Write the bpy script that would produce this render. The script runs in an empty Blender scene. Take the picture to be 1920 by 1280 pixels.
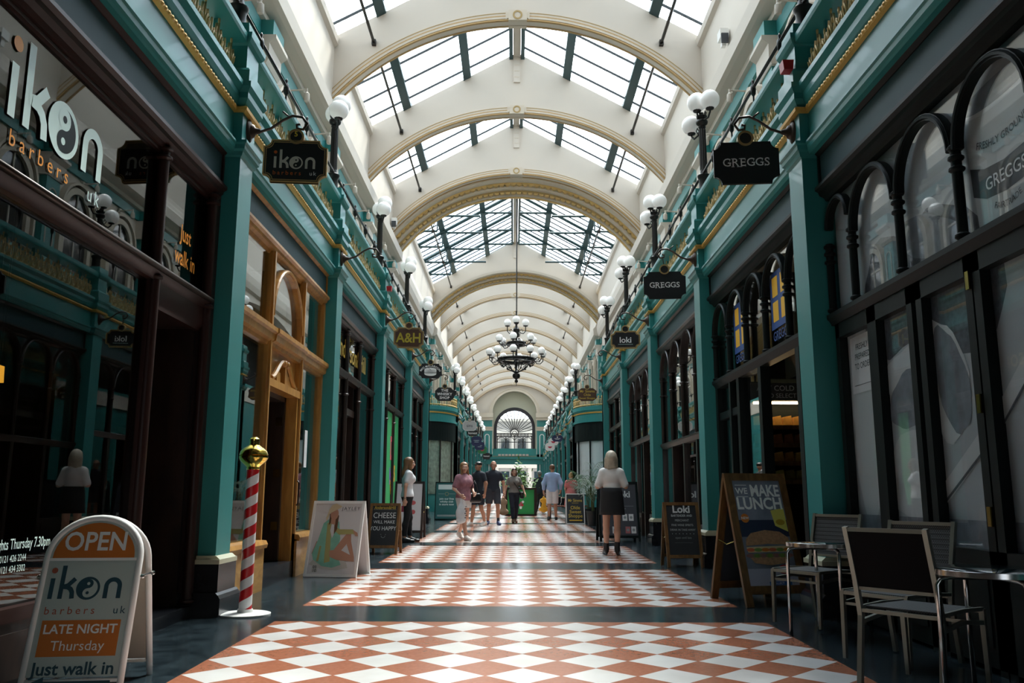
import bpy, bmesh, math, random
import numpy as np
from mathutils import Vector, Matrix
PI = math.pi
rnd = random.Random(7)
SC = bpy.context.scene
COL = SC.collection

# ---------------------------------------------------------------- camera, sky, sun, exposure
CAMX, CAMH = -0.06, 1.13
pitch, yaw, roll = math.atan(288.9 / 1600.0), math.atan(4 / 1600.0), 0.0028
fw = Vector((-math.sin(yaw) * math.cos(pitch), math.cos(yaw) * math.cos(pitch), math.sin(pitch)))
rt = fw.cross(Vector((0, 0, 1))).normalized()
up = rt.cross(fw)
r2 = rt * math.cos(roll) + up * math.sin(roll)
u2 = -rt * math.sin(roll) + up * math.cos(roll)
cam_d = bpy.data.cameras.new('camera')
cam_d.sensor_width = 36
cam_d.lens = 30.0
cam_d.clip_start = 0.05
cam_d.clip_end = 400
cam = bpy.data.objects.new('camera', cam_d)
cam.matrix_world = Matrix(((r2.x, u2.x, -fw.x, CAMX), (r2.y, u2.y, -fw.y, 0), (r2.z, u2.z, -fw.z, CAMH), (0, 0, 0, 1)))
COL.objects.link(cam)
SC.camera = cam

SC.view_settings.view_transform = 'Standard'
SC.view_settings.look = 'None'
SC.view_settings.exposure = 0.32
SC.view_settings.gamma = 1
SC.view_settings.use_curve_mapping = False

w = bpy.data.worlds.new('sky')
SC.world = w
w.use_nodes = True
nt = w.node_tree
nt.nodes.clear()
tc = nt.nodes.new('ShaderNodeTexCoord')
nz = nt.nodes.new('ShaderNodeTexNoise')
nz.inputs['Scale'].default_value = 3.0
nz.inputs['Detail'].default_value = 5.0
rp = nt.nodes.new('ShaderNodeValToRGB')
rp.color_ramp.elements[0].position = 0.38
rp.color_ramp.elements[0].color = (0.70, 0.84, 1.0, 1)
rp.color_ramp.elements[1].position = 0.62
rp.color_ramp.elements[1].color = (1.0, 0.99, 0.97, 1)
bg = nt.nodes.new('ShaderNodeBackground')
bg.inputs['Strength'].default_value = 3.0
out = nt.nodes.new('ShaderNodeOutputWorld')
nt.links.new(tc.outputs['Generated'], nz.inputs['Vector'])
nt.links.new(nz.outputs['Fac'], rp.inputs['Fac'])
nt.links.new(rp.outputs['Color'], bg.inputs['Color'])
sp0 = nt.nodes.new('ShaderNodeSeparateXYZ')
nt.links.new(tc.outputs['Generated'], sp0.inputs[0])
mr0 = nt.nodes.new('ShaderNodeMapRange')                # the sun stands ahead of the viewer: that half of the sky is brighter
mr0.inputs['From Min'].default_value = -0.7
mr0.inputs['From Max'].default_value = 0.7
mr0.inputs['To Min'].default_value = 1.8
mr0.inputs['To Max'].default_value = 7.0
nt.links.new(sp0.outputs[1], mr0.inputs['Value'])
nt.links.new(mr0.outputs['Result'], bg.inputs['Strength'])
nt.links.new(bg.outputs['Background'], out.inputs['Surface'])

sd = bpy.data.lights.new('sun', 'SUN')
sd.energy = 7.5
sd.angle = 0.22
sd.color = (1.0, 0.95, 0.87)
so = bpy.data.objects.new('sun', sd)
so.rotation_euler = Vector((-0.27, -0.48, -1.0)).to_track_quat('-Z', 'Y').to_euler()
so.location = (6, 40, 30)
COL.objects.link(so)

SC.cycles.max_bounces = 7
SC.cycles.diffuse_bounces = 3
SC.cycles.glossy_bounces = 3
SC.cycles.transmission_bounces = 4
SC.cycles.transparent_max_bounces = 14
SC.cycles.caustics_reflective = False
SC.cycles.caustics_refractive = False
SC.cycles.sample_clamp_indirect = 6.0
SC.cycles.use_denoising = True

# ---------------------------------------------------------------- building grid
S = 0.0112                       # the floor rises along the arcade
PB = 4.62                        # bay length
Y0 = 7.96                        # first pilaster in view
def YK(k): return Y0 + PB * k
def FZ(y): return S * y
KLAST = 17
ORD = ['first', 'second', 'third', 'fourth', 'fifth', 'sixth', 'seventh', 'eighth', 'ninth', 'tenth', 'eleventh', 'twelfth',
       'thirteenth', 'fourteenth', 'fifteenth', 'sixteenth', 'seventeenth', 'eighteenth', 'nineteenth', 'twentieth']
SIDE = {1: 'right', -1: 'left'}
# ---------------------------------------------------------------- mesh helpers
class MB:
    def __init__(s): s.v, s.f, s.mi = [], [], []
    def add(s, vs, fs, mi=0, M=None):
        o = len(s.v)
        s.v += [tuple(M @ Vector(p)) for p in vs] if M is not None else [tuple(p) for p in vs]
        s.f += [tuple(o + i for i in f) for f in fs]
        s.mi += [mi] * len(fs)
        return s
    def box(s, x0, x1, y0, y1, z0, z1, mi=0, M=None):
        v = [(x, y, z) for x in (x0, x1) for y in (y0, y1) for z in (z0, z1)]
        return s.add(v, [(0, 1, 3, 2), (4, 6, 7, 5), (0, 4, 5, 1), (2, 3, 7, 6), (0, 2, 6, 4), (1, 5, 7, 3)], mi, M)
    def prism(s, poly, a0, a1, ax='y', mi=0, M=None):
        # poly in the plane across the axis: ax 'y' -> (x,z), 'x' -> (y,z), 'z' -> (x,y)
        def P(p, a): return {'y': (p[0], a, p[1]), 'x': (a, p[0], p[1]), 'z': (p[0], p[1], a)}[ax]
        n = len(poly)
        v = [P(p, a0) for p in poly] + [P(p, a1) for p in poly]
        f = [tuple(range(n)), tuple(range(2 * n - 1, n - 1, -1))] + [(i, i + n, (i + 1) % n + n, (i + 1) % n) for i in range(n)]
        return s.add(v, f, mi, M)
    def strip(s, inner, outer, a0, a1, ax='y', mi=0, closed=False, M=None):
        # solid between two equally long outlines, thickness a0..a1
        def P(p, a): return {'y': (p[0], a, p[1]), 'x': (a, p[0], p[1]), 'z': (p[0], p[1], a)}[ax]
        n = len(inner)
        v = [P(p, a) for a in (a0, a1) for q in (inner, outer) for p in q]
        f = []
        rng = range(n if closed else n - 1)
        for i in rng:
            j = (i + 1) % n
            f += [(i, j, n + j, n + i), (2 * n + i, 3 * n + i, 3 * n + j, 2 * n + j), (i, 2 * n + i, 2 * n + j, j), (n + i, n + j, 3 * n + j, 3 * n + i)]
        if not closed:
            e = n - 1
            f += [(0, n, 3 * n, 2 * n), (e, 2 * n + e, 3 * n + e, n + e)]
        return s.add(v, f, mi, M)
    def tube(s, pts, r, n=8, mi=0, M=None, closed=False):
        pts = [Vector(p) for p in pts]
        m = len(pts)
        rr = r if isinstance(r, (list, tuple)) else [r] * m
        vs, fs = [], []
        ref = None
        for i, p in enumerate(pts):
            a = pts[i - 1] if (i or closed) else p
            b = pts[(i + 1) % m] if (i < m - 1 or closed) else p
            t = (b - a).normalized() if (b - a).length > 1e-9 else Vector((0, 0, 1))
            if ref is None:
                ref = t.orthogonal().normalized()
            ref = (ref - t * ref.dot(t))
            ref = ref.normalized() if ref.length > 1e-6 else t.orthogonal().normalized()
            bi = t.cross(ref)
            vs += [p + (ref * math.cos(2 * PI * k / n) + bi * math.sin(2 * PI * k / n)) * rr[i] for k in range(n)]
        for i in range(m if closed else m - 1):
            j = (i + 1) % m
            fs += [(i * n + k, i * n + (k + 1) % n, j * n + (k + 1) % n, j * n + k) for k in range(n)]
        if not closed:
            fs += [tuple(range(n - 1, -1, -1)), tuple(range((m - 1) * n, m * n))]
        return s.add(vs, fs, mi, M)
    def lathe(s, prof, n=16, c=(0, 0, 0), mi=0, M=None, ax='z'):
        vs, fs = [], []
        for r, z in prof:
            for k in range(n):
                a = 2 * PI * k / n
                p = (max(r, 1e-4) * math.cos(a), max(r, 1e-4) * math.sin(a), z)
                if ax == 'x': p = (p[2], p[0], p[1])
                if ax == 'y': p = (p[0], p[2], p[1])
                vs.append((p[0] + c[0], p[1] + c[1], p[2] + c[2]))
        m = len(prof)
        for i in range(m - 1):
            fs += [(i * n + k, i * n + (k + 1) % n, (i + 1) * n + (k + 1) % n, (i + 1) * n + k) for k in range(n)]
        fs += [tuple(range(n - 1, -1, -1)), tuple(range((m - 1) * n, m * n))]
        return s.add(vs, fs, mi, M)
    def ball(s, c, r, n=14, m=9, mi=0, M=None):
        rx, ry, rz = r if isinstance(r, (tuple, list)) else (r, r, r)
        vs = [(c[0], c[1], c[2] - rz)]
        for i in range(1, m):
            t = -PI / 2 + PI * i / m
            vs += [(c[0] + rx * math.cos(t) * math.cos(2 * PI * k / n), c[1] + ry * math.cos(t) * math.sin(2 * PI * k / n), c[2] + rz * math.sin(t)) for k in range(n)]
        vs.append((c[0], c[1], c[2] + rz))
        fs = [(0, 1 + (k + 1) % n, 1 + k) for k in range(n)]
        for i in range(m - 2):
            b = 1 + i * n
            fs += [(b + k, b + (k + 1) % n, b + n + (k + 1) % n, b + n + k) for k in range(n)]
        b = 1 + (m - 2) * n
        fs += [(b + k, b + (k + 1) % n, len(vs) - 1) for k in range(n)]
        return s.add(vs, fs, mi, M)
    def mesh(s, name, mats, smooth=False, recalc=True):
        me = bpy.data.meshes.new(name)
        me.from_pydata(s.v, [], s.f)
        for m in (mats if isinstance(mats, (list, tuple)) else [mats]): me.materials.append(m)
        if any(s.mi): me.polygons.foreach_set('material_index', s.mi)
        if recalc:
            bm = bmesh.new(); bm.from_mesh(me)
            bmesh.ops.recalc_face_normals(bm, faces=bm.faces[:])
            bm.to_mesh(me); bm.free()
        if smooth is True:
            me.polygons.foreach_set('use_smooth', [True] * len(me.polygons))
        elif smooth:
            me.polygons.foreach_set('use_smooth', [True] * len(me.polygons))
            try: me.set_sharp_from_angle(angle=smooth)
            except Exception: pass
        me.update()
        return me
    def build(s, name, mats, parent=None, smooth=False, loc=(0, 0, 0), rz=0.0, label=None):
        o = bpy.data.objects.new(name, s.mesh(name, mats, smooth))
        COL.objects.link(o)
        o.location = loc
        o.rotation_euler = (0, 0, rz)
        if parent: o.parent = parent
        if label: o['label'] = label
        return o

def tag(o, label=None, cat=None, group=None, kind=None):
    if label: o['label'] = label
    if cat: o['category'] = cat
    if group: o['group'] = group
    if kind: o['kind'] = kind
    return o
def thing(name, loc=(0, 0, 0), rz=0.0, label=None, cat=None, group=None, kind=None):
    o = bpy.data.objects.new(name, None)
    COL.objects.link(o)
    o.empty_display_size = 0.1
    o.location = loc
    o.rotation_euler = (0, 0, rz)
    return tag(o, label, cat, group, kind)
def inst(name, me, parent=None, loc=(0, 0, 0), rz=0.0, rot=None):
    o = bpy.data.objects.new(name, me)
    COL.objects.link(o)
    o.location = loc
    o.rotation_euler = rot if rot else (0, 0, rz)
    if parent: o.parent = parent
    return o
def kids(o): return [c for c in bpy.data.objects if c.parent == o]
def dup(root, loc=None, rz=None, label=None, group=None):
    r = root.copy(); COL.objects.link(r)
    if loc is not None: r.location = loc
    if rz is not None: r.rotation_euler = (0, 0, rz)
    if label: r['label'] = label
    if group: r['group'] = group
    for ch in kids(root):
        c = ch.copy(); COL.objects.link(c); c.parent = r
        for g in kids(ch):
            d = g.copy(); COL.objects.link(d); d.parent = c
    return r
def wall_side(s): return PI if s < 0 else 0.0        # local frame: +x into the wall, -x to the aisle, reading direction -y

def arc(cx, cz, r, a0, a1, n):
    return [(cx + r * math.cos(a0 + (a1 - a0) * i / n), cz + r * math.sin(a0 + (a1 - a0) * i / n)) for i in range(n + 1)]

# flat lettering as a thin solid, laid out in (u right, v up), centred or left aligned
def glyphs(txt, size=1.0, align='CENTER', bold=0.0, spacing=1.0, xs=1.0, shear=0.0, line=1.0):
    cu = bpy.data.curves.new('lettering', 'FONT')
    cu.body = txt
    cu.size = size
    cu.align_x = align
    cu.align_y = 'CENTER'
    cu.space_character = spacing
    cu.space_line = line
    cu.shear = shear
    cu.offset = bold * size
    cu.resolution_u = 3
    cu.fill_mode = 'FRONT'
    ob = bpy.data.objects.new('lettering', cu)
    COL.objects.link(ob)
    bpy.context.view_layer.update()
    me = bpy.data.meshes.new_from_object(ob.evaluated_get(bpy.context.evaluated_depsgraph_get()))
    v = [(p.co.x * xs, p.co.y) for p in me.vertices]
    f = [tuple(p.vertices) for p in me.polygons]
    bpy.data.objects.remove(ob); bpy.data.curves.remove(cu); bpy.data.meshes.remove(me)
    return v, f
# a local picture plane: O origin, U right, V up, N out of the surface
class Plane:
    def __init__(s, O, U, V):
        s.O, s.U, s.V = Vector(O), Vector(U).normalized(), Vector(V).normalized()
        s.N = s.U.cross(s.V)
    def P(s, u, v, d=0.0): return s.O + s.U * u + s.V * v + s.N * d
    def text(s, mb, txt, u, v, size, d=0.002, mi=0, bend=None, **k):
        vs, fs = glyphs(txt, size, **k)
        if bend:                                   # bend round a circle of radius bend (positive arches up)
            q = []
            for x, y in vs:
                a = x / bend
                q.append(((bend + y) * math.sin(a), (bend + y) * math.cos(a) - bend))
            vs = q
        mb.add([s.P(u + x, v + y, d) for x, y in vs], fs, mi)
    def poly(s, mb, pts, d=0.001, mi=0, th=0.0):
        n = len(pts)
        if th <= 0:
            mb.add([s.P(u, v, d) for u, v in pts], [tuple(range(n))], mi)
        else:
            mb.add([s.P(u, v, d) for u, v in pts] + [s.P(u, v, d - th) for u, v in pts],
                   [tuple(range(n)), tuple(range(2 * n - 1, n - 1, -1))] + [(i, i + n, (i + 1) % n + n, (i + 1) % n) for i in range(n)], mi)
    def rect(s, mb, u0, u1, v0, v1, d=0.001, mi=0, th=0.0): s.poly(mb, [(u0, v0), (u1, v0), (u1, v1), (u0, v1)], d, mi, th)
    def disc(s, mb, u, v, r, d=0.001, mi=0, n=24, ry=None, th=0.0, a0=0, a1=2 * PI, rot=0.0):
        ry = ry or r
        full = abs(a1 - a0 - 2 * PI) < 1e-6
        pts = []
        for i in range(n + (0 if full else 1)):
            a = a0 + (a1 - a0) * i / n
            x, y = r * math.cos(a), ry * math.sin(a)
            pts.append((u + x * math.cos(rot) - y * math.sin(rot), v + x * math.sin(rot) + y * math.cos(rot)))
        s.poly(mb, pts, d, mi, th)
    def ring(s, mb, u, v, r0, r1, d=0.001, mi=0, n=28, a0=0, a1=2 * PI):
        for i in range(n):
            a, b = a0 + (a1 - a0) * i / n, a0 + (a1 - a0) * (i + 1) / n
            s.poly(mb, [(u + r0 * math.cos(a), v + r0 * math.sin(a)), (u + r1 * math.cos(a), v + r1 * math.sin(a)),
                        (u + r1 * math.cos(b), v + r1 * math.sin(b)), (u + r0 * math.cos(b), v + r0 * math.sin(b))], d, mi)
    def line(s, mb, pts, wd, d=0.001, mi=0):
        for i, ((a, b), (c, e)) in enumerate(zip(pts, pts[1:])):
            d += .0003
            if i: s.disc(mb, a, b, wd / 2, d, mi, 14)
            d += .0003
            L = math.hypot(c - a, e - b) or 1e-6
            nx, ny = -(e - b) / L * wd / 2, (c - a) / L * wd / 2
            s.poly(mb, [(a - nx, b - ny), (c - nx, e - ny), (c + nx, e + ny), (a + nx, b + ny)], d, mi)

# ---------------------------------------------------------------- materials
def mat(name, col, rough=0.5, metal=0.0, spec=0.5, bump=0.0, bscale=30.0, var=0.0, vscale=3.0, coat=0.0, emit=0.0, alpha=1.0):
    m = bpy.data.materials.new(name)
    m.use_nodes = True
    n, l = m.node_tree.nodes, m.node_tree.links
    b = n['Principled BSDF']
    b.inputs['Base Color'].default_value = (*col, 1)
    b.inputs['Roughness'].default_value = rough
    b.inputs['Metallic'].default_value = metal
    b.inputs['Specular IOR Level'].default_value = spec
    if coat: b.inputs['Coat Weight'].default_value = coat
    if emit:
        b.inputs['Emission Color'].default_value = (*col, 1)
        b.inputs['Emission Strength'].default_value = emit
    t = None
    if var or bump:
        t = n.new('ShaderNodeTexCoord')
    if var:
        z = n.new('ShaderNodeTexNoise'); z.inputs['Scale'].default_value = vscale; z.inputs['Detail'].default_value = 4
        l.new(t.outputs['Object'], z.inputs['Vector'])
        mr = n.new('ShaderNodeMapRange'); mr.inputs['To Min'].default_value = 1 - var; mr.inputs['To Max'].default_value = 1 + var
        l.new(z.outputs['Fac'], mr.inputs['Value'])
        mx = n.new('ShaderNodeMix'); mx.data_type = 'RGBA'; mx.blend_type = 'MULTIPLY'; mx.inputs['Factor'].default_value = 1
        mx.inputs['A'].default_value = (*col, 1)
        l.new(mr.outputs['Result'], mx.inputs['B'])
        l.new(mx.outputs['Result'], b.inputs['Base Color'])
    if bump:
        z2 = n.new('ShaderNodeTexNoise'); z2.inputs['Scale'].default_value = bscale; z2.inputs['Detail'].default_value = 3
        l.new(t.outputs['Object'], z2.inputs['Vector'])
        bp = n.new('ShaderNodeBump'); bp.inputs['Strength'].default_value = bump; bp.inputs['Distance'].default_value = 0.01
        l.new(z2.outputs['Fac'], bp.inputs['Height'])
        l.new(bp.outputs['Normal'], b.inputs['Normal'])
    return m

def wood(name, c0, c1, rough=0.4, scale=(3, 3, 20), coat=0.2):
    m = bpy.data.materials.new(name)
    m.use_nodes = True
    n, l = m.node_tree.nodes, m.node_tree.links
    b = n['Principled BSDF']
    b.inputs['Roughness'].default_value = rough
    b.inputs['Coat Weight'].default_value = coat
    t = n.new('ShaderNodeTexCoord'); mp = n.new('ShaderNodeMapping'); mp.inputs['Scale'].default_value = scale
    z = n.new('ShaderNodeTexNoise'); z.inputs['Scale'].default_value = 2.2; z.inputs['Detail'].default_value = 6; z.inputs['Distortion'].default_value = 1.2
    r = n.new('ShaderNodeValToRGB')
    r.color_ramp.elements[0].position = 0.35; r.color_ramp.elements[0].color = (*c0, 1)
    r.color_ramp.elements[1].position = 0.68; r.color_ramp.elements[1].color = (*c1, 1)
    l.new(t.outputs['Object'], mp.inputs['Vector']); l.new(mp.outputs['Vector'], z.inputs['Vector'])
    l.new(z.outputs['Fac'], r.inputs['Fac']); l.new(r.outputs['Color'], b.inputs['Base Color'])
    return m

def glass_mat(name, tint=(0.9, 0.95, 0.95), base=0.04, top=0.9, rough=0.0, power=5.0):
    # thin pane: see through, with a mirror share that grows towards grazing
    m = bpy.data.materials.new(name)
    m.use_nodes = True
    n, l = m.node_tree.nodes, m.node_tree.links
    n.clear()
    o = n.new('ShaderNodeOutputMaterial')
    tr = n.new('ShaderNodeBsdfTransparent'); tr.inputs['Color'].default_value = (*tint, 1)
    gl = n.new('ShaderNodeBsdfGlossy'); gl.inputs['Roughness'].default_value = rough; gl.inputs['Color'].default_value = (1, 1, 1, 1)
    lw = n.new('ShaderNodeLayerWeight'); lw.inputs['Blend'].default_value = 0.5
    pw = n.new('ShaderNodeMath'); pw.operation = 'POWER'; pw.inputs[1].default_value = power
    mr = n.new('ShaderNodeMapRange'); mr.inputs['To Min'].default_value = base; mr.inputs['To Max'].default_value = top
    mx = n.new('ShaderNodeMixShader')
    l.new(lw.outputs['Facing'], pw.inputs[0]); l.new(pw.outputs[0], mr.inputs['Value']); l.new(mr.outputs['Result'], mx.inputs['Fac'])
    l.new(tr.outputs[0], mx.inputs[1]); l.new(gl.outputs[0], mx.inputs[2]); l.new(mx.outputs[0], o.inputs['Surface'])
    return m

M = {}
M['teal'] = mat('teal_paint', (0.027, 0.215, 0.208), 0.42, var=0.10, vscale=1.3, coat=0.08)
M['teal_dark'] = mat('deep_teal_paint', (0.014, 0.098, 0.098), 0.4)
M['cream'] = mat('cream_plaster', (0.58, 0.525, 0.455), 0.75, var=0.05, vscale=0.8)
M['cream2'] = mat('warm_cream_moulding', (0.56, 0.49, 0.395), 0.6, var=0.06, vscale=2.0)
M['gold'] = mat('gilding', (0.62, 0.36, 0.08), 0.42, metal=0.35, bump=0.3, bscale=60)
M['gold2'] = mat('old_gilding', (0.62, 0.43, 0.17), 0.42, metal=0.45)
M['giltbrown'] = mat('brown_gilt_edge', (0.42, 0.27, 0.11), 0.5, metal=0.2)
M['goldline'] = mat('bronze_gilt_line', (0.36, 0.25, 0.10), 0.5, metal=0.2)
M['slate'] = mat('slate_blue_board', (0.028, 0.068, 0.078), 0.55, var=0.12, vscale=1.2, spec=0.2)
M['black'] = mat('black_paint', (0.008, 0.012, 0.012), 0.45, spec=0.12)
M['iron'] = mat('black_iron', (0.012, 0.011, 0.010), 0.4, metal=0.2)
M['bronze'] = mat('dark_bronze', (0.050, 0.034, 0.026), 0.42, metal=0.5)
M['marble'] = mat('black_marble', (0.012, 0.014, 0.018), 0.22, var=0.3, vscale=6)
M['brownpaint'] = mat('dark_oxblood_paint', (0.026, 0.011, 0.009), 0.36, spec=0.25)
M['globe'] = mat('opal_globe', (0.90, 0.90, 0.88), 0.25, emit=0.12)
M['roofteal'] = mat('roof_steel_paint', (0.016, 0.050, 0.056), 0.45)
M['roofbar'] = mat('glazing_bar_paint', (0.03, 0.04, 0.045), 0.5)
M['roofglass'] = glass_mat('roof_glass', (0.94, 0.97, 0.98), 0.02, 0.5)
M['glass'] = glass_mat('shop_glass', (0.82, 0.86, 0.84), 0.05, 0.95, power=3.6)
M['mirrorglass'] = glass_mat('dark_shop_glass', (0.45, 0.48, 0.47), 0.05, 0.72, power=3.6)
M['clearglass'] = glass_mat('clear_shop_glass', (0.93, 0.95, 0.95), 0.03, 0.6, power=4.5)
M['ornament'] = mat('pale_gilding', (0.66, 0.46, 0.20), 0.42, metal=0.15)
M['dark'] = mat('dark_interior', (0.012, 0.012, 0.012), 0.8)  # near-black colour stands in for the unlit shop interiors
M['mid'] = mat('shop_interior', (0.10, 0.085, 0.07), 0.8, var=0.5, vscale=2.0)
M['white'] = mat('white_paint', (0.80, 0.80, 0.78), 0.4)
M['brass'] = mat('brass', (0.55, 0.38, 0.10), 0.22, metal=1.0)
M['chrome'] = mat('polished_steel', (0.62, 0.60, 0.57), 0.18, metal=1.0)
M['ochre'] = wood('ochre_oak', (0.30, 0.135, 0.024), (0.46, 0.235, 0.05), 0.38, (3, 3, 0.6), 0.3)
M['veneer'] = wood('ochre_veneer', (0.30, 0.15, 0.035), (0.48, 0.27, 0.08), 0.3, (2.0, 1.2, 4), 0.35)
M['darkwood'] = wood('dark_mahogany', (0.010, 0.006, 0.005), (0.032, 0.017, 0.012), 0.4, (3, 3, 0.8), 0.08)
M['aboard'] = wood('varnished_pine_frame', (0.10, 0.045, 0.012), (0.20, 0.10, 0.03), 0.45, (6, 6, 1.5), 0.1)
M['red'] = mat('red_paint', (0.50, 0.02, 0.02), 0.35)
# ---------------------------------------------------------------- floor
YA, YE = -8.0, 92.0
def floor_mat():
    m = bpy.data.materials.new('tiled_floor')
    m.use_nodes = True
    n, l = m.node_tree.nodes, m.node_tree.links
    b = n['Principled BSDF']
    def math_(op, a, c=None, d=None):
        q = n.new('ShaderNodeMath'); q.operation = op
        for i, x in enumerate((a, c, d)):
            if x is None: continue
            if isinstance(x, (int, float)): q.inputs[i].default_value = x
            else: l.new(x, q.inputs[i])
        return q.outputs[0]
    t = n.new('ShaderNodeTexCoord'); sp = n.new('ShaderNodeSeparateXYZ')
    l.new(t.outputs['Object'], sp.inputs[0])
    X, Y = sp.outputs[0], sp.outputs[1]
    yl = math_('FLOORED_MODULO', math_('SUBTRACT', Y, 8.43), PB)
    inx = math_('LESS_THAN', math_('ABSOLUTE', X), 2.07)
    carpet = math_('MULTIPLY', inx, math_('LESS_THAN', yl, 3.68))
    fu = math_('ABSOLUTE', math_('SUBTRACT', math_('FRACT', math_('ADD', math_('DIVIDE', X, 0.46), 100.5)), 0.5))
    fv = math_('ABSOLUTE', math_('SUBTRACT', math_('FRACT', math_('DIVIDE', math_('SUBTRACT', yl, 0.02), 0.455)), 0.5))
    dia = math_('LESS_THAN', math_('ADD', fu, fv), 0.487)
    rows = math_('MULTIPLY', math_('GREATER_THAN', yl, 0.02), math_('LESS_THAN', yl, 3.66))
    white = math_('MULTIPLY', math_('MULTIPLY', dia, rows), carpet)
    def noise(sc, a, c, lo=0.35, hi=0.65, det=4):
        z = n.new('ShaderNodeTexNoise'); z.inputs['Scale'].default_value = sc; z.inputs['Detail'].default_value = det
        l.new(t.outputs['Object'], z.inputs['Vector'])
        r = n.new('ShaderNodeValToRGB')
        r.color_ramp.elements[0].position = lo; r.color_ramp.elements[0].color = (*a, 1)
        r.color_ramp.elements[1].position = hi; r.color_ramp.elements[1].color = (*c, 1)
        l.new(z.outputs['Fac'], r.inputs['Fac'])
        return r.outputs['Color']
    terra = noise(34, (0.33, 0.120, 0.066), (0.385, 0.150, 0.088), 0.3, 0.7, 2)
    wht = noise(2.5, (0.64, 0.62, 0.60), (0.72, 0.71, 0.70))
    slate = noise(9, (0.010, 0.016, 0.020), (0.026, 0.039, 0.046))
    speck = noise(55, (0, 0, 0), (0.10, 0.12, 0.13), 0.70, 0.78, 2)
    ad = n.new('ShaderNodeMix'); ad.data_type = 'RGBA'; ad.blend_type = 'ADD'; ad.inputs['Factor'].default_value = 1
    l.new(slate, ad.inputs['A']); l.new(speck, ad.inputs['B'])
    m1 = n.new('ShaderNodeMix'); m1.data_type = 'RGBA'; l.new(carpet, m1.inputs['Factor']); l.new(ad.outputs['Result'], m1.inputs['A']); l.new(terra, m1.inputs['B'])
    m2 = n.new('ShaderNodeMix'); m2.data_type = 'RGBA'; l.new(white, m2.inputs['Factor']); l.new(m1.outputs['Result'], m2.inputs['A']); l.new(wht, m2.inputs['B'])
    l.new(m2.outputs['Result'], b.inputs['Base Color'])
    ro = n.new('ShaderNodeTexNoise'); ro.inputs['Scale'].default_value = 1.7; ro.inputs['Detail'].default_value = 5
    l.new(t.outputs['Object'], ro.inputs['Vector'])
    mr = n.new('ShaderNodeMapRange'); mr.inputs['To Min'].default_value = 0.10; mr.inputs['To Max'].default_value = 0.26
    l.new(ro.outputs['Fac'], mr.inputs['Value']); l.new(mr.outputs['Result'], b.inputs['Roughness'])
    return m
fb = MB()
XF = 6.2
fb.add([(-XF, YA, FZ(YA)), (XF, YA, FZ(YA)), (XF, YE, FZ(YE)), (-XF, YE, FZ(YE)),
        (-XF, YA, FZ(YA) - .3), (XF, YA, FZ(YA) - .3), (XF, YE, FZ(YE) - .3), (-XF, YE, FZ(YE) - .3)],
       [(0, 1, 2, 3), (7, 6, 5, 4), (0, 4, 5, 1), (1, 5, 6, 2), (2, 6, 7, 3), (3, 7, 4, 0)])
tag(fb.build('floor', floor_mat()), 'arcade floor of white and terracotta lozenges bordered in black marble', 'floor', kind='structure')

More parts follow.
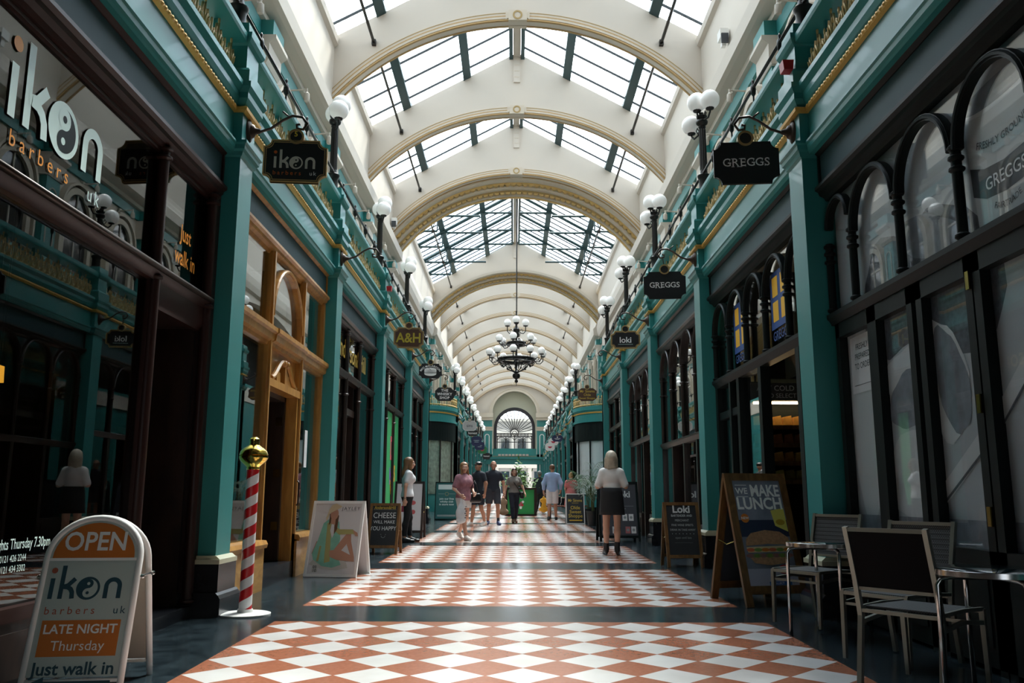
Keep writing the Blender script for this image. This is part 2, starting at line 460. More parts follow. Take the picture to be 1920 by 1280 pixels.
# ---------------------------------------------------------------- walls
XW = 4.10                                            # upper wall plane
CROSS0, CROSS1 = YK(4), YK(7)
YEND = 82.15
def upper_wall(s):
    root = thing('wall_' + SIDE[s], (0, 0, 0), wall_side(s), None, None, None, 'structure')
    sg = 1 if s > 0 else -1
    def L(y): return y if s > 0 else -y               # world Y -> local y of this wall
    def span(mb, prof, ya, yb, mi=0): mb.prism(prof, min(L(ya), L(yb)), max(L(ya), L(yb)), 'y', mi)
    b = MB()
    for ya, yb in ((3.2, CROSS0 + .75), (CROSS1 - .75, YEND)):
        span(b, [(XW, 5.0), (XW, 8.5), (XW + .35, 8.5), (XW + .35, 5.0)], ya, yb)
    # attic above the cornice
    span(b, [(3.98, 9.0), (3.98, 10.95), (XW + .35, 10.95), (XW + .35, 8.5), (XW, 8.5), (XW, 9.0)], 3.2, CROSS0)
    span(b, [(3.98, 9.0), (3.98, 11.22), (XW + .35, 11.22), (XW + .35, 8.5), (XW, 8.5), (XW, 9.0)], CROSS0, YEND)
    # side arch over the crossing: spandrel panel with an elliptical opening
    ym, hs = (CROSS0 + CROSS1) / 2, (CROSS1 - CROSS0) / 2 - .75
    inn = [(L(ym) + hs * math.cos(PI * i / 24), 6.4 + 1.95 * math.sin(PI * i / 24)) for i in range(25)]
    outn = [(p[0], 8.5) for p in inn]
    b.strip(inn, outn, XW - .02, XW + .3, 'x')
    b.build('upper_wall', M['cream'], root)
    so = MB()
    for j in range(14):                               # ribbed soffit of the side arch
        r0 = 1.0 + (0.02 if j % 2 else 0.0)
        inn = [(L(ym) + (hs * r0) * math.cos(PI * i / 24), 6.4 + 1.95 * r0 * math.sin(PI * i / 24)) for i in range(25)]
        outn = [(L(ym) + (hs * 1.03) * math.cos(PI * i / 24), 6.4 + 2.02 * math.sin(PI * i / 24)) for i in range(25)]
        so.strip(inn, outn, XW + .3 + j * .12, XW + .3 + (j + 1) * .12, 'x')
    so.build('arch_soffit', M['goldline'], root)
    c = MB()
    cor = [(XW, 8.46), (3.98, 8.50), (3.96, 8.58), (3.80, 8.62), (3.72, 8.66), (3.70, 8.92), (3.74, 8.98), (3.80, 9.04), (3.84, 9.16), (3.90, 9.26), (3.94, 9.40), (3.98, 9.44), (XW, 9.44)]
    for ya, yb in ((3.2, CROSS0 + .5), (CROSS1 - .5, YEND)):
        span(c, cor, ya, yb)
    span(c, [(XW, 8.5), (3.95, 8.55), (3.88, 8.75), (3.86, 9.0), (3.92, 9.3), (3.98, 9.44), (XW, 9.44)], CROSS0 + .5, CROSS1 - .5)
    span(c, [(3.98, 10.7), (3.90, 10.76), (3.88, 10.9), (3.94, 10.97), (XW, 10.97)], 3.2, YEND)      # eaves moulding
    c.build('cornice', M['cream'], root)
    d = MB()
    for ya, yb in ((3.2, CROSS0 + .75), (CROSS1 - .75, YEND)):
        span(d, [(XW - .05, 5.0), (XW - .05, 5.95), (XW - .02, 6.02), (XW, 6.02), (XW, 5.0)], ya, yb)
        span(d, [(XW - .06, 8.22), (XW - .06, 8.46), (XW, 8.46), (XW, 8.22)], ya, yb)
    d.build('teal_dado', M['teal'], root)
    return root
WL, WR = upper_wall(-1), upper_wall(1)
tag(WL, 'cream upper wall on the left with cornice and teal dado', 'wall')
tag(WR, 'cream upper wall on the right with cornice and teal dado', 'wall')

# upper pilasters of the gallery wall, one mesh set each
up1, up2, up3 = MB(), MB(), MB()
up1.box(XW - .16, XW + .1, -.26, .26, 5.0, 7.72)
up1.box(XW - .20, XW + .1, -.30, .30, 5.0, 5.5)
up1.box(XW - .26, XW + .1, -.30, .30, 8.2, 8.47)
up2.prism([(XW, 7.72), (XW - .18, 7.72), (XW - .22, 7.8), (XW - .22, 8.06), (XW - .32, 8.14), (XW - .32, 8.2), (XW, 8.2)], -.34, .34)
for s2 in (-1, 1):                                    # raised outline of a round-headed panel on the shaft
    up3.box(XW - .18, XW - .15, s2 * .15 - .012, s2 * .15 + .012, 5.6, 7.35)
up3.strip(arc(0, 7.35, .138, 0, PI, 12), arc(0, 7.35, .162, 0, PI, 12), XW - .18, XW - .15, 'x')
upm = [up1.mesh('upper_pilaster_shaft', M['teal']), up2.mesh('upper_pilaster_capital', M['cream']), up3.mesh('panel_outline', M['cream'])]
# arched gallery windows
wn1, wn2, wn3 = MB(), MB(), MB()
def win_outline(hw, z0, zs, n=14): return [(-hw, z0)] + [(-hw * math.cos(PI * i / n), zs + hw * math.sin(PI * i / n)) for i in range(n + 1)] + [(hw, z0)]
wn1.strip(win_outline(.52, 6.02, 7.28), win_outline(.66, 6.02, 7.28), XW - .10, XW + .02, 'x')
wn1.strip(win_outline(.72, 6.02, 7.28), win_outline(.78, 6.02, 7.28), XW - .14, XW + .02, 'x')
wn2.prism(win_outline(.52, 6.02, 7.28), XW - .03, XW - .01, 'x')
wn3.box(XW - .05, XW - .01, -.02, .02, 6.02, 7.8); wn3.box(XW - .05, XW - .01, -.52, .52, 7.24, 7.29)
M['winglass'] = mat('dark_window_pane', (0.02, 0.025, 0.03), 0.06, spec=0.8)
wnm = [wn1.mesh('window_surround', M['cream2']), wn2.mesh('window_pane', M['winglass']), wn3.mesh('glazing_bar', M['cream'])]
wi = 0
for s in (-1, 1):
    for k in range(-1, KLAST):
        if k in (5, 6): continue
        r = thing('wall_pilaster', (0, YK(k), 0), wall_side(s), 'teal and cream pilaster on the %s gallery wall, %s from the front' % (SIDE[s], ORD[k + 1]), 'pilaster', 'gallery wall pilasters', 'structure')
        inst('shaft', upm[0], r); inst('capital', upm[1], r); inst('panel_outline', upm[2], r)
        if k in (4,) or k == KLAST - 1: continue
        for j, f in enumerate((.27, .73)):
            wi += 1
            r = thing('window_%d' % wi, (0, YK(k) + PB * f, 0), wall_side(s), 'round-headed gallery window on the %s wall, %s from the front' % (SIDE[s], ORD[min(2 * (k + 1) + j, 19)] if 2 * (k + 1) + j < 20 else 'one of the last'), 'window', 'gallery windows', 'structure')
            inst('window_surround', wnm[0], r); inst('window_pane', wnm[1], r); inst('glazing_bar', wnm[2], r)

# gallery floors over the shops, shop backs and party walls
for s in (-1, 1):
    g = MB()
    X0 = 2.82
    def bx(mb, x0, x1, ya, yb, z0, z1): mb.box(min(s * x0, s * x1), max(s * x0, s * x1), ya, yb, z0, z1)
    bx(g, X0, 5.7, YA, CROSS0, 4.46, 4.98)
    bx(g, 3.95, 6.1, CROSS0, CROSS1 - 2.0, 4.46, 4.98)
    bx(g, 3.70, 6.1, CROSS1 - 2.0, CROSS1, 4.46, 4.98)
    bx(g, X0, 5.7, CROSS1, YEND, 4.46, 4.98)
    tag(g.build('gallery_floor', M['cream']), 'gallery floor over the %s row of shops' % SIDE[s], 'floor', kind='structure')
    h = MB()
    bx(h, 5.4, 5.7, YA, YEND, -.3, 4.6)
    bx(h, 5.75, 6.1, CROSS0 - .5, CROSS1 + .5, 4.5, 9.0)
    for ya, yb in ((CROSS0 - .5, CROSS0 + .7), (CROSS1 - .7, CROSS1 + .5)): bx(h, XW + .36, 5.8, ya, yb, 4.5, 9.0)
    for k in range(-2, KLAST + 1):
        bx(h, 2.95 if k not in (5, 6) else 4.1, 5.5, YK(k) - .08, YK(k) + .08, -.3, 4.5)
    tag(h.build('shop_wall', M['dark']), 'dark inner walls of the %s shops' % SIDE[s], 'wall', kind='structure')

# entrance vestibule behind the camera
v = MB()
v.box(-XW, XW, 3.0, 3.3, 4.45, 13.4)
v.box(-XW, XW, YA, 3.2, 4.46, 4.8)
for s in (-1, 1): v.box(min(s * 2.85, s * 3.2), max(s * 2.85, s * 3.2), YA, 3.2, -.3, 4.5)
v.box(-XW, -1.6, YA - .3, YA, -.3, 4.6); v.box(1.6, XW, YA - .3, YA, -.3, 4.6); v.box(-1.6, 1.6, YA - .3, YA, 3.0, 4.6)
tag(v.build('wall_front', M['dark']), 'entrance lobby walls behind the viewpoint', 'wall', kind='structure')

# ---------------------------------------------------------------- roof
RZ, RS = 13.2, 0.546                                  # ridge height, slope
RC, RR = 6.178, 5.152                                 # arch centre height and radius
A0 = math.asin(3.98 / RR)
def archpts(r, n=40, cut=3.98):
    a = math.asin(min(.999, cut / r))
    return [(r * math.sin(-a + 2 * a * i / n), RC + r * math.cos(-a + 2 * a * i / n)) for i in range(n + 1)]
ba, bm_, bg_, bl_, bk_, bs_ = MB(), MB(), MB(), MB(), MB(), MB()
ip = archpts(RR)
ba.strip(ip, [(p[0] * 1.03, RZ - .06 - RS * abs(p[0] * 1.03)) for p in ip], -.08, .08)
for y0, y1 in ((-.13, -.08), (.08, .13)):
    bm_.strip(archpts(RR), archpts(RR + .19), y0, y1)
    bm_.strip(archpts(RR + .03), archpts(RR + .08), y0 - .02, y1 + .02)
bg_.strip(archpts(RR - .012), archpts(RR + .018), -.15, -.09); bg_.strip(archpts(RR - .012), archpts(RR + .018), .09, .15)
bg_.strip(archpts(RR + .082), archpts(RR + .105), -.15, .15)
bl_.strip(archpts(RR + .165), archpts(RR + .182), -.135, .135)
for y0, y1 in ((-.18, -.08), (.08, .18)):
    bk_.box(-.20, .20, y0, y1, RC + RR - .02, RC + RR + .22)
    bk_.prism([(-.26, RC + RR), (-.20, RC + RR + .04), (-.20, RC + RR + .17), (-.26, RC + RR + .20)], y0 + .02, y1 - .02)
    bk_.prism([(.26, RC + RR), (.20, RC + RR + .04), (.20, RC + RR + .17), (.26, RC + RR + .20)], y0 + .02, y1 - .02)
rg = MB()
cz = RC + RR + .10
for yy in (-.19, .178):
    rg.strip([(.07 * math.cos(2 * PI * i / 20), cz + .07 * math.sin(2 * PI * i / 20)) for i in range(20)],
             [(.105 * math.cos(2 * PI * i / 20), cz + .105 * math.sin(2 * PI * i / 20)) for i in range(20)], yy, yy + .012, closed=True)
bs_.box(-.09, .09, -.13, -.08, RZ - .95, RZ - .1)
for z in (.28, .45, .62, .8): bs_.box(-.07, .07, -.135, -.13, RZ - z - .012, RZ - z + .012, 1)
beam_me = [('spandrel', ba.mesh('spandrel', M['cream'])), ('arch_moulding', bm_.mesh('arch_moulding', M['cream2'])), ('gilt_line', bg_.mesh('gilt_line', M['giltbrown'])),
           ('dark_line', bl_.mesh('dark_line', M['goldline'])), ('keystone', bk_.mesh('keystone', M['cream2'])), ('keystone_ring', rg.mesh('keystone_ring', M['goldline'])),
           ('ridge_strip', bs_.mesh('ridge_strip', [M['cream'], M['cream2']]))]
arches = [k for k in range(-1, KLAST) if k not in (5, 6)]
for i, k in enumerate(arches):
    r = thing('roof_arch', (0, YK(k), 0.0 if k < 4 else min(.34, .0145 * (YK(k) - 21.8))), 0, 'cream segmental roof arch with gilt edge, %s from the front' % ORD[i], 'roof arch', 'arches under the glass roof', 'structure')
    for nm, me in beam_me: inst(nm, me, r)
def DZ(y): return 0.0 if y < CROSS0 else min(.34, .0145 * (y - 21.8))      # the farther roof sits a little higher
# heavy carved rings where the crossing begins and ends
for nm, yb, sg, wd in (('near', CROSS0, 1, 'near'), ('far', CROSS1, -1, 'far')):
    r = thing('carved_arch', (0, yb, DZ(yb)), 0, 'broad gilded arch ring at the %s side of the crossing' % wd, 'roof arch', 'carved rings of the crossing', 'structure')
    a, g2, g3 = MB(), MB(), MB()
    def st(mb, r0, r1, y0, y1, n=60): mb.strip(archpts(r0, n, 3.95), archpts(r1, n, 3.95), y0 - (0 if sg > 0 else 1.35), y1 - (0 if sg > 0 else 1.35))
    st(a, RR - .06, RR + .05, .15, .45); st(a, RR - .20, RR, .62, .80); st(a, RR - .32, RR - .1, 1.0, 1.12)
    st(g2, RR - .10, RR + .02, .45, .62); st(g3, RR - .25, RR - .05, .80, 1.0); st(g2, RR - .36, RR - .28, 1.12, 1.2)
    lv = MB()
    for band, rb, y0 in ((0, RR - .10, .535), (1, RR - .25, .90)):   # leaf blocks carved along the rings
        for i in range(46):
            t = -A0 + 2 * A0 * (i + .5) / 46
            c = Vector((rb * math.sin(t), y0 - (0 if sg > 0 else 1.35), RC + rb * math.cos(t)))
            Mx = Matrix.Translation(c) @ Matrix.Rotation(t, 4, 'Y')
            lv.box(-.075, .075, -.07, .07, -.03, .01, 0, Mx); lv.box(-.03, .03, -.075, .075, -.045, .0, 0, Mx)
    a.build('plain_ring', M['cream2'], r); g2.build('gilt_ring', M['gold2'], r); g3.build('carved_ring', M['goldline'], r); lv.build('carved_leaves', M['gold2'], r)

def slope_pt(x, d=0.0): return (x, RZ - RS * abs(x) + d)
def skylight(k, dense):
    L0, L1 = .0, PB
    r = thing('skylight', (0, YK(k), 0), 0, None, 'skylight', 'glazed roof bays', 'structure')
    return r
def sky_meshes(dense):
    gl, gb, pu, rd, tr = MB(), MB(), MB(), MB(), MB()
    for s in (-1, 1):
        gl.prism([(s * .12, RZ - RS * .12 + .02), (s * 4.3, RZ - RS * 4.3 + .02), (s * 4.3, RZ - RS * 4.3 + .032), (s * .12, RZ - RS * .12 + .032)], 0, PB)
        n = 8 if dense else 5
        for j in range(n):
            y = PB * (j + .5) / n
            t = .012 if dense else .016
            gb.prism([(s * .12, RZ - RS * .12 + .02), (s * 4.2, RZ - RS * 4.2 + .02), (s * 4.2, RZ - RS * 4.2 - .035), (s * .12, RZ - RS * .12 - .035)], y - t, y + t)
        for x in (1.36, 2.98):
            z = RZ - RS * x
            pu.prism([(s * (x - .10), z + .05), (s * (x + .10), z - .06), (s * (x + .10), z - .16), (s * (x - .10), z - .05)], 0, PB)
        z = RZ
        pu.box(min(s * .11, s * .21), max(s * .11, s * .21), 0, PB, RZ - .26, RZ - .02)
        rd.tube([(s * 3.12, .0, 10.80), (s * 3.12, PB - .10, 10.80)], .034, 6)
        rd.box(s * 3.12 - .045, s * 3.12 + .045, PB - .17, PB - .08, 10.74, 10.86)
    cr = MB(); cr.box(-.10, .10, 0, PB, RZ - .2, RZ - .05)
    out = [('glass_pane', gl.mesh('glass_pane', M['roofglass'])), ('glazing_bars', gb.mesh('glazing_bars', M['roofbar'])), ('purlins', pu.mesh('purlins', M['roofteal'])),
           ('tie_rods', rd.mesh('tie_rods', M['iron'])), ('ridge_board', cr.mesh('ridge_board', M['cream']))]
    if dense:
        t = .035
        for y in (PB * .5, PB):
            for s in (-1, 1):
                tr.tube([(s * .15, y, RZ - .15), (s * 4.15, y, RZ - RS * 4.15 - .12)], .07, 6)
                for x0, x1 in ((.15, 1.45), (1.36, 3.0), (2.98, 4.1)):
                    z1 = RZ - RS * x1 - .12
                    tr.tube([(s * x0, y, z1), (s * x1, y, z1)], .045, 6)
                tr.tube([(s * 2.98, y, RZ - RS * 2.98 - .1), (s * 2.98, y, RZ - RS * 4.1 - .12)], .028, 6)
                tr.tube([(s * 2.98, y, RZ - RS * 2.98 - .1), (s * 3.2, y, RZ - RS * 4.1 - .12)], .02, 6)
        out.append(('trusses', tr.mesh('trusses', M['roofteal'])))
    return out
sk_n, sk_d = sky_meshes(False), sky_meshes(True)
NEAR_OPEN = 0                                         # unseen roof bays below this index are made opaque to hold back light
sk_plain = sk_n[0][1].copy(); sk_plain.materials[0] = M['cream']; sk_plain.name = 'light_block_roof'
for i, k in enumerate(range(-1, KLAST)):
    r = thing('skylight', (0, YK(k), DZ(YK(k) + PB)), 0, 'glazed roof bay with dark bars, %s from the front' % ORD[i], 'skylight', 'glazed roof bays', 'structure')
    for nm, me in (sk_d if k in (4, 5, 6) else sk_n):
        if k < NEAR_OPEN and nm == 'glass_pane': me = sk_plain
        inst(nm, me, r)
# ---------------------------------------------------------------- pilasters, entablature, balcony railing, lamp posts
XP = 2.70                                             # aisle face of the pilaster shaft
PH = 0.19                                             # half width of the shaft
pl, st, sh, eg, pe = MB(), MB(), MB(), MB(), MB()
pl.box(XP - .05, 3.05, -PH - .05, PH + .05, -.35, .42)
pl.prism([(XP - .09, -.35), (XP - .09, .13), (XP - .07, .16), (XP - .05, .18), (3.05, .18), (3.05, -.35)], -PH - .09, PH + .09)
st.box(XP - .055, 3.0, -PH - .055, PH + .055, .42, .46)
st.prism([(XP - .05, .46), (XP - .015, .49), (3.0, .49), (3.0, .46)], -PH - .03, PH + .03)
sh.box(XP, 3.05, -PH, PH, .4, 4.36)
cap = [(XP, 4.33), (XP - .02, 4.34), (XP - .03, 4.38), (XP - .055, 4.40), (XP - .065, 4.45), (XP - .085, 4.46), (XP - .085, 4.49), (XP - .02, 4.50), (3.0, 4.50), (3.0, 4.33)]
def ring_block(mb, prof, ph, mi=0):
    # profile returned round the three free sides of the pilaster
    base = XP
    pts = [(p[0] - base, p[1]) for p in prof]
    vs, fs = [], []
    for o, z in pts:                                   # o is negative outwards
        e = -o
        vs += [(3.0, -ph - e, z), (base - e, -ph - e, z), (base - e, ph + e, z), (3.0, ph + e, z)]
    n = len(pts)
    for i in range(n - 1):
        for j in range(3): fs.append((i * 4 + j, i * 4 + j + 1, (i + 1) * 4 + j + 1, (i + 1) * 4 + j))
    fs += [(0, 1, 2, 3), ((n - 1) * 4 + 3, (n - 1) * 4 + 2, (n - 1) * 4 + 1, (n - 1) * 4)]
    mb.add(vs, fs, mi)
ring_block(sh, [(XP, 4.33), (XP - .02, 4.345), (XP - .03, 4.38), (XP - .05, 4.40), (XP - .055, 4.44), (XP - .075, 4.455), (XP - .075, 4.48), (XP - .02, 4.49)], PH)
ring_block(sh, [(XP, 4.49), (XP, 4.80)], PH)
ring_block(eg, [(XP - .01, 4.79), (XP - .045, 4.80), (XP - .05, 4.83), (XP - .02, 4.85)], PH)
ring_block(sh, [(XP - .01, 4.85), (XP - .03, 4.87), (XP - .055, 4.92), (XP - .055, 4.98), (XP - .085, 5.03), (XP - .085, 5.08), (XP, 5.10)], PH)
ring_block(pe, [(XP - .05, 5.08), (XP - .05, 5.22), (XP - .03, 5.25), (XP, 5.26), (XP, 5.50), (XP - .03, 5.53), (XP - .05, 5.57), (XP - .055, 5.62), (XP - .01, 5.63), (XP - .0, 5.75)], PH - .01)
pe.box(XP + .02, 3.02, -PH + .02, PH - .02, 5.09, 5.74)
pil_me = [('shaft', sh.mesh('shaft', M['teal'])), ('gilt_moulding', eg.mesh('gilt_moulding', M['gold'])), ('pedestal', pe.mesh('pedestal', M['teal']))]
M['strip'] = mat('pale_stone_strip', (0.50, 0.50, 0.36), 0.4)
plm, stm = pl.mesh('plinth', M['marble']), st.mesh('plinth_strip', M['strip'])

# entablature between two pilasters (local y 0..LEN)
LEN = PB - 2 * PH
XE = 2.79
en, eg2, ds = MB(), MB(), MB()
en.prism([(XE - .02, 4.36), (XE - .03, 4.38), (XE - .045, 4.40), (XE - .05, 4.44), (XE - .065, 4.455), (XE - .065, 4.475), (XE, 4.50), (XE, 4.80), (XE - .02, 4.85), (XE - .04, 4.87), (XE - .06, 4.92),
          (XE - .06, 4.98), (XE - .10, 5.03), (XE - .10, 5.08), (XE, 5.10), (3.1, 5.10), (3.1, 4.36)], 0, LEN)
eg2.prism([(XE, 4.79), (XE - .035, 4.80), (XE - .042, 4.82), (XE - .035, 4.845), (XE, 4.855)], 0, LEN)
for i in range(64):
    y = LEN * (i + .5) / 64
    eg2.ball((XE - .036, y, 4.823), (.016, .026, .022), 6, 4)
ent_me = [('frieze', en.mesh('frieze', M['teal'])), ('egg_and_dart', eg2.mesh('egg_and_dart', M['gold']))]

# balcony railing: gilded cast panel, teal hand beam, slender black top rail
def anthemion(mb, y, big):
    x = 2.83
    h = .40 if big else .30
    r = .0125
    mb.tube([(x, y, 5.10), (x, y, 5.10 + h)], [r, r * .8], 5)
    mb.ball((x, y, 5.10 + h), (.013, .02, .034), 6, 5)
    for s in (-1, 1):
        pts = [(x, y + s * .012, 5.11), (x, y + s * .05, 5.11 + h * .35), (x, y + s * .075, 5.11 + h * .62), (x, y + s * .055, 5.11 + h * .82), (x, y + s * .03, 5.11 + h * .76), (x, y + s * .035, 5.11 + h * .64)]
        mb.tube(pts, r, 5)
        mb.tube([(x, y + s * .02, 5.11), (x, y + s * .085, 5.16), (x, y + s * .125, 5.2), (x, y + s * .12, 5.25), (x, y + s * .095, 5.24)], r, 5)
    for s in (-1, 1):
        mb.tube([(x, y, 5.12 + h * .2), (x - .02, y + s * .03, 5.12 + h * .42), (x - .03, y + s * .02, 5.12 + h * .56), (x - .02, y + s * .004, 5.12 + h * .5)], r * .9, 5)
    mb.ball((x - .008, y, 5.13), (.02, .03, .025), 6, 5)
orn = MB()
n = 24
for i in range(n): anthemion(orn, LEN * (i + .5) / n, i % 2 == 0)
orn.box(2.815, 2.845, 0, LEN, 5.09, 5.115)
hb = MB()
hb.prism([(2.70, 5.52), (2.69, 5.55), (2.69, 5.60), (2.72, 5.615), (2.72, 5.64), (2.95, 5.66), (2.97, 5.6), (2.96, 5.52)], 0, LEN)
for i in range(5): hb.box(2.84, 2.88, LEN * (i + .5) / 5 - .02, LEN * (i + .5) / 5 + .02, 5.08, 5.54)
tr_ = MB()
tr_.tube([(2.86, -.12, 6.05), (2.86, LEN + .12, 6.05)], .02, 8)
for i in range(4):
    y = LEN * (i + .5) / 4
    tr_.lathe([(.028, 5.64), (.028, 5.68), (.011, 5.70), (.011, 5.94), (.03, 5.97), (.036, 6.03), (.03, 6.08), (.012, 6.10), (.02, 6.13), (.0, 6.17)], 8, (2.86, y, 0))
rail_me = [('ornament_panel', orn.mesh('ornament_panel', M['ornament'], True)), ('hand_beam', hb.mesh('hand_beam', M['teal'])), ('top_rail', tr_.mesh('top_rail', M['iron'], True))]

# lamp post with three opal globes
po = MB()
po.lathe([(.115, 0), (.115, .03), (.09, .05), (.085, .09), (.082, .20), (.09, .22), (.105, .25), (.105, .27), (.06, .30), (.052, .36), (.050, .42), (.046, 1.03), (.052, 1.05), (.06, 1.07), (.05, 1.09),
          (.085, 1.12), (.095, 1.15), (.085, 1.18), (.06, 1.20), (.08, 1.22), (.085, 1.25), (.03, 1.28), (.03, 1.31), (.0, 1.32)], 14)
for i in range(10):
    a = 2 * PI * i / 10
    po.tube([(.049 * math.cos(a), .049 * math.sin(a), .36), (.045 * math.cos(a), .045 * math.sin(a), 1.03)], .010, 5)
post_me = po.mesh('post', M['iron'], math.radians(40))
GL = [(.07, -.27, 1.40), (-.08, -.05, 1.46), (-.11, .27, 1.22)]
arm_me, glb_me = [], []
for gx, gy, gz in GL:
    a = MB()
    d = Vector((gx, gy, 0))
    a.tube([(0, 0, 1.17), (gx * .35, gy * .35, gz - .24), (gx * .75, gy * .75, gz - .26), (gx, gy, gz - .19), (gx, gy, gz - .15)], .015, 6)
    a.tube([(gx * .4, gy * .4, gz - .22), (gx * .55, gy * .55, gz - .15), (gx * .42, gy * .42, gz - .11), (gx * .35, gy * .35, gz - .16)], .009, 5)
    a.lathe([(.02, gz - .17), (.06, gz - .155), (.068, gz - .135), (.05, gz - .12), (.02, gz - .12)], 10, (gx, gy, 0))
    arm_me.append(a.mesh('arm', M['iron'], True))
    g = MB(); g.ball((gx, gy, gz), .152, 20, 12)
    glb_me.append(g.mesh('globe', M['globe'], True))

spot = MB()
spot.box(-.03, .02, -.05, .05, -.06, .06)
spot.tube([(0, 0, 0), (-.34, 0, .02)], .016, 6)
spot.tube([(-.34, 0, .04), (-.34, 0, -.05)], .02, 6)
spot.lathe([(.02, -.03), (.05, -.06), (.055, -.17), (.04, -.2), (.0, -.2)], 10, (-.34, 0, 0))
spot_me = spot.mesh('wall_spotlight', M['cream'], math.radians(40))

for s in (-1, 1):
    sd_ = SIDE[s]
    rz = wall_side(s)
    for i, k in enumerate(range(-1, KLAST)):
        if k in (5, 6): continue
        y = YK(k)
        o1 = ORD[i]
        r = thing('pilaster', (0, y, 0), rz, 'teal pilaster with black marble plinth on the %s, %s from the front' % (sd_, o1), 'pilaster', 'teal shopfront pilasters', 'structure')
        for nm, me in pil_me: inst(nm, me, r)
        inst('plinth', plm, r, (0, 0, FZ(y) + .02)); inst('plinth_strip', stm, r, (0, 0, FZ(y) + .02))
        if 0 <= k < KLAST - 1:
            r = thing('lamp_post', (s * 2.88, y, 5.75), rz, 'black lamp post with three opal globes on the %s balcony, %s from the front' % (sd_, o1), 'lamp', 'globe lamps along the balconies')
            inst('post', post_me, r)
            for j in range(3): a = inst('arm', arm_me[j], r); inst('globe', glb_me[j], a)
        if k in (4, 5, 6): continue
        yo = y + PH if s > 0 else y + PB - PH
        r = thing('entablature', (0, yo, 0), rz, 'teal entablature with gilt moulding over the %s shop on the %s' % (o1, sd_), 'entablature', 'shopfront entablatures', 'structure')
        for nm, me in ent_me: inst(nm, me, r)
        r = thing('balcony_railing', (0, yo, 0), rz, 'balcony railing of gilded scrollwork over the %s shop on the %s' % (o1, sd_), 'railing', 'gilded balcony railings')
        for nm, me in rail_me: inst(nm, me, r)
        if k <= 8:
            for f in (.3, .7):
                tag(inst('wall_spotlight', spot_me, None, (s * (XW - .05), y + PB * f, 8.12), rz), 'cream bracket spotlight on the upper %s wall above the %s shop, %s of two' % (sd_, o1, 'nearer' if f < .5 else 'farther'), 'spotlight', 'wall spotlights')
# ---------------------------------------------------------------- shopfronts
M['vinyl'] = mat('grey_window_vinyl', (0.40, 0.43, 0.46), 0.5, var=0.30, vscale=1.1)
M['vinyl_l'] = mat('pale_vinyl_print', (0.56, 0.58, 0.60), 0.5, var=0.2, vscale=2.0)
M['vinyl_d'] = mat('dark_vinyl_print', (0.085, 0.095, 0.115), 0.5, var=0.8, vscale=26)
M['vinyl_m'] = mat('mid_vinyl_print', (0.19, 0.21, 0.245), 0.5, var=0.6, vscale=9)
M['letter_pale'] = mat('pale_mint_lettering', (0.66, 0.85, 0.80), 0.5)
M['letter_orange'] = mat('orange_lettering', (0.85, 0.32, 0.02), 0.5)
M['letter_white'] = mat('white_lettering', (0.90, 0.90, 0.88), 0.5)
M['logo_blue'] = mat('blue_logo_print', (0.025, 0.075, 0.26), 0.5)
M['logo_yellow'] = mat('yellow_logo_print', (0.78, 0.45, 0.03), 0.5)
M['paper'] = mat('paper_notice', (0.66, 0.69, 0.70), 0.6)
M['ink'] = mat('dark_ink', (0.03, 0.035, 0.045), 0.6)
M['amber'] = mat('amber_lamp_glow', (1.0, 0.42, 0.04), 0.5, emit=3.0)
M['display'] = mat('display_backdrop', (0.20, 0.21, 0.17), 0.8, var=0.45, vscale=3.5)

